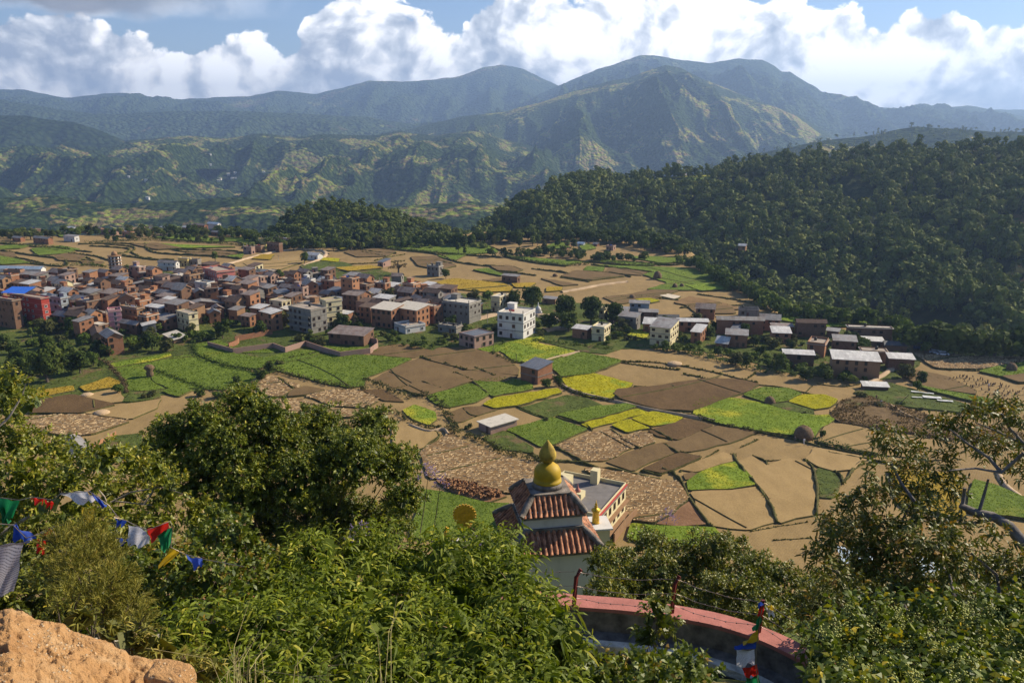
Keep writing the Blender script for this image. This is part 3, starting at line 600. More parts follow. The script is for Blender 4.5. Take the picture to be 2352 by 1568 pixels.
BANKS = [  # (points, width, height)
 ([(1685, 1046), (1691, 1063), (1735, 1113), (1761, 1146), (1785, 1203)], 1.7, 1.2), ([(1845, 1058), (1868, 1076), (1878, 1129), (1875, 1186)], 1.8, 1.3),
 ([(1520, 1080), (1545, 1086), (1565, 1106), (1575, 1132), (1595, 1166), (1622, 1202), (1638, 1215)], 1.6, 1.1), ([(1728, 1048), (1761, 1059), (1761, 1071)], 1.0, 0.7),
 ([(1761, 1059), (1801, 1056), (1845, 1058)], 0.5, 0.3), ([(1960, 1078), (1935, 1112)], 1.4, 1.0), ([(1721, 1221), (1855, 1199)], 0.5, 0.25), ([(1775, 1241), (1861, 1236)], 0.5, 0.25),
 ([(1915, 1086), (1933, 1095), (1935, 1112)], 1.6, 1.1), ([(1240, 1063), (1300, 1060), (1335, 1064), (1389, 1079), (1452, 1089), (1520, 1105)], 2.2, 1.1),
 ([(965, 821), (990, 829)], 1.6, 1.0), ([(1022, 836), (1070, 851)], 1.6, 1.0), ([(1045, 857), (1088, 875)], 1.4, 0.9), ([(1092, 847), (1136, 865)], 1.4, 0.9), ([(967, 878), (1015, 893)], 1.4, 0.9), ([(915, 892), (960, 912)], 1.5, 1.0),
 ([(1411, 831), (1503, 844), (1560, 850)], 0.9, 0.5), ([(1430, 831), (1500, 832), (1562, 840), (1640, 855), (1740, 880)], 0.9, 0.5), ([(1455, 888), (1540, 890), (1600, 873), (1640, 870), (1740, 885), (1790, 888), (1900, 915)], 0.9, 0.5),
 ([(1570, 860), (1600, 864), (1650, 878)], 0.8, 0.4), ([(1540, 886), (1560, 900)], 1.3, 0.9), ([(1408, 905), (1430, 922), (1520, 945), (1590, 953), (1660, 975), (1780, 1000), (1900, 1030), (2010, 1050)], 1.3, 0.7),
 ([(1492, 985), (1545, 1012)], 1.4, 0.9), ([(1402, 988), (1470, 1033)], 1.3, 0.9), ([(1525, 1020), (1560, 1045)], 1.3, 0.9), ([(1470, 1083), (1520, 1093)], 1.3, 0.8), ([(1610, 1052), (1560, 1038)], 1.2, 0.8),
 ([(1650, 1035), (1560, 1085)], 0.8, 0.4), ([(1740, 1010), (1700, 1028)], 0.8, 0.4), ([(1275, 960), (1345, 975), (1360, 990)], 1.2, 0.8), ([(1188, 935), (1255, 962)], 1.0, 0.7), ([(1085, 877), (1130, 912), (1142, 918)], 1.3, 0.8),
 ([(1300, 870), (1340, 860)], 1.0, 0.6), ([(1063, 938), (1080, 955), (1095, 957)], 1.0, 0.6), ([(1240, 1060), (1222, 1042)], 1.5, 0.9), ([(1338, 1062), (1300, 1040), (1274, 1028)], 1.4, 0.9), ([(1185, 832), (1235, 841)], 1.1, 0.7),
 ([(940, 979), (1000, 990), (1012, 1004), (970, 1035)], 1.2, 0.6), ([(640, 870), (675, 895)], 1.3, 0.9), ([(575, 880), (612, 914), (650, 914), (672, 898)], 1.2, 0.9), ([(190, 952), (267, 932), (180, 912)], 0.7, 0.4),
 ([(1900, 1040), (1960, 1050), (2060, 1070), (2150, 1088)], 1.2, 0.8), ([(1960, 972), (2060, 1000), (2200, 1020)], 0.7, 0.4), ([(1876, 1020), (1930, 1028), (2020, 1046)], 1.8, 1.1), ([(1876, 882), (1940, 890), (1975, 882)], 0.7, 0.35),
 ([(1735, 858), (1710, 875)], 0.6, 0.3), ([(1865, 887), (1845, 906)], 0.6, 0.3), ([(2160, 849), (2250, 853), (2310, 852)], 0.9, 0.5), ([(2060, 856), (2110, 862), (2200, 880), (2241, 900)], 0.8, 0.4),
 # far terraces
 ([(1000, 600), (1040, 608)], 2.5, 1.4), ([(1127, 626), (1187, 628), (1230, 634)], 2.0, 1.2), ([(1220, 618), (1300, 627), (1305, 632)], 2.2, 1.4), ([(1340, 624), (1420, 630), (1448, 637)], 2.2, 1.4),
 ([(1360, 609), (1430, 617), (1500, 628)], 2.0, 1.3), ([(1157, 590), (1220, 604), (1300, 613)], 2.8, 1.7), ([(1460, 605), (1545, 611), (1580, 606)], 2.6, 1.8), ([(1300, 600), (1372, 604), (1450, 612)], 2.6, 1.6),
 ([(1287, 638), (1354, 648)], 1.8, 0.8), ([(820, 568), (880, 573), (1000, 582), (1045, 603), (1110, 612), (1160, 614)], 3.2, 1.7), ([(795, 571), (870, 582), (910, 583)], 2.6, 1.4), ([(830, 580), (885, 590)], 2.4, 1.3),
 ([(860, 600), (900, 590), (930, 585)], 1.4, 0.8), ([(780, 608), (860, 605), (930, 600)], 1.4, 0.8), ([(940, 575), (1040, 585), (1150, 592)], 2.6, 1.5), ([(1124, 568), (1180, 586)], 2.6, 1.4),
 ([(205, 566), (250, 568), (300, 572), (295, 581), (262, 583), (285, 590), (350, 595)], 2.6, 1.5), ([(332, 566), (350, 582), (425, 587), (515, 591), (555, 596)], 2.8, 1.6), ([(170, 583), (225, 590), (240, 596), (255, 600)], 2.6, 1.4),
 ([(160, 592), (205, 600), (215, 606)], 2.2, 1.2), ([(0, 576), (75, 588), (150, 596), (155, 608)], 2.8, 1.6), ([(0, 560), (60, 566), (120, 572), (210, 580)], 2.6, 1.4), ([(0, 600), (80, 608), (130, 612)], 2.4, 1.2), ([(60, 602), (120, 612), (145, 613)], 2.2, 1.2),
 ([(220, 560), (320, 561), (400, 574), (540, 577), (560, 582)], 2.6, 1.4), ([(280, 587), (350, 598), (400, 598)], 2.8, 1.6), ([(380, 570), (420, 580), (500, 582), (555, 590)], 2.4, 1.3), ([(180, 562), (215, 561), (290, 560), (340, 566)], 2.6, 1.5),
 ([(88, 570), (150, 580), (200, 592), (215, 600)], 2.2, 1.2), ([(240, 562), (300, 566), (312, 572), (300, 580), (320, 590)], 2.2, 1.2), ([(110, 590), (170, 600), (230, 610)], 2.2, 1.2), ([(0, 588), (60, 596), (100, 606)], 2.2, 1.2),
 ([(1384, 684), (1460, 680), (1560, 690)], 1.6, 0.6), ([(1560, 708), (1700, 700), (1760, 712)], 2.4, 0.8), ([(1600, 676), (1700, 690), (1750, 705)], 1.8, 0.7),
]
BUNDS = MB()
for k, P, z in FIELD_GEO:
    if k not in ('umber', 'tan', 'straw', 'plowed', 'stubble', 'green', 'lime', 'gold'): continue
    A = abs(0.5 * sum(P[j][0] * P[(j + 1) % len(P)][1] - P[(j + 1) % len(P)][0] * P[j][1] for j in range(len(P)))); ym = sum(p[1] for p in P) / len(P)
    if ym > 520: continue
    for q in range(int(A / (520 if k not in ('green', 'lime') else 900)) + (1 if A > 200 and k not in ('green', 'lime', 'gold') else 0)):
        for _ in range(30):
            x, y = rnd.uniform(min(p[0] for p in P), max(p[0] for p in P)), rnd.uniform(min(p[1] for p in P), max(p[1] for p in P))
            if inside_(P, x, y): break
        a = R(rnd.choice([24, 28, 114, 118, 20]) + rnd.uniform(-6, 6)); pts = []
        for sg in (-1, 1):
            d = 0.0; seg = []
            while d < 60 and inside_(P, x + sg * d * math.cos(a), y + sg * d * math.sin(a)): seg.append((x + sg * d * math.cos(a + 0.004 * d), y + sg * d * math.sin(a + 0.004 * d))); d += 2.0
            pts = (seg[::-1] + pts) if sg < 0 else (pts + seg[1:])
        if len(pts) < 4: continue
        w = 0.16 + 0.0006 * ym
        for (x0, y0), (x1, y1) in zip(pts[:-1], pts[1:]):
            L = math.hypot(x1 - x0, y1 - y0) + 1e-6; nx, ny = -(y1 - y0) / L * w, (x1 - x0) / L * w; h = z + 0.22
            BUNDS.face([(x0 - nx, y0 - ny, z - .02), (x1 - nx, y1 - ny, z - .02), (x1, y1, h), (x0, y0, h)]); BUNDS.face([(x0, y0, h), (x1, y1, h), (x1 + nx, y1 + ny, z - .02), (x0 + nx, y0 + ny, z - .02)])
tag(BUNDS.build('field_bund', G['bank']), kind='structure')
for pts, w, h in BANKS: strip('field_bank', pts, w * 0.5, h * 0.7, G['bank'])
PATHS = [([(520, 608), (588, 588), (640, 577), (700, 572), (745, 578), (752, 584)], 3.2), ([(696, 611), (741, 594), (751, 582), (735, 574)], 3.0), ([(1228, 840), (1262, 826), (1330, 810)], 0.9), ([(1276, 866), (1292, 888), (1330, 905), (1410, 922), (1500, 944), (1575, 956), (1640, 968)], 1.0),
 ([(940, 978), (985, 995), (1020, 985), (1030, 1000)], 0.8), ([(2040, 930), (2070, 950), (2110, 968), (2150, 980)], 1.3), ([(1440, 648), (1380, 655), (1330, 665), (1290, 672)], 2.2), ([(1095, 735), (1140, 722), (1220, 718), (1290, 740)], 7.0),
 ([(1250, 760), (1320, 752), (1380, 762)], 5.0), ([(2290, 1085), (2310, 1120), (2352, 1150)], 1.2), ([(2090, 812), (2060, 840), (2030, 862), (2000, 880)], 2.5)]
for pts, w in PATHS: strip('dirt_path', pts, w, 0.82 if w < 3.5 else 0.9, G['dirt'], jit=0.2, taper=False)
# ------------------------------------------------------------------ growth on the fields and banks
def leaf_mat(name, c1, c2, c3=None, trans=0.25, rough=0.8, spec=0.12, objvar=0.25):
    def fn(t, bs, m):
        at = t.add('ShaderNodeAttribute'); at.attribute_name = 'rnd'
        oi = t.add('ShaderNodeObjectInfo')
        f = t.math('ADD', t.math('MULTIPLY', at.outputs['Fac'], 1 - objvar), t.math('MULTIPLY', oi.outputs['Random'], objvar))
        st = [(0.1, c1), (0.7, c2)] + ([(0.93, c3)] if c3 else [])
        col = t.ramp(f, st); t.put(bs.inputs['Base Color'], col)
        bs.inputs['Roughness'].default_value = rough; bs.inputs['Specular IOR Level'].default_value = spec
        if trans > 0:
            tr = t.add('ShaderNodeBsdfTranslucent'); t.put(tr.inputs[0], t.mix(1.0, col, (1.0, 1.0, 0.45), 'MULTIPLY'))
            mx = t.add('ShaderNodeMixShader'); mx.inputs[0].default_value = trans
            t.l.new(bs.outputs[0], mx.inputs[1]); t.l.new(tr.outputs[0], mx.inputs[2]); t.l.new(mx.outputs[0], t.n['Material Output'].inputs[0])
    return material(name, fn)
def scatter_in(P, dens, rg, cap=20000):
    xs = [p[0] for p in P]; ys = [p[1] for p in P]; x0, x1, y0, y1 = min(xs), max(xs), min(ys), max(ys); n = int(min(cap, (x1 - x0) * (y1 - y0) * dens))
    if n < 1: return np.zeros((0, 2))
    Q = np.stack([rg.uniform(x0, x1, n), rg.uniform(y0, y1, n)], 1); c = np.zeros(n, bool); m = len(P)
    for i in range(m):
        a, b = P[i], P[i - 1]
        if abs(b[1] - a[1]) < 1e-9: continue
        k = ((a[1] > Q[:, 1]) != (b[1] > Q[:, 1])) & (Q[:, 0] < (b[0] - a[0]) * (Q[:, 1] - a[1]) / (b[1] - a[1]) + a[0]); c ^= k
    return Q[c]
def tufts(Q, z, size, rg, hf=0.8):
    n = len(Q); a = rg.uniform(0, 6.28, n); s = size * (0.6 + 0.8 * rg.random(n)) * 0.5; h = size * hf * (0.6 + 0.8 * rg.random(n)); dx, dy = np.cos(a) * s, np.sin(a) * s; ox, oy = rg.normal(size=n) * h * 0.35, rg.normal(size=n) * h * 0.35
    z = np.broadcast_to(z, n); g = lambda x, y, zz: np.stack([x, y, zz], 1)
    return np.stack([g(Q[:, 0] - dx, Q[:, 1] - dy, z - 0.05), g(Q[:, 0] + dx, Q[:, 1] + dy, z - 0.05), g(Q[:, 0] + dx * 0.7 + ox, Q[:, 1] + dy * 0.7 + oy, z + h), g(Q[:, 0] - dx * 0.7 + ox, Q[:, 1] - dy * 0.7 + oy, z + h)], 1).reshape(-1, 3)
CROPM = {'green': leaf_mat('green_crop_leaves', (0.070, 0.120, 0.010), (0.145, 0.200, 0.020), (0.20, 0.22, 0.03), 0.5, 0.8, 0.1), 'lime': leaf_mat('lime_crop_leaves', (0.085, 0.140, 0.010), (0.19, 0.24, 0.018), (0.40, 0.35, 0.02), 0.5, 0.8, 0.1),
         'mustard': leaf_mat('mustard_flowers', (0.17, 0.20, 0.010), (0.42, 0.36, 0.012), (0.50, 0.42, 0.02), 0.5, 0.8, 0.1), 'gold': leaf_mat('ripe_rice_ears', (0.20, 0.14, 0.016), (0.34, 0.235, 0.028), None, 0.3, 0.8, 0.1),
         'grass': leaf_mat('rough_grass_blades', (0.045, 0.060, 0.010), (0.125, 0.125, 0.026), (0.20, 0.15, 0.06), 0.25, 0.85, 0.1), 'scrub': leaf_mat('brown_grass_blades', (0.085, 0.055, 0.022), (0.19, 0.125, 0.055), None, 0.2, 0.9, 0.1)}
def grow():
    rg = np.random.default_rng(2); acc = {k: [] for k in CROPM}; straw = []
    for k, P, z in FIELD_GEO:
        ym = sum(p[1] for p in P) / len(P)
        if k in CROPM:
            near = ym < 240; Q = scatter_in(P, (3.2 if near else 1.6 if ym < 420 else 0.3) * (0.35 if k == 'grass' else 1), rg, 60000)
            keep = N2.fbm(Q[:, 0] * 0.12, Q[:, 1] * 0.12, 4) > (0.42 if k in ('grass', 'scrub') else 0.12); Q = Q[keep]; acc[k].append(tufts(Q, z, 0.34 if near else 0.5, rg, 0.3 if k != 'scrub' else 0.9))
        elif k == 'straw' and ym < 300:
            Q = scatter_in(P, 1.5, rg, 20000); Q = np.stack([Q[:, 0], np.round(Q[:, 1] / 1.1) * 1.1 + rg.normal(size=len(Q)) * 0.12], 1); n = len(Q); a = R(24) + rg.normal(size=n) * 0.45; L = 0.42 * (0.6 + 0.8 * rg.random(n)); w = 0.13
            c, s = np.cos(a), np.sin(a); g = lambda l, t, zz: np.stack([Q[:, 0] + c * l - s * t, Q[:, 1] + s * l + c * t, np.full(n, z + zz)], 1)
            straw.append(np.stack([g(-L, -w * np.ones(n), 0.01), g(L, -w * np.ones(n), 0.01), g(L * .9, 0 * L, 0.14), g(-L * .9, 0 * L, 0.14), g(-L * .9, 0 * L, 0.14), g(L * .9, 0 * L, 0.14), g(L, w * np.ones(n), 0.01), g(-L, w * np.ones(n), 0.01)], 1).reshape(-1, 3))
    for k, nm in (('green', 'crop_leaves'), ('lime', 'crop_leaves'), ('mustard', 'mustard_crop'), ('gold', 'rice_crop'), ('grass', 'grass'), ('scrub', 'dry_grass')):
        if not acc[k]: continue
        V = np.concatenate(acc[k]); n = len(V) // 4; tag(link(nm, mesh_np(nm, V, np.arange(len(V)).reshape(-1, 4), CROPM[k], attrs=[('rnd', 'FACE', np.clip(0.5 * rg.random(n) + 0.5 * N1.fbm(V[::4, 0] * 0.08, V[::4, 1] * 0.08, 4) * 1.5 - 0.1, 0, 1))])), kind='stuff')
    V = np.concatenate(straw); tag(link('straw_litter', mesh_np('straw_litter', V, np.arange(len(V)).reshape(-1, 4), simple('cut_straw', (0.46, 0.33, 0.18), 0.95, 0.35, 0.8))), kind='stuff')
    B = []
    for P, w, h in BANK_GEO:
        L = sum(math.hypot(b[0] - a[0], b[1] - a[1]) for a, b in zip(P[:-1], P[1:])); n = int(L * (4.5 if P[0][1] < 260 else 2.0)); i = rg.integers(0, max(1, len(P) - 1), n); t = rg.random(n)[:, None]; A = np.array(P)
        Q = A[i] * (1 - t) + A[np.minimum(i + 1, len(P) - 1)] * t + rg.normal(size=(n, 2)) * w * 0.33; B.append(tufts(Q, h * 0.45, 0.36 if P[0][1] < 260 else 0.8, rg, 0.6))
    V = np.concatenate(B); tag(link('bank_grass', mesh_np('bank_grass', V, np.arange(len(V)).reshape(-1, 4), CROPM['grass'], attrs=[('rnd', 'FACE', rg.random(len(V) // 4))])), kind='stuff')
grow()
# ------------------------------------------------------------------ foliage and trees (middle distance)
LM = {
 'dark': leaf_mat('dark_foliage', (0.024, 0.044, 0.008), (0.075, 0.105, 0.018), (0.13, 0.15, 0.03)),
 'mid': leaf_mat('green_foliage', (0.040, 0.068, 0.010), (0.105, 0.150, 0.022), (0.17, 0.19, 0.035)),
 'olive': leaf_mat('olive_foliage', (0.050, 0.056, 0.018), (0.11, 0.115, 0.034), (0.17, 0.15, 0.05)),
 'pine': leaf_mat('pine_foliage', (0.034, 0.058, 0.012), (0.130, 0.160, 0.032), (0.20, 0.21, 0.05), 0.1),
 'scrub': leaf_mat('dry_foliage', (0.08, 0.055, 0.028), (0.17, 0.12, 0.06), (0.2, 0.16, 0.08)),
 'hedge': leaf_mat('hedge_foliage', (0.045, 0.050, 0.018), (0.10, 0.105, 0.030), (0.16, 0.12, 0.06)),
}
BARK = simple('bark', (0.10, 0.075, 0.055), 0.9, 0.35, 6.0, bumps=(12, 0.6, 0.03))
def quads(Pc, Nn, size, rg, aspect=1.0):
    """square leaf clumps: centres, normals, sizes"""
    n = len(Pc); a = rg.normal(size=(n, 3)); a -= (a * Nn).sum(1, keepdims=True) * Nn; a /= np.linalg.norm(a, axis=1, keepdims=True) + 1e-9
    b = np.cross(Nn, a); s = (size * (0.6 + 0.8 * rg.random(n)))[:, None] * 0.5; sb = s * aspect
    j = lambda: 1 + 0.35 * (rg.random((n, 1)) - 0.5)
    V = np.stack([Pc - a * s * j() - b * sb * 0.6, Pc + a * s * 0.3 * j() - b * sb * j(), Pc + a * s * j() + b * sb * 0.6, Pc - a * s * 0.3 * j() + b * sb * j()], 1)
    return V.reshape(-1, 3)
def lobes(rg, n, rx, rz, zc, spread=0.62, lr=(0.38, 0.6)):
    L = []
    for i in range(n):
        t = rg.random() * 2 * math.pi; r = rx * spread * math.sqrt(rg.random()); h = (rg.random() * 2 - 1) * rz * 0.6
        k = rx * (lr[0] + (lr[1] - lr[0]) * rg.random()); L.append((r * math.cos(t), r * math.sin(t), zc + h, k, k * 0.8))
    return L
def crown_np(rg, L, per, size, fill=0.25, nj=0.38):
    Ps = []; Ns = []
    for (x, y, z, r, rz) in L:
        d = rg.normal(size=(per, 3)); d /= np.linalg.norm(d, axis=1, keepdims=True)
        d[:, 2] = np.where(d[:, 2] < -0.5, -d[:, 2], d[:, 2])
        rr = (1 - fill * rg.random(per) ** 1.5)[:, None] * (1 + 0.10 * rg.normal(size=(per, 1)))
        Ps.append(np.array((x, y, z)) + d * rr * np.array((r, r, rz))); nn = d + nj * rg.normal(size=(per, 3)); Ns.append(nn / np.linalg.norm(nn, axis=1, keepdims=True))
    P_, N_ = np.concatenate(Ps), np.concatenate(Ns)
    V = quads(P_, N_, size, rg); F = np.arange(len(V)).reshape(-1, 4)
    return V, F
def crown_mesh(name, seed, L, per, size, mat, fill=0.25):
    rg = np.random.default_rng(seed); V, F = crown_np(rg, L, per, size, fill)
    lob = np.repeat(rg.random(len(L)), per)
    return mesh_np(name, V, F, mat, attrs=[('rnd', 'FACE', np.clip(0.45 * rg.random(len(F)) + 0.55 * lob, 0, 1))])
def trunk_mesh(h, r, seed, L=None):
    rr = random.Random(seed); mb = MB()
    pts = [(0, 0, -0.6), (0.1 * rr.uniform(-1, 1), 0.1, h * 0.35), (0.25 * rr.uniform(-1, 1), 0.2 * rr.uniform(-1, 1), h * 0.75)]
    mb.tube(pts, [r, r * 0.75, r * 0.4], 6)
    for q in (L or [])[:5]: mb.tube([pts[1], (q[0] * 0.5, q[1] * 0.5, (q[2] + pts[1][2]) / 2), (q[0] * 0.9, q[1] * 0.9, q[2])], [r * 0.5, r * 0.3, r * 0.12], 5)
    return mb.mesh('trunk', BARK)
TREES = {}
def tree_proto(kind, i):
    key = (kind, i)
    if key in TREES: return TREES[key]
    rg = np.random.default_rng(100 + i * 7 + sum(map(ord, kind)))
    if kind == 'broad':   L = lobes(rg, 15, 3.6, 3.5, 3.9, 0.6); T = (5.0, 0.35); per, sz = 85, 0.72; H = 8.0; W = 8.2; mt = ['dark', 'mid', 'dark', 'olive'][i % 4]
    elif kind == 'big':   L = lobes(rg, 28, 5.2, 4.8, 6.2, 0.66, (0.30, 0.46)); T = (7.5, 0.6); per, sz = 95, 0.8; H = 12.2; W = 12.0; mt = 'dark'
    elif kind == 'tall':  L = lobes(rg, 11, 2.2, 5.6, 5.8, 0.5, (0.45, 0.7)); T = (7.0, 0.3); per, sz = 75, 0.7; H = 12.2; W = 5.4; mt = ['pine', 'dark'][i % 2]
    elif kind == 'pine':  L = [(rg.normal() * 0.7, rg.normal() * 0.7, 3.5 + 8.5 * k / 7, 2.5 * (1 - 0.5 * k / 7) * (0.8 + 0.4 * rg.random()), 0.9) for k in range(8)]; T = (12, 0.28); per, sz = 55, 0.75; H = 13; W = 5.2; mt = 'pine'
    elif kind == 'shrub': L = lobes(rg, 6, 1.7, 0.8, 1.0, 0.7); T = (1.0, 0.12); per, sz = 50, 0.5; H = 2.6; W = 4.0; mt = ['mid', 'olive', 'hedge', 'dark'][i % 4]
    elif kind == 'bare':  L = lobes(rg, 7, 2.4, 3.2, 5.0, 0.7, (0.25, 0.4)); T = (7.5, 0.22); per, sz = 22, 0.45; H = 8.5; W = 5.6; mt = 'scrub'
    cm = crown_mesh('crown', 500 + i, L, per, sz, LM[mt]); tm = trunk_mesh(T[0], T[1], i, L)
    TREES[key] = (tm, cm, H, W, mt); return TREES[key]
TREE_LIST = []   # (object, kind, u, v, material word)
def put_tree(kind, i, u, v, h=None, w=None, rz=None, z=0.0, x=None, y=None, name=None):
    tm, cm, H, W, mt = tree_proto(kind, i)
    if x is None: x, y, _ = PZ(u, v, z)
    o = empty(name or ('shrub' if kind == 'shrub' else 'pine_tree' if kind == 'pine' else 'tree'), (x, y, z), rz if rz is not None else rnd.uniform(0, 6.28))
    sh = (h / H) if h else rnd.uniform(0.8, 1.15); sw = (w / W) if w else sh
    o.scale = (sw, sw, sh); link('trunk', tm, o); link('crown', cm, o)
    TREE_LIST.append((o, kind, u, v, mt)); return o
def tree_px(kind, i, u, v, hp, wp, **k):
    m = mpp(u, v); return put_tree(kind, i, u, v, hp * m / 0.97, wp * m, **k)

def hedge(pts, width, height, mt, label, dens=1.0, name='hedge'):
    P = [PZ(u, v, 0)[:2] for u, v in pts]
    for _ in range(2): P = chaikin(P, False)
    P = densify(P, 1.1, 0.5, False); rg = np.random.default_rng(int(abs(P[0][0]) * 10) + 3); L = []
    for x, y in P:
        if rg.random() > dens: continue
        s = 0.55 + 0.75 * rg.random() ** 1.5; r = width * 0.5 * s
        L.append((x + rg.normal() * width * 0.12, y + rg.normal() * width * 0.12, height * 0.38 * s, r, height * 0.55 * s))
    V, F = crown_np(rg, L, 26 if width < 3 else 34, 0.42, 0.3)
    lob = np.repeat(rg.random(len(L)), 26 if width < 3 else 34); c = V.mean(0); c[2] = 0; V = V - c
    me = mesh_np(name, V, F, LM[mt], attrs=[('rnd', 'FACE', np.clip(0.5 * rg.random(len(F)) + 0.5 * lob, 0, 1))])
    o = link(name, me, None, tuple(c)); tag(o, label, 'hedge', 'hedges along the field edges'); return o
HEDGES = [
 ([(611, 845), (680, 867), (753, 884), (811, 894), (838, 897)], 2.4, 1.9, 'hedge', 'long dark hedge under the lower edge of the big green field below the brick compound'),
 ([(838, 873), (886, 893), (936, 918), (961, 908), (1000, 919), (1029, 955), (1045, 985)], 2.8, 2.0, 'hedge', 'thick hedge running down between the brown fields and the small lime field'),
 ([(842, 939), (915, 949), (940, 968), (985, 984), (1008, 984)], 1.9, 1.3, 'hedge', 'curving hedge wrapped around the lower side of the small lime field'),
 ([(1035, 985), (1062, 1002), (1109, 1010), (1140, 1035), (1215, 1058), (1240, 1060)], 3.0, 2.0, 'hedge', 'dark hedge along the top of the big straw strewn field'),
 ([(350, 850), (385, 864), (430, 880), (480, 898), (530, 898), (590, 880)], 2.2, 1.8, 'mid', 'leafy hedge crossing the green fields below the haystack'),
 ([(443, 797), (452, 815), (470, 826), (520, 843), (590, 856), (604, 866)], 2.4, 2.0, 'mid', 'hedge curving down from the trees between two green fields'),
 ([(215, 822), (252, 838), (262, 852), (285, 880), (292, 902)], 2.0, 1.3, 'scrub', 'dry stony hedge bank dropping down left of the green fields'),
 ([(615, 836), (640, 831), (680, 822), (725, 813)], 1.4, 1.1, 'hedge', 'thin low hedge between the compound wall and the big green field'),
 ([(1130, 812), (1150, 822), (1180, 834)], 2.0, 1.5, 'hedge', 'short dark hedge left of the lime field below the white house'),
 ([(1876, 1018), (1905, 1026), (1960, 1040), (2005, 1050)], 2.4, 1.9, 'dark', 'dark hedge beside the round haystack at the lime field corner'),
 ([(1500, 802), (1560, 806), (1620, 822), (1680, 836), (1740, 852), (1820, 862)], 3.0, 2.2, 'mid', 'long bushy hedge along the lower edge of the right hand hamlet'),
 ([(1230, 784), (1280, 788), (1340, 796), (1400, 802)], 2.8, 1.8, 'mid', 'clipped green hedge right of the white three storey house'),
 ([(1150, 589), (1230, 604), (1300, 612), (1350, 608)], 3.4, 2.4, 'dark', 'far dark hedge under the shaded green terraces'),
 ([(1360, 600), (1460, 612), (1540, 610), (1580, 606)], 3.4, 2.4, 'dark', 'far hedge at the point of the plateau under the last green terrace'),
 ([(860, 568), (960, 580), (1050, 588), (1110, 586)], 3.0, 2.2, 'dark', 'far hedge along the lower side of the upper green field'),
 ([(1270, 868), (1290, 890), (1340, 912), (1410, 922)], 1.7, 1.2, 'hedge', 'hedge under the bright mustard field beside the footpath'),
 ([(1595, 958), (1660, 978), (1760, 998), (1850, 1012)], 1.5, 1.2, 'hedge', 'low hedge below the lime field with yellow flower patches'),
 ([(1915, 955), (1960, 938), (2010, 930), (2060, 945)], 3.4, 1.7, 'scrub', 'brown dry scrub on the slope right of the mustard patch'),
 ([(1940, 972), (2010, 985), (2090, 998), (2180, 1012)], 3.6, 1.5, 'scrub', 'long band of brown scrub above the stubble field'),
 ([(2060, 955), (2110, 965), (2180, 990), (2260, 1008)], 3.8, 1.7, 'scrub', 'brown scrub to the right of the curved footpath'),
 ([(0, 560), (60, 566), (120, 570), (160, 575)], 3.5, 2.4, 'dark', 'far left hedge between the upper terraces'),
 ([(120, 612), (200, 610), (245, 614)], 3.5, 2.2, 'dark', 'dark hedge behind the long blue roofed shed'),
 ([(200, 560), (330, 552), (430, 556), (560, 565)], 4.0, 2.6, 'dark', 'dark hedge above the curved tan terraces'),
]
for a in HEDGES: hedge(*a)

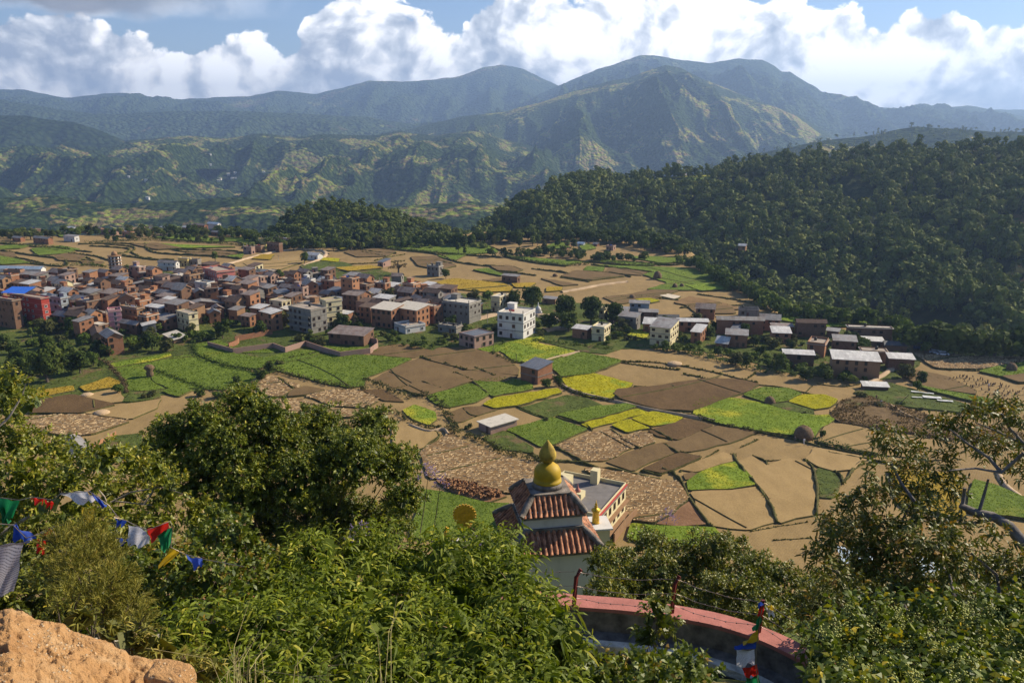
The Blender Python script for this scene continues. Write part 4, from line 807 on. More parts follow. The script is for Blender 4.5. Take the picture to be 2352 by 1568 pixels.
# trees that stand out in the photograph: kind, variant, u, v of the foot, height and width in picture units
for a in [('big', 0, 1222, 716, 66, 66), ('big', 1, 1180, 712, 52, 42), ('big', 2, 1297, 738, 66, 58), ('big', 3, 1357, 748, 78, 62), ('big', 4, 1408, 745, 56, 52), ('broad', 0, 1262, 758, 44, 50), ('broad', 2, 1306, 762, 50, 56),
          ('broad', 1, 1378, 770, 40, 48), ('bare', 0, 915, 632, 46, 62), ('tall', 0, 1053, 582, 30, 15), ('tall', 1, 1068, 585, 22, 12), ('broad', 1, 700, 606, 30, 24), ('broad', 2, 600, 652, 36, 32), ('broad', 0, 642, 652, 34, 30),
          ('broad', 3, 1088, 690, 26, 36), ('broad', 1, 1122, 690, 24, 34), ('bare', 1, 817, 748, 38, 18), ('broad', 3, 735, 796, 27, 32), ('broad', 1, 848, 772, 24, 24), ('broad', 0, 1024, 640, 24, 22), ('tall', 0, 495, 602, 30, 20),
          ('broad', 1, 290, 642, 36, 36), ('broad', 2, 322, 642, 34, 34), ('broad', 0, 190, 728, 40, 38), ('broad', 1, 172, 764, 42, 46), ('broad', 2, 350, 806, 48, 42), ('broad', 3, 384, 808, 34, 40), ('broad', 1, 472, 782, 26, 48),
          ('broad', 0, 512, 778, 48, 42), ('broad', 3, 520, 712, 26, 26), ('big', 2, 110, 878, 92, 88), ('big', 0, 45, 842, 48, 50), ('broad', 0, 185, 858, 58, 56), ('broad', 1, 215, 840, 36, 36), ('tall', 0, 366, 764, 26, 24),
          ('broad', 3, 330, 735, 26, 36), ('broad', 1, 365, 700, 24, 34), ('broad', 2, 2175, 816, 60, 58), ('tall', 1, 2208, 817, 52, 26), ('big', 1, 2285, 819, 66, 64), ('broad', 0, 2342, 822, 48, 50), ('broad', 3, 1925, 738, 32, 54),
          ('broad', 1, 1790, 853, 48, 34), ('broad', 2, 1850, 872, 34, 46), ('broad', 0, 1893, 874, 36, 44), ('tall', 1, 1715, 846, 46, 26), ('broad', 3, 1690, 838, 34, 40), ('broad', 1, 1650, 818, 26, 26), ('bare', 1, 1900, 862, 40, 26),
          ('broad', 1, 1283, 885, 26, 22), ('broad', 2, 1255, 890, 22, 30), ('broad', 0, 1640, 765, 30, 24), ('broad', 1, 1710, 772, 34, 26), ('broad', 3, 2080, 870, 40, 44), ('broad', 2, 2115, 880, 30, 30), ('shrub', 0, 2108, 894, 24, 24),
          ('broad', 1, 1395, 788, 20, 18), ('broad', 0, 1440, 770, 24, 26), ('tall', 0, 2120, 868, 20, 18), ('shrub', 1, 1975, 912, 16, 38), ('shrub', 2, 1845, 952, 8, 18), ('shrub', 3, 1770, 922, 7, 12), ('shrub', 0, 1888, 1004, 22, 16),
          ('shrub', 3, 1115, 985, 16, 22), ('shrub', 1, 1255, 968, 12, 16), ('shrub', 2, 1075, 985, 14, 24), ('shrub', 0, 2070, 930, 10, 24), ('shrub', 1, 2020, 935, 14, 30), ('shrub', 2, 2110, 945, 12, 22), ('broad', 0, 620, 858, 30, 26),
          ('shrub', 1, 560, 902, 22, 40), ('broad', 2, 600, 872, 26, 30), ('shrub', 0, 500, 914, 20, 40), ('shrub', 3, 455, 912, 20, 36), ('shrub', 2, 340, 914, 18, 40), ('shrub', 3, 545, 880, 18, 30), ('shrub', 1, 640, 838, 13, 26),
          ('broad', 1, 270, 905, 26, 30), ('shrub', 0, 1360, 905, 6, 8), ('broad', 3, 1820, 800, 26, 26), ('broad', 2, 1950, 790, 34, 40), ('broad', 1, 1975, 812, 30, 34), ('broad', 3, 1770, 800, 30, 40), ('broad', 0, 1745, 820, 30, 30)]:
    tree_px(*a)
# the line of trees along the far and right-hand edge of the plateau
def along(pts, n, kinds, hp, wp, jv=4.0, seed=1):
    r = random.Random(seed); L = [math.hypot(b[0] - a[0], b[1] - a[1]) for a, b in zip(pts[:-1], pts[1:])]; T = sum(L)
    for i in range(n):
        s = (i + r.uniform(0.1, 0.9)) / n * T; k = 0
        while k < len(L) - 1 and s > L[k]: s -= L[k]; k += 1
        f = s / L[k]; u = pts[k][0] * (1 - f) + pts[k + 1][0] * f + r.uniform(-4, 4); v = pts[k][1] * (1 - f) + pts[k + 1][1] * f + r.uniform(-jv, jv)
        kd, vr = r.choice(kinds); s_ = r.uniform(0.75, 1.25); tree_px(kd, vr, u, v, hp * s_, wp * s_ * r.uniform(0.85, 1.15))
BR = [('broad', 0), ('broad', 1), ('broad', 2), ('broad', 3), ('tall', 0)]
along([(1590, 612), (1640, 640), (1690, 664), (1740, 694), (1800, 722)], 20, BR, 20, 22, 4, 2)
along([(1800, 720), (1860, 730), (1930, 742), (2060, 758), (2110, 790)], 16, BR, 26, 28, 3, 3)
along([(1120, 556), (1250, 556), (1400, 556), (1500, 575), (1580, 592)], 34, BR, 30, 26, 5, 4)
along([(1000, 565), (1120, 560), (1200, 566), (1330, 575)], 16, BR, 26, 18, 5, 5)
along([(1180, 590), (1260, 584), (1340, 592), (1420, 600), (1480, 598)], 18, BR, 17, 15, 5, 6)
along([(640, 572), (760, 576), (900, 570), (1000, 565)], 22, BR + [('pine', 0)], 26, 20, 3, 7)
along([(0, 552), (90, 545), (180, 540), (300, 540), (420, 543), (520, 540), (620, 560)], 44, BR, 20, 20, 5, 8)
along([(240, 556), (330, 548), (430, 552), (520, 556)], 16, BR, 16, 16, 4, 9)
along([(2110, 812), (2180, 818), (2260, 818), (2352, 822)], 9, BR, 34, 30, 3, 10)
# trees and shrubs scattered through the village gardens
VIL = [(0, 660), (200, 640), (480, 640), (740, 640), (960, 690), (1140, 740), (1400, 770), (1500, 790), (1240, 775), (1140, 790), (1000, 795), (900, 785), (760, 790), (640, 790), (500, 785), (420, 785), (280, 815), (120, 850), (0, 850)]
VIR = [(1400, 740), (1560, 745), (1760, 745), (2040, 800), (2080, 840), (2040, 862), (1900, 862), (1780, 846), (1650, 806), (1500, 792), (1390, 796)]
def inside(P, x, y):
    c = False; n = len(P)
    for i in range(n):
        a, b = P[i], P[i - 1]
        if (a[1] > y) != (b[1] > y) and x < (b[0] - a[0]) * (y - a[1]) / (b[1] - a[1]) + a[0]: c = not c
    return c

def belt(name, pts, n, hmin, hmax, width, seed, mt='dark', per=30):
    """trees too close together to count, as one mass"""
    rg = np.random.default_rng(seed); P = np.array([PZ(u, v, 0)[:2] for u, v in pts]); L = np.hypot(*(P[1:] - P[:-1]).T); Vs = []; rn = []
    for q in range(n):
        s = rg.random() * L.sum(); k = 0
        while k < len(L) - 1 and s > L[k]: s -= L[k]; k += 1
        x, y = P[k] + (P[k + 1] - P[k]) * (s / L[k]) + rg.normal(size=2) * width * 0.4; h = rg.uniform(hmin, hmax); w = h * rg.uniform(0.7, 1.0)
        V, F = crown_np(rg, lobes(rg, 7, w * 0.5, h * 0.36, h * 0.45, 0.55, (0.42, 0.62)), per, h * 0.12, 0.2, 0.3); Vs.append(V + np.array((x, y, gz(x, y)))); t = rg.random(); rn.append(np.clip(0.3 * rg.random(len(F)) + 0.7 * t, 0, 1))
    V = np.concatenate(Vs); tag(link(name, mesh_np(name, V, np.arange(len(V)).reshape(-1, 4), LM[mt], attrs=[('rnd', 'FACE', np.concatenate(rn))])), kind='stuff')
belt('tree_belt', [(1000, 566), (1120, 556), (1250, 552), (1400, 552), (1500, 568), (1585, 590)], 130, 7, 13, 16, 1)
belt('tree_belt', [(0, 546), (120, 540), (300, 536), (430, 540), (540, 540), (630, 566)], 110, 5, 10, 20, 2)
belt('tree_belt', [(1588, 606), (1690, 660), (1800, 724), (1930, 742), (2060, 758), (2125, 800)], 150, 5, 10, 7, 3, 'mid')
belt('tree_belt', [(2125, 806), (2200, 812), (2290, 816), (2420, 822)], 40, 9, 14, 8, 4)
belt('tree_belt', [(1150, 592), (1260, 586), (1350, 596), (1460, 600)], 60, 4, 8, 14, 5)
belt('undergrowth', [(0, 880), (60, 850), (150, 830), (230, 815), (300, 800)], 60, 3, 7, 16, 6)
belt('undergrowth', [(0, 700), (90, 760), (200, 765), (330, 790), (470, 785), (560, 785)], 90, 2, 5, 10, 7, 'mid')
belt('undergrowth', [(900, 790), (1000, 795), (1060, 790), (1140, 790)], 30, 1.5, 3.5, 8, 8, 'mid')
belt('undergrowth', [(1500, 800), (1640, 815), (1780, 845), (1900, 865), (1990, 880)], 80, 1.5, 4.5, 6, 9, 'mid')
# ------------------------------------------------------------------ houses
def brick_mat(name, c1, c2, mortar, worn=0.3):
    def fn(t, bs, m):
        o = oco(t); sp = t.add('ShaderNodeSeparateXYZ'); t.put(sp.inputs[0], o)
        cb = t.add('ShaderNodeCombineXYZ'); t.put(cb.inputs[0], t.math('ADD', sp.outputs[0], sp.outputs[1])); t.put(cb.inputs[1], sp.outputs[2])
        br = t.add('ShaderNodeTexBrick'); t.l.new(cb.outputs[0], br.inputs['Vector'])
        br.inputs['Color1'].default_value = (*c1, 1); br.inputs['Color2'].default_value = (*c2, 1); br.inputs['Mortar'].default_value = (*mortar, 1)
        br.inputs['Scale'].default_value = 1.0; br.inputs['Brick Width'].default_value = 0.24; br.inputs['Row Height'].default_value = 0.075; br.inputs['Mortar Size'].default_value = 0.012
        n = t.noise(o, 0.45, 6.0, 0.65); col = t.mix(t.math('MULTIPLY', t.sstep(n, 0.48, 0.68), worn), br.outputs[0], tuple(x * 0.45 for x in c1))
        n2 = t.noise(o, 1.3, 5.0, 0.6); col = t.mix(t.math('MULTIPLY', t.sstep(n2, 0.55, 0.7), 0.35), col, (0.34, 0.24, 0.17))
        t.put(bs.inputs['Base Color'], col); bs.inputs['Roughness'].default_value = 0.95; bs.inputs['Specular IOR Level'].default_value = 0.1
    return material(name, fn)
def plaster(name, c, stain=0.35):
    def fn(t, bs, m):
        o = oco(t); n = t.noise(t.vmath('MULTIPLY', o, (1, 1, 0.35)), 0.9, 6.0, 0.65)
        col = t.mix(t.math('MULTIPLY', t.sstep(n, 0.48, 0.70), stain), c, tuple(x * 0.35 for x in c))
        col = t.mix(t.math('MULTIPLY', t.noise(o, 6.0, 4.0), 0.15), col, tuple(x * 0.7 for x in c))
        t.put(bs.inputs['Base Color'], col); bs.inputs['Roughness'].default_value = 0.9; bs.inputs['Specular IOR Level'].default_value = 0.15
    return material(name, fn)
def tin(name, c, rust, c2=(0.16, 0.08, 0.045)):
    def fn(t, bs, m):
        o = oco(t); w = t.add('ShaderNodeTexWave', bands_direction='X'); t.put(w.inputs[0], o); w.inputs['Scale'].default_value = 2.2
        n = t.noise(o, 0.5, 6.0, 0.7); br = t.add('ShaderNodeTexBrick'); t.put(br.inputs['Vector'], o); br.inputs['Brick Width'].default_value = 1.1; br.inputs['Row Height'].default_value = 2.4
        br.inputs['Scale'].default_value = 1; br.inputs['Mortar Size'].default_value = 0.02
        br.inputs['Color1'].default_value = (1, 1, 1, 1); br.inputs['Color2'].default_value = (0.72, 0.72, 0.72, 1); br.inputs['Mortar'].default_value = (0.4, 0.4, 0.4, 1)
        col = t.mix(t.math('MULTIPLY', t.sstep(n, 0.45, 0.65), rust), c, c2); col = t.mix(1.0, col, br.outputs[0], 'MULTIPLY')
        t.put(bs.inputs['Base Color'], col); bs.inputs['Roughness'].default_value = 0.55; bs.inputs['Metallic'].default_value = 0.1
        bump(t, bs, w.outputs['Fac'], 0.6, 0.03)
    return material(name, fn)
WALL = {
 'brick': brick_mat('red_brick', (0.26, 0.095, 0.040), (0.33, 0.125, 0.054), (0.27, 0.19, 0.13)), 'darkbrick': brick_mat('dark_brick', (0.15, 0.068, 0.038), (0.205, 0.095, 0.052), (0.18, 0.14, 0.1)),
 'orange': brick_mat('orange_brick', (0.34, 0.13, 0.050), (0.42, 0.17, 0.068), (0.32, 0.22, 0.15), 0.2), 'pinkbrick': brick_mat('pink_brick', (0.33, 0.18, 0.13), (0.38, 0.22, 0.165), (0.35, 0.28, 0.23), 0.25),
 'mud': plaster('mud_plaster', (0.30, 0.175, 0.095)), 'concrete': plaster('grey_concrete', (0.23, 0.215, 0.19), 0.55), 'white': plaster('white_plaster', (0.62, 0.60, 0.56), 0.35), 'cream': plaster('cream_plaster', (0.66, 0.57, 0.34), 0.25),
 'yellow': plaster('yellow_plaster', (0.62, 0.48, 0.17), 0.3), 'pink': plaster('pink_plaster', (0.68, 0.33, 0.34), 0.15), 'redpaint': plaster('red_painted_plaster', (0.36, 0.055, 0.04), 0.25), 'rose': plaster('rose_plaster', (0.48, 0.17, 0.14), 0.15), 'blue': plaster('grey_blue_plaster', (0.30, 0.34, 0.38), 0.35),
}
ROOF = {'tin': tin('grey_tin', (0.28, 0.265, 0.245), 0.6), 'bright': tin('bright_tin', (0.62, 0.60, 0.56), 0.22), 'rust': tin('rusty_tin', (0.28, 0.22, 0.18), 0.75), 'slate': tin('blue_grey_tin', (0.14, 0.155, 0.18), 0.3), 'tile': simple('old_roof_tiles', (0.115, 0.075, 0.055), 0.95, 0.45, 1.2, bumps=(5, 0.8, 0.08)),
        'slab': plaster('roof_slab', (0.36, 0.30, 0.24), 0.6), 'paleslab': plaster('pale_roof_slab', (0.55, 0.50, 0.42), 0.4), 'dark': tin('dark_tin', (0.07, 0.072, 0.078), 0.15), 'bluetin': tin('blue_tin', (0.38, 0.48, 0.58), 0.05)}
GLASS = simple('dark_window', (0.015, 0.017, 0.02), 0.15, 0.2, spec=0.5); WOODF = simple('window_wood', (0.10, 0.055, 0.03), 0.7); WHITEF = simple('white_frame', (0.7, 0.7, 0.68), 0.6)
DOORM = simple('door_wood', (0.12, 0.06, 0.035), 0.7); TANKM = simple('black_tank', (0.012, 0.012, 0.013), 0.5, 0.1); METAL = simple('grey_metal', (0.35, 0.35, 0.35), 0.5)
STUFFC = [simple('laundry_red', (0.45, 0.04, 0.04), 0.9), simple('laundry_white', (0.7, 0.7, 0.7), 0.9), simple('laundry_blue', (0.06, 0.12, 0.38), 0.9)]
_wc = {}
def window_mesh(w, h, white):
    k = (round(w, 1), round(h, 1), white)
    if k not in _wc:
        mb = MB(); w2, h2 = w / 2, h / 2; f = 0.09
        mb.box(-w2, w2, -0.03, 0.05, -h2, h2, 1); 
        for x0, x1, z0, z1 in ((-w2 - f, w2 + f, h2, h2 + f), (-w2 - f, w2 + f, -h2 - f, -h2), (-w2 - f, -w2, -h2, h2), (w2, w2 + f, -h2, h2), (-0.03, 0.03, -h2, h2)): mb.box(x0, x1, -0.09, 0.05, z0, z1, 0)
        _wc[k] = mb.mesh('window', [WHITEF if white else WOODF, GLASS])
    return _wc[k]
_dm = None
def box_mesh_cached(key, dims, mat, cache={}):
    if key not in cache:
        mb = MB(); mb.box(*dims); cache[key] = mb.mesh(key, mat)
    return cache[key]
HOUSES = []
HR = random.Random(77)
def house(x, y, w, d, h, rot, wall='brick', roof='tin', rk='gable', storeys=None, win=1.0, label=None, group='houses of the village', name=None, z=0.0, bands=None, balcony=False, seed=None, white=None, extras=(), uv=None, cat=None):
    """w along the front, d deep, h to the eaves; x, y is the near right-hand corner of the walls"""
    r = random.Random(seed if seed is not None else int(x * 13 + y * 7)); c, s = math.cos(rot), math.sin(rot)
    lx, ly = -w / 2, d / 2; cx, cyy = x + lx * c - ly * s, y + lx * s + ly * c
    root = empty(name or ('long_house' if w > 22 else 'house'), (cx, cyy, z), rot)
    n = storeys or max(1, int(round(h / 2.75))); wm = WALL[wall]; rm = ROOF[roof]; fh = h / n
    mb = MB(); mb.box(-w / 2, w / 2, -d / 2, d / 2, -1.0, h); mb.build('wall', wm, root)
    if bands or (bands is None and wall in ('concrete', 'white', 'cream', 'yellow', 'redpaint', 'rose', 'pink', 'blue') ):
        mb = MB()
        for i in range(1, n): mb.box(-w / 2 - 0.14, w / 2 + 0.14, -d / 2 - 0.14, d / 2 + 0.14, i * fh - 0.1, i * fh + 0.1)
        if n > 1: mb.build('floor_band', WALL['concrete'] if wall != 'redpaint' else WALL['rose'], root)
    if rk == 'flat':
        ov = r.uniform(0.15, 0.5); mb = MB(); mb.box(-w / 2 - ov, w / 2 + ov, -d / 2 - ov, d / 2 + ov, h + 0.002, h + 0.2); rf = mb.build('roof', rm, root)
        if 'noparapet' not in extras:
            mb = MB(); ph = r.choice([0.45, 0.7, 0.9]); t = 0.12; q = 0.02
            mb.box(-w / 2 - q, w / 2 + q, -d / 2 - q, -d / 2 + t, h + 0.203, h + ph); mb.box(-w / 2 - q, w / 2 + q, d / 2 - t, d / 2 + q, h + 0.203, h + ph)
            mb.box(-w / 2 - q, -w / 2 + t, -d / 2 + t, d / 2 - t, h + 0.203, h + ph); mb.box(w / 2 - t, w / 2 + q, -d / 2 + t, d / 2 - t, h + 0.203, h + ph); mb.build('parapet', wm, root)
        if 'tower' in extras or (n >= 3 and r.random() < 0.55 and w > 5 and 'plain' not in extras):
            mb = MB(); tw, td = min(3.2, w * 0.4), min(3.0, d * 0.45); x0 = r.choice([-w / 2 + 0.2, w / 2 - tw - 0.2]); mb.box(x0, x0 + tw, d / 2 - td - 0.15, d / 2 - 0.15, h + 0.19, h + 2.3); mb.box(x0 - 0.2, x0 + tw + 0.2, d / 2 - td - 0.35, d / 2 + 0.05, h + 2.303, h + 2.45)
            mb.build('stair_tower', wm, root)
        if 'columns' in extras or (r.random() < 0.25 and 'plain' not in extras):
            for px, py in ((-w / 2 + 0.3, -d / 2 + 0.3), (0, -d / 2 + 0.3), (w / 2 - 0.3, -d / 2 + 0.3), (w / 2 - 0.3, d / 2 - 0.3), (-w / 2 + 0.3, d / 2 - 0.3)):
                link('column', box_mesh_cached('column', (-0.13, 0.13, -0.13, 0.13, 0, 1.7), WALL['concrete']), root, (px, py, h + 0.19))
        if r.random() < 0.35:
            mb = MB(); mb.lathe([(0.5, 0), (0.52, 0.9), (0.42, 1.1), (0.1, 1.2)], 10, (w * r.uniform(-0.3, 0.3), d * 0.15, h + 0.195)); mb.build('water_tank', TANKM, root)
        if r.random() < 0.4:
            mb = MB(); x0, y0 = w * r.uniform(-0.35, 0.1), -d * r.uniform(0, 0.3); mb.box(x0, x0 + w * 0.22, y0, y0 + 0.05, h + 0.5, h + 1.3); mb.build('laundry', r.choice(STUFFC), root)
    elif rk == 'gable':
        rise = min(d * 0.28, 1.9); ov = 0.45; t = 0.1; mb = MB()
        for sg in (-1, 1):
            a = [(-w / 2 - ov, sg * (d / 2 + ov), h - ov * rise / (d / 2)), (w / 2 + ov, sg * (d / 2 + ov), h - ov * rise / (d / 2)), (w / 2 + ov, 0, h + rise), (-w / 2 - ov, 0, h + rise)]
            a = [(p[0], p[1], p[2] + t + 0.02) for p in a]; mb.slab(a if sg < 0 else a[::-1], t)
        mb.build('roof', rm, root); mb = MB()
        q = w / 2 - 0.002; mb.poly([(-q, -d / 2 + .01, h), (-q, d / 2 - .01, h), (-q, 0, h + rise - .02), (q, -d / 2 + .01, h), (q, d / 2 - .01, h), (q, 0, h + rise - .02)], [(2, 1, 0), (3, 4, 5), (0, 3, 5, 2), (4, 1, 2, 5)]); mb.build('gable_wall', wm, root)
    elif rk == 'shed':
        rise = min(d * 0.16, 1.3); ov = 0.4; t = 0.09; zz = h + rise * 0.5; mb = MB()
        mb.slab([(-w / 2 - ov, -d / 2 - ov, h + 0.1), (w / 2 + ov, -d / 2 - ov, h + 0.1), (w / 2 + ov, d / 2 + ov, h + rise + 0.1), (-w / 2 - ov, d / 2 + ov, h + rise + 0.1)], t); mb.build('roof', rm, root)
        mb = MB(); mb.poly([(-w / 2, -d / 2, h), (w / 2, -d / 2, h), (w / 2, d / 2, h), (-w / 2, d / 2, h), (w / 2, d / 2, h + rise - 0.03), (-w / 2, d / 2, h + rise - 0.03)], [(1, 2, 4), (0, 5, 3), (2, 3, 5, 4)]); mb.build('gable_wall', wm, root)
    # windows and a door: front, right, and left faces
    wht = white if white is not None else wall in ('white', 'pink', 'rose')
    ww = r.choice([0.8, 0.95, 1.1]) if w > 5 else 0.8; wh = r.choice([0.9, 1.15, 1.3]); nb = 0
    for i in range(n):
        zc = (i + 0.55) * fh
        for face, L in (('f', w), ('r', d)):
            k = max(1, int(L / 2.6)); 
            for j in range(k):
                if r.random() > (0.72 if i else 0.4) * win or nb >= 26: continue
                p = -L / 2 + (j + 0.5) * L / k; nb += 1
                if face == 'f': link('window', window_mesh(ww, wh, wht), root, (p, -d / 2 - 0.005, zc))
                else: link('window', window_mesh(ww, wh, wht), root, (w / 2 + 0.005, p, zc), math.pi / 2)
    if win > 0.3:
        dx = r.uniform(-0.3, 0.3) * w; link('door', box_mesh_cached('door', (-0.5, 0.5, -0.06, 0.06, 0.0, 2.0), DOORM), root, (dx, -d / 2 - 0.02, 0.0))
    if balcony:
        for i in range(1, n):
            mb = MB(); x0, x1 = (-w / 2 + 0.1, w / 2 - 0.1); z0 = i * fh - 0.02; mb.box(x0, x1, -d / 2 - 1.1, -d / 2 - 0.15, z0 - 0.12, z0); mb.box(x0, x1, -d / 2 - 1.12, -d / 2 - 1.04, z0 + 0.002, z0 + 0.75)
            mb.build('balcony', wm if wall != 'redpaint' else WALL['white'], root)
    u_, v_ = uv if uv else (None, None)
    HOUSES.append((root, u_, v_, n, wall, roof, rk, w, d, label)); 
    tag(root, label, cat or 'house', group); return root
def hpx(u, v, l, rr, hp, wall='brick', roof='tin', rk='gable', rot=-28, **k):
    """near corner foot at (u, v); widths of the front and of the right face and the wall height in picture units"""
    m = mpp(u, v); x, y, _ = PZ(u, v, 0); th = R(rot); a = math.atan2(x, y)       # bearing of the view
    w = l * m / max(0.35, math.cos(th + a)); d = max(3.5, rr * m / max(0.30, abs(math.sin(th + a)))); d = min(d, 45); w = max(w, 2.5)
    return house(x, y, w, d, hp * m / 0.96, th, wall, roof, rk, uv=(u, v), **k)
G_ = 'group'
LANDMARKS = []
def LMK(name, u, v): LANDMARKS.append((name, u, v))
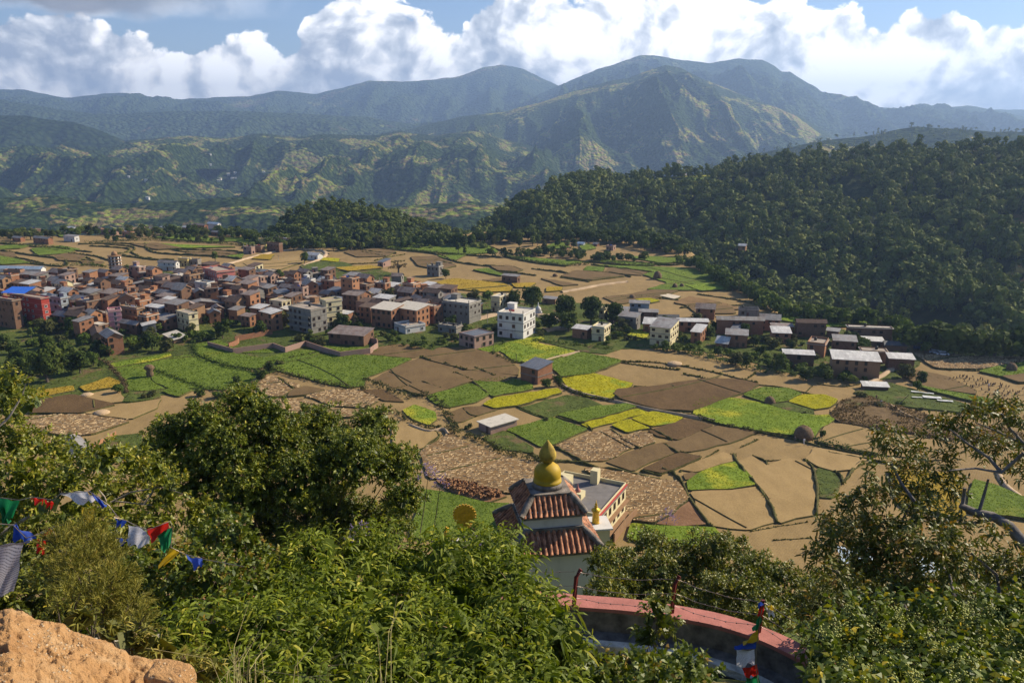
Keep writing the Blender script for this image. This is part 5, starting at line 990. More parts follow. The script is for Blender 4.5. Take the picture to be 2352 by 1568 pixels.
HAND = [
 (103, 750, 62, 6, 62, 'redpaint', 'slab', 'flat', dict(storeys=5, balcony=False, white=True, label='dark red five storey block with white framed windows at the left edge', extras=('plain',)), 'red block'),
 (38, 757, 44, 12, 64, 'darkbrick', 'slab', 'flat', dict(label='dark brick block in shade joined to the left of the red block', extras=('plain',)), None),
 (145, 728, 40, 6, 40, 'blue', 'slab', 'flat', dict(balcony=True, label='grey blue house with stacked balconies just right of the red block'), None),
 (174, 720, 28, 4, 32, 'mud', 'slab', 'flat', dict(label='tan house wall beside the grey blue balconied house'), None),
 (254, 762, 12, 27, 44, 'pink', 'slab', 'flat', dict(rot=-62, label='bright pink house facing the sun among brick houses', storeys=4, extras=('plain',)), 'pink house'),
 (247, 748, 34, 6, 26, 'brick', 'slab', 'flat', dict(label='low brick house touching the left side of the pink house'), None),
 (318, 745, 36, 6, 34, 'mud', 'slab', 'flat', dict(balcony=True, label='shabby balconied house to the right of the pink house'), None),
 (374, 745, 34, 5, 36, 'concrete', 'bright', 'shed', dict(balcony=True, label='grey three storey house with a bright white tin roof'), 'grey balcony house'),
 (437, 763, 26, 20, 40, 'cream', 'slab', 'flat', dict(label='narrow stained cream house with dark shaded left face', rot=-40), 'stained cream house'),
 (408, 728, 12, 108, 22, 'brick', 'tin', 'gable', dict(rot=-66, label='longest row of brick houses under patched grey tin roofs'), 'long tin row'),
 (404, 696, 10, 58, 20, 'brick', 'tin', 'gable', dict(rot=-66, label='shorter tin roofed brick row just behind the longest row'), None),
 (502, 672, 34, 40, 44, 'rose', 'slab', 'flat', dict(rot=-46, storeys=4, win=1.2, label='rose pink four storey house with rows of white windows', extras=('plain',)), 'rose house'),
 (252, 818, 22, 32, 42, 'brick', 'tin', 'gable', dict(rot=-50, label='tall brick house with wooden balconies above the lower green fields', balcony=True), 'tall gabled house'),
 (215, 792, 30, 16, 22, 'mud', 'tile', 'gable', dict(rot=-60, label='old gabled house with brown tiles below the pink house'), None),
 (315, 770, 34, 10, 24, 'darkbrick', 'tin', 'gable', dict(label='dark house with silvery tin roof under the pink house'), None),
 (400, 790, 26, 28, 9, 'mud', 'paleslab', 'shed', dict(label='low shed with pale roof at the edge of the green fields', rot=-50), None),
 (95, 626, 88, 10, 8, 'white', 'bluetin', 'gable', dict(rot=-4, label='very long low shed with a pale blue roof at far left', name='long_shed', win=0.3), 'long blue roofed shed'),
 (50, 646, 33, 3, 22, 'brick', 'slab', 'flat', dict(rot=-5, label='plain square brick block under the long blue roofed shed', extras=('plain',)), None),
 (432, 612, 20, 6, 17, 'yellow', 'slab', 'flat', dict(rot=-20, storeys=3, label='small yellow house beyond the village roofs left of centre'), 'far yellow house'),
 (405, 622, 38, 6, 18, 'white', 'tin', 'gable', dict(rot=-15, balcony=True, label='white balconied house next to the far yellow house'), None),
 (455, 612, 18, 4, 12, 'concrete', 'slab', 'flat', dict(rot=-15, label='grey little house right of the far yellow house'), None),
 (560, 628, 84, 6, 8, 'white', 'tin', 'shed', dict(rot=-24, label='long whitewashed school shed behind the rose house', name='long_shed'), 'long white shed'),
 (611, 568, 16, 4, 16, 'yellow', 'slab', 'flat', dict(rot=-20, label='pale yellow house on the far road'), 'pale yellow roadside house'),
 (578, 584, 18, 8, 15, 'pinkbrick', 'slab', 'flat', dict(label='pinkish house left of the pale yellow roadside house'), None), (600, 580, 14, 8, 13, 'mud', 'slab', 'flat', dict(label='tan house below the pale yellow roadside house'), None),
 (642, 580, 27, 4, 18, 'darkbrick', 'slab', 'flat', dict(label='dark brick house right of the pale yellow roadside house'), None), (668, 567, 32, 6, 15, 'mud', 'paleslab', 'flat', dict(label='unfinished pillared house with pale roof slab by the wooded knoll', extras=('columns',)), None),
 (730, 598, 26, 12, 11, 'white', 'bright', 'gable', dict(label='bright white tin roofed house on the winding far road'), 'white roadside house'),
 (880, 614, 12, 18, 11, 'pinkbrick', 'slate', 'shed', dict(label='small brick house in the far tan fields'), None), (922, 655, 22, 6, 20, 'concrete', 'rust', 'gable', dict(rot=-10, label='grey house with a rusty red roof beside the bare tree'), 'red roofed grey house'),
 (1008, 636, 27, 10, 22, 'concrete', 'paleslab', 'flat', dict(label='open pillared house with pale slab roof above the golden field', extras=('tower', 'columns')), 'pillared house'),
 (988, 678, 20, 15, 22, 'orange', 'bright', 'shed', dict(rot=-38, label='orange brick cube house with white tin roof left of the golden field'), 'orange cube house'),
 (812, 706, 26, 16, 62, 'orange', 'slab', 'flat', dict(label='tallest orange brick tower house rising over the village', storeys=6, extras=('plain',)), 'brick tower house'),
 (842, 704, 28, 9, 27, 'yellow', 'slab', 'flat', dict(label='ochre two storey house right of the brick tower house', storeys=2), None),
 (716, 674, 22, 6, 28, 'white', 'slab', 'flat', dict(label='small white stepped house in the middle of the brick village', extras=('tower',)), 'small white house'),
 (673, 700, 28, 14, 38, 'brick', 'rust', 'gable', dict(label='tall brick house with a brown gabled roof left of the white stepped house'), None),
 (600, 692, 22, 42, 22, 'orange', 'paleslab', 'flat', dict(rot=-48, label='broad orange brick house lit by the sun with pale roof', extras=('plain',)), 'broad orange house'),
 (698, 708, 25, 13, 44, 'pinkbrick', 'slab', 'flat', dict(label='pink brick tower house behind the grey balcony block', storeys=4), None),
 (717, 768, 50, 36, 52, 'concrete', 'slab', 'flat', dict(label='big grey four storey block with balconies facing the fields', storeys=4, balcony=True, rot=-36), 'big grey block'),
 (752, 752, 14, 36, 56, 'cream', 'slab', 'flat', dict(label='cream and grey block with long balconies behind the big grey block', storeys=5, bands=True, rot=-52, extras=('plain',)), None),
 (626, 762, 25, 24, 40, 'orange', 'bright', 'shed', dict(rot=-42, label='square brick house with grey tin roof above the compound wall'), 'square brick house'),
 (600, 738, 22, 20, 28, 'brick', 'bright', 'shed', dict(label='brick house with small white roof behind the square brick house'), None), (575, 752, 20, 12, 24, 'brick', 'rust', 'shed', dict(label='brick house with brown roof left of the square brick house'), None),
 (640, 715, 26, 12, 30, 'darkbrick', 'paleslab', 'flat', dict(label='dark fronted brick house behind the square brick house'), None), (665, 742, 20, 14, 30, 'brick', 'paleslab', 'shed', dict(label='brick house between the square brick house and the big grey block'), None),
 (836, 796, 80, 24, 24, 'darkbrick', 'rust', 'shed', dict(rot=-18, label='low wide brick warehouse with patched rusty roof inside the compound', win=0.5, name='warehouse', cat='warehouse'), 'low warehouse'),
 (800, 748, 22, 10, 26, 'brick', 'bright', 'shed', dict(label='small brick house with pale roof behind the warehouse'), None), (900, 756, 46, 30, 42, 'brick', 'paleslab', 'shed', dict(label='large brick house with white roof right of the warehouse'), None),
 (958, 756, 52, 30, 42, 'orange', 'paleslab', 'shed', dict(rot=-34, label='largest orange brick house in the lower village row'), 'largest orange house'), (945, 718, 30, 10, 26, 'brick', 'slate', 'gable', dict(label='house with a smooth blue grey roof behind the largest orange house'), None),
 (1078, 745, 62, 28, 44, 'concrete', 'paleslab', 'flat', dict(rot=-30, label='long grey plastered building with a cluttered pale roof terrace', storeys=3, extras=('columns',)), 'pale terrace building'),
 (932, 768, 26, 46, 14, 'white', 'slab', 'flat', dict(rot=-52, label='low white walled house under the largest orange house', extras=('plain',)), None), (1048, 768, 42, 14, 14, 'concrete', 'slab', 'flat', dict(label='unfinished ruin with standing concrete columns', extras=('columns',)), 'column ruin'),
 (1090, 803, 36, 45, 28, 'pinkbrick', 'slate', 'flat', dict(rot=-45, label='pink brick house with dark roof at the corner of the ploughed field', extras=('plain',)), 'pink brick corner house'),
 (1202, 780, 60, 28, 54, 'white', 'paleslab', 'flat', dict(rot=-24, storeys=3, white=False, label='white three storey house with an open roof terrace near the picture centre', extras=('tower', 'columns')), 'white three storey house'),
 (1148, 718, 20, 20, 34, 'cream', 'paleslab', 'flat', dict(label='cream house behind the big village trees'), None), (1100, 722, 34, 6, 20, 'darkbrick', 'slate', 'shed', dict(label='open dark shed on the bare village square'), None),
 (1387, 740, 10, 8, 28, 'cream', 'paleslab', 'flat', dict(label='narrow cream house glimpsed between the big trees'), None), (1275, 700, 30, 6, 12, 'mud', 'tin', 'shed', dict(label='low house with tin roof hidden behind the big trees'), None),
 (1490, 720, 44, 6, 22, 'blue', 'tin', 'shed', dict(rot=-10, label='red and blue painted house beyond the big trees', balcony=True), 'red and blue house'), (1510, 742, 42, 5, 24, 'darkbrick', 'tin', 'shed', dict(rot=-8, label='dark house with a striped tin roof in the hamlet'), None),
 (1558, 744, 48, 4, 14, 'darkbrick', 'dark', 'gable', dict(rot=-4, label='long low house with dark tiled roof in the hamlet'), None), (1626, 764, 68, 6, 24, 'brick', 'bright', 'shed', dict(rot=-6, label='long brick house with an evenly pale tin roof'), 'long pale roofed house'),
 (1460, 760, 40, 10, 30, 'concrete', 'tin', 'shed', dict(label='grey house with sunlit brick end right of the big trees'), None), (1348, 780, 34, 10, 22, 'brick', 'bright', 'shed', dict(label='brick house joined to the small cream house'), None),
 (1387, 785, 28, 14, 30, 'cream', 'paleslab', 'flat', dict(rot=-24, label='small cream house standing among leafy hedges'), 'small cream house'), (1522, 768, 45, 12, 22, 'brick', 'bright', 'shed', dict(rot=-14, label='brick house with a dazzling white roof'), 'dazzling white roof'),
 (1538, 797, 46, 22, 42, 'cream', 'tin', 'shed', dict(rot=-26, storeys=3, label='cream yellow three storey house beside the stubble field'), 'cream three storey house'),
 (1608, 790, 22, 15, 26, 'brick', 'bright', 'shed', dict(label='small square brick house right of the cream three storey house'), None),
 (1235, 883, 40, 34, 34, 'brick', 'slate', 'shed', dict(rot=-42, storeys=2, bands=True, label='lone brick house with slate blue tin roof amid the green fields'), 'lone field house'),
 (1752, 770, 102, 6, 34, 'brick', 'tin', 'gable', dict(rot=-6, label='very long brick house with three joined tin roofs in the hamlet'), 'very long brick house'), (1742, 728, 42, 4, 16, 'concrete', 'paleslab', 'flat', dict(rot=-6, label='pale flat roofed house behind the very long brick house'), None),
 (1820, 775, 46, 6, 24, 'darkbrick', 'rust', 'shed', dict(label='unroofed looking brick house left of the dark brick row', rot=-8), None), (1895, 776, 62, 5, 34, 'darkbrick', 'tile', 'gable', dict(rot=-6, label='dark brick row house below the long lime field'), 'dark brick row'),
 (1815, 790, 40, 12, 24, 'orange', 'bright', 'shed', dict(rot=-10, label='orange walled house with a clean white tin roof'), None), (1670, 802, 26, 12, 13, 'brick', 'bright', 'gable', dict(label='low house with white roof under the very long brick house'), None),
 (1695, 776, 16, 10, 20, 'orange', 'slate', 'shed', dict(label='small orange brick house beneath the very long brick house'), None), (2046, 792, 92, 5, 36, 'darkbrick', 'paleslab', 'flat', dict(rot=-10, label='modern house under a wide overhanging pale slab roof', extras=('plain',)), 'wide slab roofed house'),
 (1925, 776, 26, 4, 14, 'darkbrick', 'tin', 'shed', dict(label='small tin roofed hut hidden by trees in the hamlet'), None),
 (2028, 803, 42, 8, 18, 'darkbrick', 'bright', 'shed', dict(rot=-12, label='house with a glossy white tin roof under the slab roofed house'), None), (2082, 812, 46, 6, 18, 'darkbrick', 'dark', 'gable', dict(rot=-14, label='house with an almost black gabled roof'), 'black roofed house'),
 (1868, 846, 66, 8, 30, 'darkbrick', 'bright', 'shed', dict(rot=-12, label='dark walled house with white patched tin roof behind bushes'), None), (1892, 822, 38, 18, 28, 'orange', 'slab', 'flat', dict(label='orange brick house with stepped flat roof in the hamlet'), None),
 (2018, 873, 100, 16, 42, 'mud', 'bright', 'shed', dict(rot=-14, label='long drab three storey row with three pale roofs at the hamlet edge', storeys=3, bands=False, white=False), 'long drab row'),
 (2036, 836, 54, 10, 26, 'mud', 'slab', 'flat', dict(rot=-14, label='beige flat roofed house behind the long drab row', extras=('plain',)), None), (2098, 852, 52, 10, 26, 'darkbrick', 'bright', 'shed', dict(label='brick house with red edged white roof right of the long drab row', rot=-12), None),
 (2040, 899, 52, 4, 10, 'darkbrick', 'bright', 'shed', dict(rot=-10, win=0, label='low open shed with white tin roof beside the drab row', name='open_shed', cat='shed'), 'low white roofed shed'),
 (1127, 998, 28, 62, 18, 'pinkbrick', 'paleslab', 'flat', dict(rot=-50, storeys=1, win=0.4, label='single storey brick hut with a wide pale slab roof in the fields', extras=('noparapet', 'plain')), 'slab roofed hut'),
 (168, 1056, 42, 40, 12, 'white', 'tin', 'gable', dict(rot=-50, label='house with a pale blue tin roof behind the left foreground trees'), 'pale blue tin roof'),
 (1712, 573, 16, 4, 8, 'mud', 'bright', 'gable', dict(label='lone white roofed house in the forest across the ravine'), None), (1722, 580, 0, 0, 0, '', '', '', None, None),
 (48, 556, 16, 4, 9, 'brick', 'tin', 'gable', dict(label='far small brick house at the left end of the ridge'), None),
 (112, 562, 30, 10, 13, 'brick', 'tin', 'gable', dict(label='brick house with grey roof among the far left terraces'), None), (172, 556, 22, 10, 12, 'white', 'tin', 'shed', dict(label='white fronted house among the far left terraces'), None),
 (85, 537, 12, 4, 10, 'darkbrick', 'slab', 'flat', dict(label='small dark brick hut on the far left ridge'), None), (232, 534, 18, 6, 9, 'mud', 'rust', 'gable', dict(label='rusty roofed house on the far ridge'), None), (265, 541, 32, 6, 8, 'pinkbrick', 'tile', 'gable', dict(label='long low house with brown roof on the far ridge'), None),
 (301, 545, 18, 8, 10, 'orange', 'slab', 'flat', dict(label='orange brick house on the far ridge left of the tall trees'), None), (345, 534, 8, 4, 7, 'orange', 'tin', 'gable', dict(label='tiny orange house on the far ridge'), None), (388, 532, 20, 8, 7, 'orange', 'bright', 'gable', dict(label='low house with a white roof on the far green terraces'), None),
 (436, 530, 16, 4, 7, 'mud', 'bright', 'gable', dict(label='white roofed house at the far end of the green terraces'), None), (470, 528, 26, 8, 10, 'brick', 'rust', 'gable', dict(label='brick house on the far mound near the wooded knoll'), None), (500, 524, 22, 8, 9, 'white', 'bluetin', 'gable', dict(label='blue roofed house topping the far mound'), None),
 (505, 542, 18, 6, 8, 'brick', 'tin', 'gable', dict(label='tin roofed house under the far mound'), None), (170, 530, 22, 4, 6, 'white', 'bright', 'gable', dict(label='low white roofed house on the far ridge'), None), (200, 534, 20, 4, 6, 'mud', 'bright', 'gable', dict(label='low pale house on the far ridge'), None),
 (1340, 566, 14, 4, 6, 'white', 'bluetin', 'gable', dict(label='blue roofed house among the far trees of the plateau'), None), (1372, 566, 10, 4, 5, 'orange', 'tin', 'gable', dict(label='tiny orange house among the far plateau trees'), None), (1408, 576, 16, 6, 9, 'pinkbrick', 'slab', 'flat', dict(label='small flat roofed house beside the far red soil bank'), None),
 (1188, 652, 36, 6, 16, 'darkbrick', 'tin', 'shed', dict(label='farmhouse with tin roofs between the golden fields'), 'golden field farmhouse'),
]
for (u, v, l, rr, hp, wl, rf, rk, kw, lm) in HAND:
    if kw is None: continue
    kw = dict(kw); rot = kw.pop('rot', -28); hpx(u, v, l, rr, hp, wl, rf, rk, rot, **kw)
    if lm: LMK(lm, u, v)
# filler houses of the dense old village
taken = [(h[1] - 6, h[2], h[7]) for h in HOUSES if h[1] is not None]
def overlaps(x, y, w, d):
    for (o, *_r) in HOUSES:
        ox, oy = o.location.x, o.location.y; rr_ = 0.42 * (_r[6] if len(_r) > 6 else 8)
        if math.hypot(ox - x, oy - y) < 0.41 * (max(w, d) + max(_r[6], _r[7])) : return True
    return False
VH = [(-30, 665), (120, 650), (220, 655), (330, 650), (460, 640), (560, 645), (720, 655), (860, 660), (960, 700), (1060, 712), (1090, 735), (1010, 745), (900, 742), (780, 752), (690, 745), (600, 750), (540, 740), (430, 752), (350, 770), (250, 795), (200, 800), (140, 745), (60, 705), (-30, 700)]
n_try = 0; made = 0
while n_try < 5000 and made < 225:
    n_try += 1; u = HR.uniform(-20, 1090); v = HR.uniform(640, 812)
    if not inside(VH, u, v): continue
    w = HR.uniform(4.5, 9.0); d = HR.uniform(4.2, 6.8); x, y, _ = PZ(u, v, 0)
    rot = R(HR.choice([-28, -28, -26, -32, -60])); c, s = math.cos(rot), math.sin(rot); cx, cyy = x - w / 2 * c - d / 2 * s, y - w / 2 * s + d / 2 * c
    if overlaps(cx, cyy, w, d): continue
    n = HR.choices([2, 3, 4], [4, 5, 2])[0]
    wl = HR.choices(['brick', 'darkbrick', 'orange', 'pinkbrick', 'mud', 'concrete', 'cream', 'white'], [9, 8, 3, 3, 4, 2, 0.6, 0.5])[0]
    rk = HR.choices(['flat', 'shed', 'gable'], [3.5, 4, 4.5])[0]
    rf = HR.choice(['slab', 'slab', 'paleslab']) if rk == 'flat' else HR.choices(['tin', 'bright', 'rust', 'slate', 'tile'], [3.5, 1.6, 4.5, 0.7, 5.5])[0]
    house(x, y, w, d, n * 2.35, rot, wl, rf, rk, storeys=n, uv=(u, v), seed=n_try); made += 1
for u, v, wl, rf, rk in [(1440, 742, 'darkbrick', 'tin', 'shed'), (1790, 762, 'brick', 'tin', 'gable'), (1965, 815, 'darkbrick', 'tin', 'shed'), (1640, 735, 'brick', 'rust', 'gable'), (1715, 800, 'brick', 'tin', 'shed')]:
    x, y, _ = PZ(u, v, 0)
    if not overlaps(x, y, 8, 6): house(x, y, 8, 6, 5, R(-16), wl, rf, rk, uv=(u, v))
# round white tower and white domed shrine
def round_tower():
    x, y, _ = PZ(267, 622); m = mpp(267, 622); r = 13 * m; h = 34 * m; o = empty('round_tower', (x, y, 0)); n = 5
    mb = MB(); mb.lathe([(r, -1), (r, h)], 16, mi=0, sm=True); mb.build('wall', WALL['white'], o)
    mb = MB(); [mb.lathe([(r + 0.5, 0), (r + 0.5, 0.4)], 16, (0, 0, h * (i + 1) / n)) for i in range(n)]; mb.build('floor_band', WALL['mud'], o)
    mb = MB(); mb.lathe([(r * 0.5, 0), (r * 0.5, 1.4), (r * 0.35, 2.0), (0.2, 2.8)], 12, (0, 0, h + 0.4)); mb.build('turret', WALL['mud'], o)
    for i in range(n):
        for k in range(5):
            a = R(200 + 35 * k + 8); link('window', window_mesh(0.9, 1.1, False), o, (r * math.cos(a), r * math.sin(a), h * (i + 0.5) / n), a + math.pi / 2)
    tag(o, 'round white tower with ringed balconies rising behind the village', 'tower'); LMK('round white tower', 267, 622)
round_tower()
def stupa():
    x, y, _ = PZ(1236, 722); o = empty('stupa', (x, y, 0)); mb = MB(); mb.box(-1.8, 1.8, -1.8, 1.8, -0.5, 1.2); mb.box(-1.4, 1.4, -1.4, 1.4, 1.2, 2.0); mb.build('plinth', WALL['white'], o)
    mb = MB(); mb.lathe([(1.3, 2.0), (1.3, 2.7), (1.0, 3.4), (0.5, 3.8), (0.35, 3.9), (0.3, 4.6), (0.05, 5.8)], 16); mb.build('dome', WALL['white'], o)
    tag(o, 'small white domed shrine beside the big village trees', 'stupa')
stupa()
# blue tarpaulin roof on the red block, brick compound walls, haystacks
def tarpaulin():
    hs = HOUSES[0][0]; h = 62 * mpp(103, 750) / 0.96; mb = MB(); x0, y0 = hs.location.x - 4, hs.location.y
    mb.slab([(x0 - 6, y0 - 3, h + 2.0), (x0 + 4, y0 - 3, h + 1.6), (x0 + 5, y0 + 4, h + 3.2), (x0 - 5, y0 + 4, h + 3.4)], 0.06)
    tag(mb.build('tarpaulin', simple('blue_tarpaulin', (0.03, 0.13, 0.55), 0.5)), 'bright blue tarpaulin roof over the terrace of the red block', 'tarpaulin')
    LMK('blue tarpaulin', 50, 680)
tarpaulin()
def wall_line(pts, h, t, mat, label, name='brick_wall', z=0.0, px=True):
    P = [PZ(u, v, 0)[:2] for u, v in pts]; mb = MB()
    for a, b in zip(P[:-1], P[1:]):
        L = math.hypot(b[0] - a[0], b[1] - a[1]); nx, ny = -(b[1] - a[1]) / L * t / 2, (b[0] - a[0]) / L * t / 2
        q = [(a[0] + nx, a[1] + ny), (a[0] - nx, a[1] - ny), (b[0] - nx, b[1] - ny), (b[0] + nx, b[1] + ny)]
        for i in range(0): pass
        mb.poly([(x, y, -0.5) for x, y in q] + [(x, y, h) for x, y in q], [(0, 1, 2, 3)[::-1], (4, 5, 6, 7), (0, 4, 7, 3)[::-1], (1, 2, 6, 5), (0, 1, 5, 4), (2, 3, 7, 6)])
    o = mb.build(name, mat); tag(o, label, 'wall'); return o
wall_line([(478, 797), (536, 813), (628, 800), (655, 810), (702, 795), (745, 810), (782, 821)], 2.2, 0.3, WALL['pinkbrick'], 'zigzag brick compound wall above the big green field')
wall_line([(782, 821), (850, 812), (868, 799), (866, 790), (838, 786)], 2.2, 0.3, WALL['pinkbrick'], 'brick compound wall curving round the low warehouse'); LMK('brick compound wall', 700, 810)
wall_line([(540, 785), (576, 778), (626, 768)], 2.2, 0.3, WALL['brick'], 'short brick wall right of the village bushes under the square brick house')
wall_line([(526, 800), (545, 792), (549, 787)], 2.0, 0.3, WALL['brick'], 'small sunlit brick wall corner at the left end of the compound')
wall_line([(213, 1036), (267, 1003)], 1.8, 0.3, WALL['orange'], 'short orange brick wall beside the pale blue tin roof')
STRAW = simple('old_straw', (0.16, 0.105, 0.06), 1.0, 0.4, 3.0, bumps=(6, 1.0, 0.2)); PSTRAW = simple('pale_straw', (0.45, 0.32, 0.19), 1.0, 0.25, 3.0, bumps=(6, 1.0, 0.1))
def haystack(u, v, r, h, mat, label, name='haystack', tall=False):
    x, y, _ = PZ(u, v); mb = MB(); rr = random.Random(int(u)); n = 14
    prof = [(r * 0.9, -0.3), (r * 1.02, h * 0.2), (r * 0.95, h * 0.5), (r * 0.7, h * 0.8), (r * 0.3, h * 0.97), (0.05, h)] if not tall else [(r * 0.6, -0.3), (r * 0.65, h * 0.3), (r * 0.55, h * 0.5), (r, h * 0.75), (r * 0.75, h * 0.93), (0.1, h)]
    mb.lathe(prof, n); mb.v = [(a * (1 + 0.12 * rr.uniform(-1, 1)), b * (1 + 0.12 * rr.uniform(-1, 1)), c * (1 + 0.05 * rr.uniform(-1, 1))) for a, b, c in mb.v]
    o = mb.build(name, mat, None, (x, y, 0.2)); tag(o, label, 'haystack', 'haystacks on the fields')
for a in [(345, 866, 1.7, 4.2, STRAW, 'tall bundled straw stack standing in the left green field', 'haystack', True), (1845, 1006, 2.6, 3.4, STRAW, 'largest dark haystack at the corner of the lime field'), (1768, 927, 1.6, 2.2, STRAW, 'dark conical haystack in the upper part of the lime fields'),
          (2322, 853, 1.8, 3.0, STRAW, 'dark cone haystack on the far right green field'), (1510, 641, 2.4, 4.4, STRAW, 'dark cone haystack on the far green point of the plateau'), (1550, 838, 2.6, 1.0, PSTRAW, 'flat round pale straw heap on the stubble field'),
          (200, 910, 2.0, 0.9, PSTRAW, 'flat straw heap beside the small golden plot at left'), (234, 951, 2.2, 1.0, PSTRAW, 'flat straw heap on the left straw field edge'), (1452, 686, 1.5, 2.0, STRAW, 'small dark straw heap beyond the big trees'), (1550, 662, 1.4, 2.4, STRAW, 'left of two small dark haystacks near the pale mat'), (1566, 660, 1.2, 2.0, STRAW, 'right of two small dark haystacks near the pale mat'), (1275, 635, 1.5, 1.6, STRAW, 'small heap in the far tan fields right of the golden farmhouse')]: haystack(*a)
# upright sheaves on the red soil field and dark sheaves at the far right: uncountable
def sheaves(name, poly, n, h, mat, seed):
    rg = random.Random(seed); mb = MB(); us = [p[0] for p in poly]; vs = [p[1] for p in poly]; c = 0
    while c < n:
        u, v = rg.uniform(min(us), max(us)), rg.uniform(min(vs), max(vs))
        if not inside(poly, u, v): continue
        x, y, _ = PZ(u, v); c += 1; hh = h * rg.uniform(0.7, 1.2); mb.tube([(x, y, 0.3), (x + rg.uniform(-0.1, 0.1), y, 0.3 + hh * 0.6), (x + rg.uniform(-0.3, 0.3), y + rg.uniform(-0.3, 0.3), 0.3 + hh)], [0.38 * h, 0.14 * h, 0.26 * h], 5)
    tag(mb.build(name, mat), kind='stuff')
sheaves('maize_stooks', [(1000, 1106), (1075, 1114), (1160, 1142), (1120, 1152), (1040, 1133)], 230, 1.1, simple('dry_maize', (0.27, 0.135, 0.06), 1.0, 0.3, 2.0), 4)
sheaves('dark_sheaves', [(2170, 870), (2240, 865), (2352, 890), (2380, 920), (2300, 925), (2220, 890)], 70, 0.8, STRAW, 5)
n = 0; TR = random.Random(5)
while n < 120:
    u, v = TR.uniform(0, 1500), TR.uniform(640, 850)
    if not inside(VIL, u, v): continue
    x, y, _ = PZ(u, v)
    if any(math.hypot(h[0].location.x - x, h[0].location.y - y) < 0.42 * max(h[7], h[8]) + 0.6 for h in HOUSES): continue
    n += 1; k = TR.choices([('broad', TR.randrange(4)), ('shrub', TR.randrange(4)), ('tall', 0)], [3, 9, 0.5])[0]; put_tree(k[0], k[1], u, v, TR.uniform(4.5, 7.5) if k[0] != 'shrub' else TR.uniform(2.2, 4.2), x=x, y=y)
n = 0
while n < 60:
    u, v = TR.uniform(1390, 2120), TR.uniform(735, 870)
    if not inside(VIR, u, v): continue
    x, y, _ = PZ(u, v)
    if any(math.hypot(h[0].location.x - x, h[0].location.y - y) < 0.42 * max(h[7], h[8]) + 0.6 for h in HOUSES): continue
    n += 1; k = TR.choices([('broad', TR.randrange(4)), ('shrub', TR.randrange(4))], [2, 9])[0]; put_tree(k[0], k[1], u, v, TR.uniform(3.5, 6) if k[0] != 'shrub' else TR.uniform(1.8, 3.6), x=x, y=y)

# ------------------------------------------------------------------ forests: single trees in front, the rest one mass
def bilin(G3, s, t):      # sample a layer grid
    X, Y, Z, us, T = G3; a, b = X.shape; i, j = t * (a - 1), s * (b - 1); i0, j0 = int(i), int(j); i1, j1 = min(i0 + 1, a - 1), min(j0 + 1, b - 1); fi, fj = i - i0, j - j0
    f = lambda M: (M[i0, j0] * (1 - fj) + M[i0, j1] * fj) * (1 - fi) + (M[i1, j0] * (1 - fj) + M[i1, j1] * fj) * fi
    return f(X), f(Y), f(Z)
def forest(name, G3, n, tmax, kinds, per, size, seed, u_rng=None, hmin=6, hmax=11, clear=None, tmin=0.0, mats='pine'):
    """one mass of tree crowns on a slope"""
    rg = np.random.default_rng(seed); X, Y, Z, us, T = G3; tr = T[:, 0]; tl = tr.max(); Vs = []; rn = []; protos = []
    for k in range(8):
        if k not in (2, 5) or name == 'woodland': L = lobes(rg, 6, 0.42, 0.34, 0.55, 0.6, (0.42, 0.6))
        else: L = [(rg.normal() * 0.06, rg.normal() * 0.06, 0.25 + 0.7 * q / 5, 0.30 * (1 - 0.45 * q / 5), 0.14) for q in range(6)]
        V, F = crown_np(rg, L, per, size, 0.22, 0.28); lob = np.repeat(rg.random(len(L)), per); protos.append((V, lob))
    c = 0
    while c < n:
        s, t = rg.random(), tmin + (tmax - tmin) * rg.random()
        j = s * (len(us) - 1); u = us[int(j)]; i = int(np.searchsorted(tr, t)); 
        if u_rng and not (u_rng[0] < u < u_rng[1]): continue
        x, y, z = bilin(G3, s, min(1, i / (len(tr) - 1)))
        if name == 'forest':
            pu, pv = project(x, y, z + 3)
            if any(inside(c[1], pu, pv) or inside(c[1], pu, pv - 7) for c in CLEAR): continue
        if N3.fbm(np.array([x / 45]), np.array([y / 45]), 3)[0] < (clear or 0): continue
        V, lob = protos[rg.integers(8)]; h = hmin + (hmax - hmin) * rg.random(); w = h * (0.75 + 0.45 * rg.random()); a = rg.random() * 6.28; ca, sa = math.cos(a), math.sin(a)
        P = np.stack([(V[:, 0] * ca - V[:, 1] * sa) * w + x, (V[:, 0] * sa + V[:, 1] * ca) * w + y, V[:, 2] * h + z - 0.3], 1); Vs.append(P)
        rn.append(np.clip(0.22 * rg.random(len(lob)) + 0.2 * lob + 0.62 * rg.random() ** 1.3, 0, 1)); c += 1
    V = np.concatenate(Vs); F = np.arange(len(V)).reshape(-1, 4)
    tag(link(name, mesh_np(name, V, F, LM[mats], attrs=[('rnd', 'FACE', np.concatenate(rn))])), kind='stuff')
forest('forest', fg, 5600, 1.04, None, 22, 0.125, 41, (1085, 2420), 6, 17, 0.37)
forest('woodland', fh, 620, 1.03, None, 26, 0.13, 42, None, 6, 9)
forest('ridge_woodland', fx, 1500, 1.02, None, 5, 0.2, 43, None, 10, 18, 0.42)
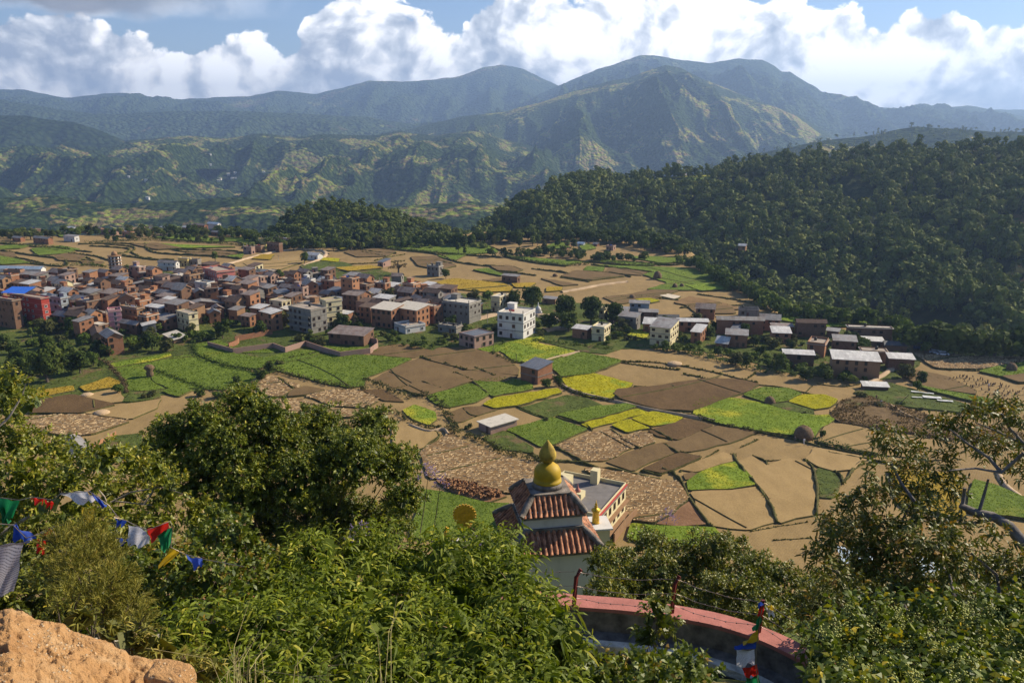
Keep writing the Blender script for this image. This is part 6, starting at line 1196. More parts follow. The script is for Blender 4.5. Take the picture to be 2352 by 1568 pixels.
# single trees on the forest's lower edge and skyline
FT = random.Random(9)
def slope_tree(G3, s, t, kind, i, h):
    X, Y, Z, us, T = G3; tr = T[:, 0]; ii = int(np.searchsorted(tr, t)); x, y, z = bilin(G3, s, min(1, ii / (len(tr) - 1)))
    dx, dy, dz = x, y, z - CAMZ; cp, sp = math.cos(PITCH), math.sin(PITCH); dep = dy * cp - dz * sp; u = 1176 + FOC * dx / dep; v = 784 - FOC * (dy * sp + dz * cp) / dep
    if not (1060 < u < 2400): return
    o = put_tree(kind, i, u, v, h, None, None, z, x, y, 'forest_tree'); TREE_LIST.pop(); FOREST_T.append((o, kind, u, v, tree_proto(kind, i)[4]))
FOREST_T = []
for k in range(26): slope_tree(fg, FT.uniform(0.03, 0.97), 1.0, FT.choice(['tall', 'broad', 'pine']), FT.randrange(2), FT.uniform(8, 15))
for k in range(90): slope_tree(fg, FT.uniform(0.45, 0.99), FT.uniform(0.05, 0.45), FT.choice(['tall', 'broad', 'broad', 'pine']), FT.randrange(4) if k % 2 else 0, FT.uniform(9, 15))

def far_houses():
    mb = MB(); mb.box(-4, 4, -3, 3, -3, 4, 0); mb.slab([(-4.6, -3.6, 4.0), (4.6, -3.6, 4.0), (4.6, 0, 6), (-4.6, 0, 6)], 0.2, 1); mb.slab([(-4.6, 0, 6), (4.6, 0, 6), (4.6, 3.6, 4), (-4.6, 3.6, 4)], 0.2, 1); me = mb.mesh('far_house', [WALL['white'], ROOF['bright']]); X, Y, Z, us, T = fd; tr = T[:, 0]; cl = [(FT.uniform(0.1, 0.7), FT.uniform(0.05, 0.75)) for _ in range(9)]
    for k in range(40):
        c = FT.choice(cl); s = min(0.98, max(0.02, c[0] + FT.gauss(0, 0.02))); t = min(0.98, max(0.02, c[1] + FT.gauss(0, 0.03))); ii = int(np.searchsorted(tr, t)); x, y, z = bilin(fd, s, min(1, ii / (len(tr) - 1)))
        o = link('far_house', me, None, (x, y, z + 1), FT.uniform(-0.6, 0.6)); o.scale = (FT.uniform(0.8, 1.6),) * 3; tag(o, 'tiny pale house scattered on the far terraced hills', 'house', 'tiny houses on the far terraced hills')
far_houses()
# ------------------------------------------------------------------ the hillside under the camera: shrine tower, wall, flags, rock
YEL = simple('ochre_paint', (0.43, 0.28, 0.014), 0.6, 0.22, 2.5, bumps=(30, 0.3, 0.01)); YEL2 = simple('weathered_ochre', (0.36, 0.25, 0.04), 0.8, 0.45, 4.0, bumps=(18, 0.5, 0.02))
CEM = simple('dark_cement', (0.19, 0.165, 0.14), 0.95, 0.55, 3.0, bumps=(14, 0.8, 0.03)); LWH = plaster('lime_wash', (0.66, 0.62, 0.56), 0.3)
def tile_fn(t, bs, m):
    o = oco(t); n = t.noise(o, 3.2, 6.0, 0.7); col = t.ramp(n, [(0.34, (0.05, 0.04, 0.035)), (0.43, (0.22, 0.095, 0.052)), (0.56, (0.50, 0.22, 0.115)), (0.70, (0.44, 0.31, 0.21))])
    t.put(bs.inputs['Base Color'], col); bs.inputs['Roughness'].default_value = 0.9; bump(t, bs, t.noise(o, 22, 4.0), 0.6, 0.02)
TILE = material('clay_tiles', tile_fn)
def tiled_slope(parent, e0, e1, t0, t1, n, rad=0.075):
    """round clay tile rows between eave corners e0-e1 and top corners t0-t1"""
    mb = MB(); e0, e1, t0, t1 = [np.array(p, float) for p in (e0, e1, t0, t1)]; mb.face([e0, e1, t1, t0], 0); ed = (e1 - e0); L = np.linalg.norm(ed); ed /= L; a = (t0 - e0) @ ed; b = (t1 - e0) @ ed
    up = (t0 - e0) - a * ed; nr = np.cross(ed, up); nr /= np.linalg.norm(nr); rr = random.Random(int(L * 100))
    for i in range(n):
        s = (i + 0.5) / n * L; f = 1.0
        if s < a: f = s / a
        elif s > b: f = (L - s) / (L - b)
        if f < 0.08: continue
        p0 = e0 + ed * s - up * 0.05 + nr * 0.02; p1 = e0 + ed * s + up * f + nr * 0.02; k = 5
        pts = [p0 + (p1 - p0) * q / k + ed * rr.uniform(-0.012, 0.012) for q in range(k + 1)]
        mb.tube(pts, [rad * rr.uniform(0.95, 1.12) * (1.0 if q % 2 else 0.9) for q in range(k + 1)], 8, 0, True)
    return mb.build('roof_slope', TILE, parent)
def shrine():
    cx, cyy, rot = 1.41, 30.0, R(10); o = empty('shrine_tower', (cx, cyy, 0), rot); tag(o, 'white shrine tower with two clay tiled roofs and a golden finial', 'shrine')
    mb = MB(); mb.box(-1.66, 1.66, -1.66, 1.66, 55.0, 64.5); mb.build('lower_wall', LWH, o)
    mb = MB(); mb.box(-1.16, 1.16, -1.16, 1.16, 64.6, 65.82); mb.build('upper_wall', LWH, o)
    for lvl, (he, ze, ht, zt, nt) in enumerate([(1.86, 64.35, 1.18, 64.98, 17), (1.27, 65.66, 0.74, 66.28, 12)]):
        rf = MB(); rf.poly([(-he, -he, ze - 0.12), (he, -he, ze - 0.12), (he, he, ze - 0.12), (-he, he, ze - 0.12), (-he, -he, ze - 0.03), (he, -he, ze - 0.03), (he, he, ze - 0.03), (-he, he, ze - 0.03), (-ht, -ht, zt - 0.03), (ht, -ht, zt - 0.03), (ht, ht, zt - 0.03), (-ht, ht, zt - 0.03)],
                        [(3, 2, 1, 0), (0, 1, 5, 4), (1, 2, 6, 5), (2, 3, 7, 6), (3, 0, 4, 7), (4, 5, 9, 8), (5, 6, 10, 9), (6, 7, 11, 10), (7, 4, 8, 11), (8, 9, 10, 11)]); r_ = rf.build('roof', CEM, o)
        E = [(-he, -he, ze), (he, -he, ze), (he, he, ze), (-he, he, ze)]; T = [(-ht, -ht, zt), (ht, -ht, zt), (ht, ht, zt), (-ht, ht, zt)]
        for i in range(4): tiled_slope(r_, E[i], E[(i + 1) % 4], T[i], T[(i + 1) % 4], nt)
        for i in range(4):
            mb = MB(); a, b = np.array(E[i]) * (1.015, 1.015, 1), np.array(T[i]); pts = [a + (b - a) * q / 6 + (0, 0, 0.05) for q in range(7)]
            mb.tube([tuple(p) for p in pts], [0.10, 0.13, 0.13, 0.14, 0.14, 0.13, 0.11], 8); mb.build('hip_ridge', CEM, r_)
        if lvl == 0:
            mb = MB(); mb.box(-ht - 0.06, ht + 0.06, -ht - 0.06, ht + 0.06, zt - 0.05, zt + 0.14); mb.build('flashing', CEM, r_)
    mb = MB(); mb.box(-0.80, 0.80, -0.80, 0.80, 66.22, 66.36); mb.lathe([(0.62, 66.36), (0.60, 66.50), (0.56, 66.56)], 28); mb.build('plinth', CEM, o)
    mb = MB(); mb.lathe([(0.565, 66.56), (0.57, 66.60), (0.55, 66.68), (0.51, 66.70), (0.535, 66.80), (0.54, 66.92), (0.52, 67.05), (0.45, 67.18), (0.33, 67.28), (0.20, 67.34), (0.15, 67.36)], 40); mb.build('dome', YEL, o)
    mb = MB(); mb.lathe([(0.16, 67.355), (0.20, 67.37), (0.17, 67.40), (0.22, 67.42), (0.30, 67.50), (0.345, 67.62), (0.34, 67.74), (0.29, 67.88), (0.20, 68.04), (0.10, 68.18), (0.015, 68.30)], 36); mb.build('finial', YEL2, o)
shrine()
REDP = simple('red_oxide_coping', (0.43, 0.165, 0.135), 0.9, 0.18, 3.0, bumps=(20, 0.4, 0.02)); REDB = simple('maroon_iron', (0.13, 0.018, 0.015), 0.6, 0.3, 8.0); WIRE = simple('galvanised_wire', (0.30, 0.24, 0.21), 0.4, 0.4, 9.0, metal=0.6)
WALLZ = 68.6
WP = [(-200, 1430), (30, 1398), (170, 1384), (340, 1370), (560, 1358), (800, 1352), (1040, 1356), (1240, 1368), (1318, 1380), (1440, 1388), (1545, 1403), (1640, 1420), (1720, 1443), (1790, 1472), (1860, 1508), (1960, 1570), (2040, 1640)]
def boundary_wall():
    P = [PZ(u, v, WALLZ)[:2] for u, v in WP]
    for _ in range(2): P = chaikin(P, False)
    o = empty('boundary_wall', (P[0][0], P[0][1], 0)); ox, oy = P[0]; tag(o, 'curving rendered wall with a red painted coping below the viewpoint', 'wall')
    def ribbon(name, prof, mat):
        V = []; F = []; n = len(P); m = len(prof)
        for i, (x, y) in enumerate(P):
            a = P[max(0, i - 1)]; b = P[min(n - 1, i + 1)]; dx, dy = b[0] - a[0], b[1] - a[1]; L = math.hypot(dx, dy); nx, ny = -dy / L, dx / L
            for off, z in prof: V.append((x + nx * off - ox, y + ny * off - oy, z))
        for i in range(n - 1):
            for k in range(m): F.append((i * m + k, i * m + (k + 1) % m, (i + 1) * m + (k + 1) % m, (i + 1) * m + k))
        link(name, mesh_np(name, V, F, mat, None, False), o)
    ribbon('coping', [(-0.25, WALLZ - 0.10), (-0.25, WALLZ), (0.27, WALLZ + 0.02), (0.27, WALLZ - 0.10)], REDP)
    ribbon('wall_body', [(-0.22, 62.0), (-0.22, WALLZ - 0.10), (0.22, WALLZ - 0.10), (0.22, 62.0)], CEM)
    ribbon('ledge_shade', [(-0.58, WALLZ - 0.88), (-0.58, WALLZ - 0.70), (-0.22, WALLZ - 0.66), (-0.22, WALLZ - 0.88)], CEM)  # inner part of the ledge, the wall's shade painted in as dark cement
    ribbon('ledge', [(-0.78, WALLZ - 0.88), (-0.76, WALLZ - 0.70), (-0.582, WALLZ - 0.66), (-0.582, WALLZ - 0.88)], simple('rough_sunlit_ledge', (0.66, 0.60, 0.50), 0.95, 0.35, 5, bumps=(14, 1.0, 0.05)))  # outer edge of the ledge, sunlight painted in as a pale strip
    ribbon('footing', [(-0.72, 62.0), (-0.72, WALLZ - 0.881), (-0.221, WALLZ - 0.881), (-0.221, 62.0)], CEM)
boundary_wall()
POSTS = []
def post(u, v, h, lean, label, bent=True):
    x, y, z = PZ(u, v, WALLZ); mb = MB(); top = (lean * h, 0.02, h); pts = [(0, 0, 0.0), (lean * h * 0.8, 0.0, h * 0.82)] + ([(lean * h + 0.10, 0.05, h)] if bent else [top])
    mb.tube(pts, [0.055, 0.055, 0.055], 4, 0, False); o = mb.build('fence_post', REDB, None, (x, y, z)); tag(o, label, 'fence post', 'iron posts on the red wall'); p = pts[-1]; POSTS.append((x, y, z, lean, h)); return o
post(1318, 1390, 0.98, 0.06, 'maroon iron post with bent top in front of the shrine tower'); post(1543, 1407, 0.98, 0.05, 'maroon iron post right of the shrine where wires meet')
post(1742, 1452, 0.85, 0.06, 'maroon post wrapped in prayer flags at the right bend of the wall', False); post(604, 1352, 0.9, -0.05, 'maroon post half hidden in bushes left of centre', False)
post(358, 1372, 0.95, -0.10, 'maroon post under the yellow and green prayer flags', False); post(88, 1412, 1.25, -0.22, 'dark leaning post behind the orange rock', False)
def wires():
    order = sorted(POSTS, key=lambda p: p[0]); order = order + [(order[-1][0] + 2.6, order[-1][1] - 3.6, WALLZ, 0.05, 0.95)]
    for a, b in zip(order[:-1], order[1:]):
        sp = math.hypot(b[0] - a[0], b[1] - a[1]); who = 'left' if a[0] < -1 else ('centre' if a[0] < 2.5 else 'right')
        for k, f in enumerate((0.95, 0.55, 0.22)):
            mb = MB(); n = max(8, int(sp / 0.35)); pts = []
            for i in range(n + 1):
                t = i / n; pts.append((a[0] + (b[0] - a[0]) * t + a[3] * a[4] * f * (1 - t), a[1] + (b[1] - a[1]) * t, WALLZ + (a[4] * (1 - t) + b[4] * t) * f - 0.10 * math.sin(math.pi * t) + 0.012 * math.sin(i * 2.1)))
            mb.tube(pts, 0.0065, 4)
            for p in pts[1:-1:1]: mb.box(p[0] - 0.012, p[0] + 0.012, p[1] - 0.012, p[1] + 0.012, p[2] - 0.014, p[2] + 0.014)
            o = mb.build('barbed_wire', WIRE); tag(o, ['top', 'middle', 'lowest'][k] + ' barbed wire strand, span at %d o clock of the red wall' % 0, 'barbed wire', 'barbed wire strands along the wall'); WIRES.append((o, k, a, b))
WIRES = []; wires()
SN = ['left end of the rock', 'left flag post', 'bushes left of centre', 'shrine tower', 'two wire posts', 'flag wrapped post']
for o, k, a, b in WIRES:
    i = sorted([p[0] for p in POSTS]).index(a[0]); nm = ['leaning post and left flag post', 'left flag post and hidden post', 'hidden post and shrine post', 'shrine post and right post', 'right post and flag wrapped post', 'flag wrapped post and berry bush'][i]
    o['label'] = ['top', 'middle', 'lowest'][k] + ' barbed wire strand between the ' + nm
# prayer flags
def flag_mat(name, c, text=False):
    def fn(t, bs, m):
        at = t.add('ShaderNodeAttribute'); at.attribute_name = 'fv'; au = t.add('ShaderNodeAttribute'); au.attribute_name = 'fu'; col = (c[0], c[1], c[2], 1)
        r = t.add('ShaderNodeRGB'); r.outputs[0].default_value = col; cc = r.outputs[0]
        if text:
            s = t.math('SINE', t.math('MULTIPLY', at.outputs['Fac'], 115.0)); nn = t.add('ShaderNodeCombineXYZ'); t.put(nn.inputs[0], t.math('MULTIPLY', au.outputs['Fac'], 60.0)); t.put(nn.inputs[1], t.math('MULTIPLY', at.outputs['Fac'], 18.0))
            k = t.math('MULTIPLY', t.sstep(s, 0.0, 0.5), t.sstep(t.noise(nn.outputs[0], 1.0, 2.0), 0.40, 0.52)); cc = t.mix(t.math('MULTIPLY', k, 0.75), cc, (0.06, 0.06, 0.08))
        t.put(bs.inputs['Base Color'], cc); bs.inputs['Roughness'].default_value = 0.75; tr = t.add('ShaderNodeBsdfTranslucent'); t.put(tr.inputs[0], cc)
        mx = t.add('ShaderNodeMixShader'); mx.inputs[0].default_value = 0.35; t.l.new(bs.outputs[0], mx.inputs[1]); t.l.new(tr.outputs[0], mx.inputs[2]); t.l.new(mx.outputs[0], t.n['Material Output'].inputs[0])
    return material(name, fn)
FC = {'red': flag_mat('red_flag_cloth', (0.62, 0.025, 0.015)), 'green': flag_mat('green_flag_cloth', (0.015, 0.22, 0.08)), 'yellow': flag_mat('yellow_flag_cloth', (0.62, 0.40, 0.02)), 'blue': flag_mat('blue_flag_cloth', (0.03, 0.08, 0.42)),
      'white': flag_mat('white_flag_cloth', (0.78, 0.76, 0.82), True), 'sky': flag_mat('light_blue_flag_cloth', (0.10, 0.18, 0.70)), 'grey': flag_mat('grey_flag_cloth', (0.42, 0.40, 0.45), True)}
def flag(parent, org, q, y, colr, wave=0.035, n=12, seed=0):
    c = [np.array(PY(u, v, y + dy)) - org for (u, v), dy in zip(q, (0, 0.02, 0.1, 0.06))]; V = []; F = []; fu = []; fv = []; rr = random.Random(seed); ph = rr.uniform(0, 6)
    nr = np.cross(c[1] - c[0], c[3] - c[0]); nr /= np.linalg.norm(nr) + 1e-9
    for i in range(n + 1):
        for j in range(n + 1):
            s, t = j / n, i / n; p = (c[0] * (1 - s) + c[1] * s) * (1 - t) + (c[3] * (1 - s) + c[2] * s) * t
            p = p + nr * wave * (math.sin(s * 9 + ph + t * 3) * (0.3 + t) + 0.5 * math.sin(t * 8 + ph * 2 + s * 4)); V.append(p); fu.append(s); fv.append(t)
    for i in range(n):
        for j in range(n): a = i * (n + 1) + j; F.append((a, a + 1, a + n + 2, a + n + 1))
    return link('flag', mesh_np('flag', V, F, FC[colr], None, True, attrs=[('fu', 'POINT', fu), ('fv', 'POINT', fv)]), parent)
def flag_string(label, cord, y, flags):
    org = np.array(PY(cord[0][0], cord[0][1], y)); o = empty('prayer_flag_string', tuple(org)); tag(o, label, 'prayer flags')
    mb = MB(); mb.tube([tuple(np.array(PY(u, v, y)) - org) for u, v in cord], 0.006, 5); mb.build('cord', WIRE, o)
    for i, (cl, q) in enumerate(flags): flag(o, org, q, y, cl, seed=i + len(label))
flag_string('upper string of red, white, blue, yellow and green prayer flags in the left branches', [(-40, 1140), (0, 1142), (45, 1148), (75, 1141), (125, 1148), (140, 1132), (205, 1128), (250, 1160), (270, 1186)], 10.5,
  [('green', [(0, 1143), (44, 1149), (28, 1192), (2, 1202)]), ('green', [(-5, 1160), (10, 1165), (24, 1200), (8, 1202)]), ('red', [(72, 1141), (100, 1146), (98, 1158), (76, 1153)]), ('red', [(100, 1148), (124, 1152), (122, 1165), (108, 1160)]),
   ('white', [(136, 1133), (200, 1128), (222, 1148), (194, 1156)]), ('blue', [(203, 1128), (216, 1132), (246, 1160), (236, 1166)]), ('yellow', [(186, 1165), (222, 1166), (214, 1196), (192, 1208)])])
flag_string('middle string of bright prayer flags with a red and a white flag over the bushes', [(262, 1188), (290, 1195), (305, 1203), (338, 1217), (392, 1196), (396, 1214), (392, 1256), (425, 1272), (470, 1284), (560, 1300)], 10.0,
  [('blue', [(265, 1188), (291, 1196), (284, 1209), (270, 1206)]), ('white', [(295, 1205), (338, 1219), (342, 1250), (297, 1257)]), ('red', [(336, 1218), (385, 1195), (392, 1212), (348, 1242)]), ('green', [(361, 1230), (396, 1208), (393, 1246), (378, 1270)]),
   ('yellow', [(392, 1258), (420, 1264), (376, 1300), (361, 1302)]), ('sky', [(426, 1276), (464, 1280), (469, 1296), (448, 1304)]), ('blue', [(268, 1232), (294, 1236), (296, 1250), (272, 1248)])])
flag_string('lower left string with dark blue and red flags above the juniper', [(-30, 1200), (30, 1205), (60, 1235), (95, 1225), (120, 1214), (130, 1240)], 9.0, [('blue', [(30, 1203), (42, 1210), (84, 1238), (34, 1246)]), ('red', [(96, 1226), (122, 1214), (112, 1232), (98, 1236)]), ('red', [(82, 1242), (106, 1240), (104, 1268), (84, 1264)])])
flag_string('large grey printed prayer flag hanging at the left picture edge', [(-60, 1250), (0, 1254), (56, 1246), (70, 1240)], 6.0, [('grey', [(-30, 1256), (55, 1248), (28, 1362), (-30, 1364)])])
flag_string('string of prayer flags hanging from the post at the right bend of the wall', [(1757, 1386), (1750, 1400), (1745, 1425), (1741, 1465), (1737, 1490), (1736, 1530), (1743, 1580)], 11.6,
  [('red', [(1749, 1388), (1757, 1388), (1750, 1418), (1741, 1416)]), ('green', [(1742, 1416), (1750, 1416), (1742, 1446), (1728, 1448)]), ('yellow', [(1740, 1444), (1744, 1470), (1710, 1480), (1706, 1478)]), ('blue', [(1738, 1470), (1735, 1492), (1690, 1488), (1686, 1487)]),
   ('white', [(1691, 1490), (1734, 1493), (1733, 1526), (1693, 1533)]), ('red', [(1706, 1536), (1738, 1523), (1741, 1550), (1714, 1556)]), ('green', [(1714, 1556), (1742, 1550), (1748, 1580), (1714, 1580)]), ('blue', [(1742, 1384), (1754, 1384), (1752, 1396), (1742, 1396)]), ('white', [(1760, 1396), (1776, 1402), (1780, 1414), (1764, 1410)]), ('yellow', [(1764, 1390), (1778, 1396), (1776, 1402), (1764, 1396)])])
# orange rock in the near left corner
def rock_fn(t, bs, m):
    g = gco(t); n = t.noise(g, 2.2, 8.0, 0.65, 0.6); n2 = t.noise(g, 26.0, 6.0, 0.75); col = t.ramp(n, [(0.3, (0.40, 0.20, 0.075)), (0.5, (0.56, 0.31, 0.125)), (0.7, (0.66, 0.43, 0.22))])
    v = t.voro(g, 34.0); n3 = t.noise(g, 3.0, 4.0); grit = t.math('MULTIPLY', t.sstep(v, 0.32, 0.18), t.sstep(n3, 0.47, 0.55)); col = t.mix(grit, col, (0.72, 0.55, 0.36))
    col = t.mix(t.math('MULTIPLY', t.sstep(n2, 0.57, 0.66), 0.65), col, (0.17, 0.085, 0.04)); t.put(bs.inputs['Base Color'], col); bs.inputs['Roughness'].default_value = 0.95
    h = t.math('ADD', t.math('MULTIPLY', n2, 1.0), t.math('ADD', t.math('MULTIPLY', n, 1.2), t.math('MULTIPLY', grit, 0.4))); bump(t, bs, h, 0.9, 0.05)
ROCKM = material('orange_rock', rock_fn)
def rock():
    rim = [(-500, 1400), (-60, 1402), (0, 1400), (31, 1396), (40, 1402), (56, 1406), (83, 1424), (108, 1430), (133, 1438), (183, 1452), (227, 1470), (262, 1480), (287, 1490), (294, 1502), (325, 1506), (400, 1520), (470, 1560), (560, 1640)]
    us = np.linspace(-480, 555, 420); vs = np.interp(us, *zip(*rim)); S = np.concatenate([np.linspace(-1, 0, 16)[:-1], np.linspace(0, 1, 260)]); rows_ = []
    for s in S:
        row = []
        for u, v in zip(us, vs):
            x, y, z = PY(u, v, 4.6)
            if s < 0: row.append((x * (1 + 0.05 * s), y - 0.55 * s * 0.3 + 0.25 * (-s), z + 4.0 * s))
            else: yy = 4.6 - 3.2 * s; row.append((x * (yy / 4.6) ** 0.85, yy, z + 0.30 * s + 0.05 * math.sin(s * 9 + u * 0.01)))
        rows_.append(row)
    V = np.array(rows_); X, Y, Z = V[..., 0], V[..., 1], V[..., 2]
    d = 0.14 * (N1.fbm(X * 1.8, Y * 1.8, 5) - 0.5) + 0.10 * (N2.ridged(X * 2.2 + Y, Y * 5.0 - X, 6, 0.6) - 0.6) + 0.07 * (N3.ridged(X * 11, Y * 13, 5, 0.6) - 0.6) * np.clip((Y - 3.2) / 0.6, 0.15, 1); k = np.clip(S + 0.02, 0, 0.06)[:, None] / 0.06
    V[..., 2] += (d - 0.03) * (0.35 + 0.65 * k); V[..., 1] += 0.10 * (N3.fbm(X * 3 + 9, Z * 3, 4) - 0.5); a, b = X.shape
    i = np.arange(a * b).reshape(a, b); F = np.stack([i[:-1, :-1], i[1:, :-1], i[1:, 1:], i[:-1, 1:]], -1).reshape(-1, 4)
    tag(link('rock', mesh_np('rock', V.reshape(-1, 3), F, ROCKM, None, True)), 'large sunlit orange rock filling the bottom left corner', 'rock')
rock()
def boulder(u, v, y, ru, hv, label, seed, name='boulder'):
    rg = np.random.default_rng(seed); bm_v = []; n, m = 44, 70; x, yy, z = PY(u, v, y); k = y * 1.15 / FOC
    for i in range(n + 1):
        th = math.pi * i / n
        for j in range(m):
            ph = 2 * math.pi * j / m; q = np.array((math.sin(th) * math.cos(ph), math.sin(th) * math.sin(ph), math.cos(th))); q = np.sign(q) * np.abs(q) ** 0.38
            r = 1 + 0.22 * (N1.fbm(np.array([q[0] * 1.5 + seed]), np.array([q[1] * 1.5 + q[2]]), 4)[0] - 0.5) + 0.12 * (N2.fbm(np.array([q[0] * 6 + q[2]]), np.array([q[1] * 6 - q[2]]), 3)[0] - 0.5)
            bm_v.append(q * r * np.array((ru * k, ru * k * 0.8, hv * k * (1.0 + 0.25 * q[0] * -1))))
    F = [(i * m + j, (i + 1) * m + j, (i + 1) * m + (j + 1) % m, i * m + (j + 1) % m) for i in range(n) for j in range(m)]
    tag(link(name, mesh_np(name, bm_v, F, ROCKM, None, True), None, (x, yy, z)), label, 'boulder')
boulder(392, 1568, 4.1, 48, 40, 'squarish brown boulder at the lower right end of the orange rock', 3)
# gilded things on the monastery gate below
GILD = simple('gilded_metal', (0.62, 0.36, 0.03), 0.42, 0.25, 6.0, metal=0.35)
def wheel():
    x, y, z = PY(1067, 1182, 42); o = empty('dharma_wheel', (x, y, z)); tag(o, 'gilded wheel standing on the gate left of the shrine tower', 'wheel ornament'); r = 0.60
    def ring(r0, r1, t, n=40):
        mb = MB()
        for i in range(n):
            a, b = 2 * math.pi * i / n, 2 * math.pi * (i + 1) / n; P = lambda rr, an, yy: (rr * math.cos(an), yy, rr * math.sin(an))
            for yy, s in ((-t, 1), (t, -1)): f = [P(r0, a, yy), P(r1, a, yy), P(r1, b, yy), P(r0, b, yy)]; mb.face(f if s > 0 else f[::-1])
            mb.face([P(r1, a, -t), P(r1, a, t), P(r1, b, t), P(r1, b, -t)]); mb.face([P(r0, b, -t), P(r0, b, t), P(r0, a, t), P(r0, a, -t)])
        return mb
    mb = ring(0.42, r, 0.06); mb.build('rim', GILD, o); mb = ring(0.05, 0.5, 0.03); mb.build('disc', GILD, o); mb = ring(0.02, 0.16, 0.08, 20); mb.build('hub', GILD, o)
    for k in range(8):
        a = k * math.pi / 4; mb = MB(); mb.tube([(0.15 * math.cos(a), 0, 0.15 * math.sin(a)), (0.43 * math.cos(a), 0, 0.43 * math.sin(a))], 0.035, 6); mb.build('spoke', GILD, o)
    mb = MB(); mb.v = []; n = 22
    for i in range(n): a = 2 * math.pi * i / n; mb.box(r * 1.04 * math.cos(a) - 0.05, r * 1.04 * math.cos(a) + 0.05, -0.05, 0.05, r * 1.04 * math.sin(a) - 0.05, r * 1.04 * math.sin(a) + 0.05)
    mb.build('beaded_edge', GILD, o); mb = MB(); mb.box(-0.4, 0.4, -0.2, 0.2, -0.85, -0.58); mb.build('base', GILD, o)
wheel()
def deer():
    x, y, z = PY(1031, 1240, 42); o_me = bpy.data.meshes.new('deer_statue'); B = [((0, 0, 0.12), .17), ((0.16, 0, 0.14), .14), ((-0.18, 0, 0.16), .15), ((-0.2, 0, 0.42), .10), ((-0.17, 0, 0.62), .075), ((-0.12, 0, 0.74), .085), ((0.02, 0, 0.77), .045), ((-0.16, 0.06, 0.88), .022), ((-0.16, -0.06, 0.88), .022), ((-0.32, 0, 0.04), .06), ((0.3, 0, 0.05), .05)]
    E = [(0, 1), (0, 2), (2, 3), (3, 4), (4, 5), (5, 6), (5, 7), (5, 8), (2, 9), (1, 10)]; o_me.from_pydata([b[0] for b in B], E, []); ob = link('deer_statue', o_me, None, (x, y, z), R(15)); m = ob.modifiers.new('skin', 'SKIN'); 
    for i, b in enumerate(B): o_me.skin_vertices[0].data[i].radius = (b[1], b[1])
    o_me.skin_vertices[0].data[0].use_root = True; s = ob.modifiers.new('sub', 'SUBSURF'); s.levels = s.render_levels = 2; o_me.materials.append(GILD); tag(ob, 'gilded kneeling deer statue on the gate parapet left of the wheel', 'deer statue')
try: deer()
except Exception as e: print('deer', e)
def gate():
    x, y, z = PY(1060, 1250, 42); o = empty('monastery_gate', (x, y, 0), R(6)); tag(o, 'cream monastery gate block carrying the gilded wheel', 'gate'); mb = MB(); mb.box(-1.15, 0.55, -0.7, 0.7, 46, z - 0.05); mb.build('wall', WALL['cream'], o)
    mb = MB(); mb.box(-1.25, 0.65, -0.8, 0.8, z - 0.05, z + 0.08); mb.build('cornice', LWH, o)
gate()
def banner():
    x, y, z = PY(1368, 1200, 44); o = empty('victory_banner', (x, y, z)); tag(o, 'gilded bell shaped roof ornament right of the shrine tower', 'roof ornament'); mb = MB(); mb.lathe([(0.24, 0), (0.20, 0.05), (0.22, 0.15), (0.19, 0.7), (0.27, 0.78), (0.27, 0.86), (0.12, 0.95), (0.08, 1.0)], 16); mb.build('body', GILD, o)
    mb = MB(); mb.lathe([(0.08, 1.0), (0.12, 1.06), (0.05, 1.12), (0.09, 1.2), (0.03, 1.28), (0.01, 1.45)], 12); mb.build('pinnacle', GILD, o)
    b = empty('roof_turret', (x, y, 0), R(8)); tag(b, 'small flat block under the gilded bell shaped ornament', 'roof block'); mb = MB(); mb.box(-0.7, 0.7, -0.7, 0.7, 46, z - 0.1); mb.build('wall', WALL['cream'], b); mb = MB(); mb.box(-0.85, 0.85, -0.85, 0.85, z - 0.1, z); mb.build('cornice', LWH, b)
banner()
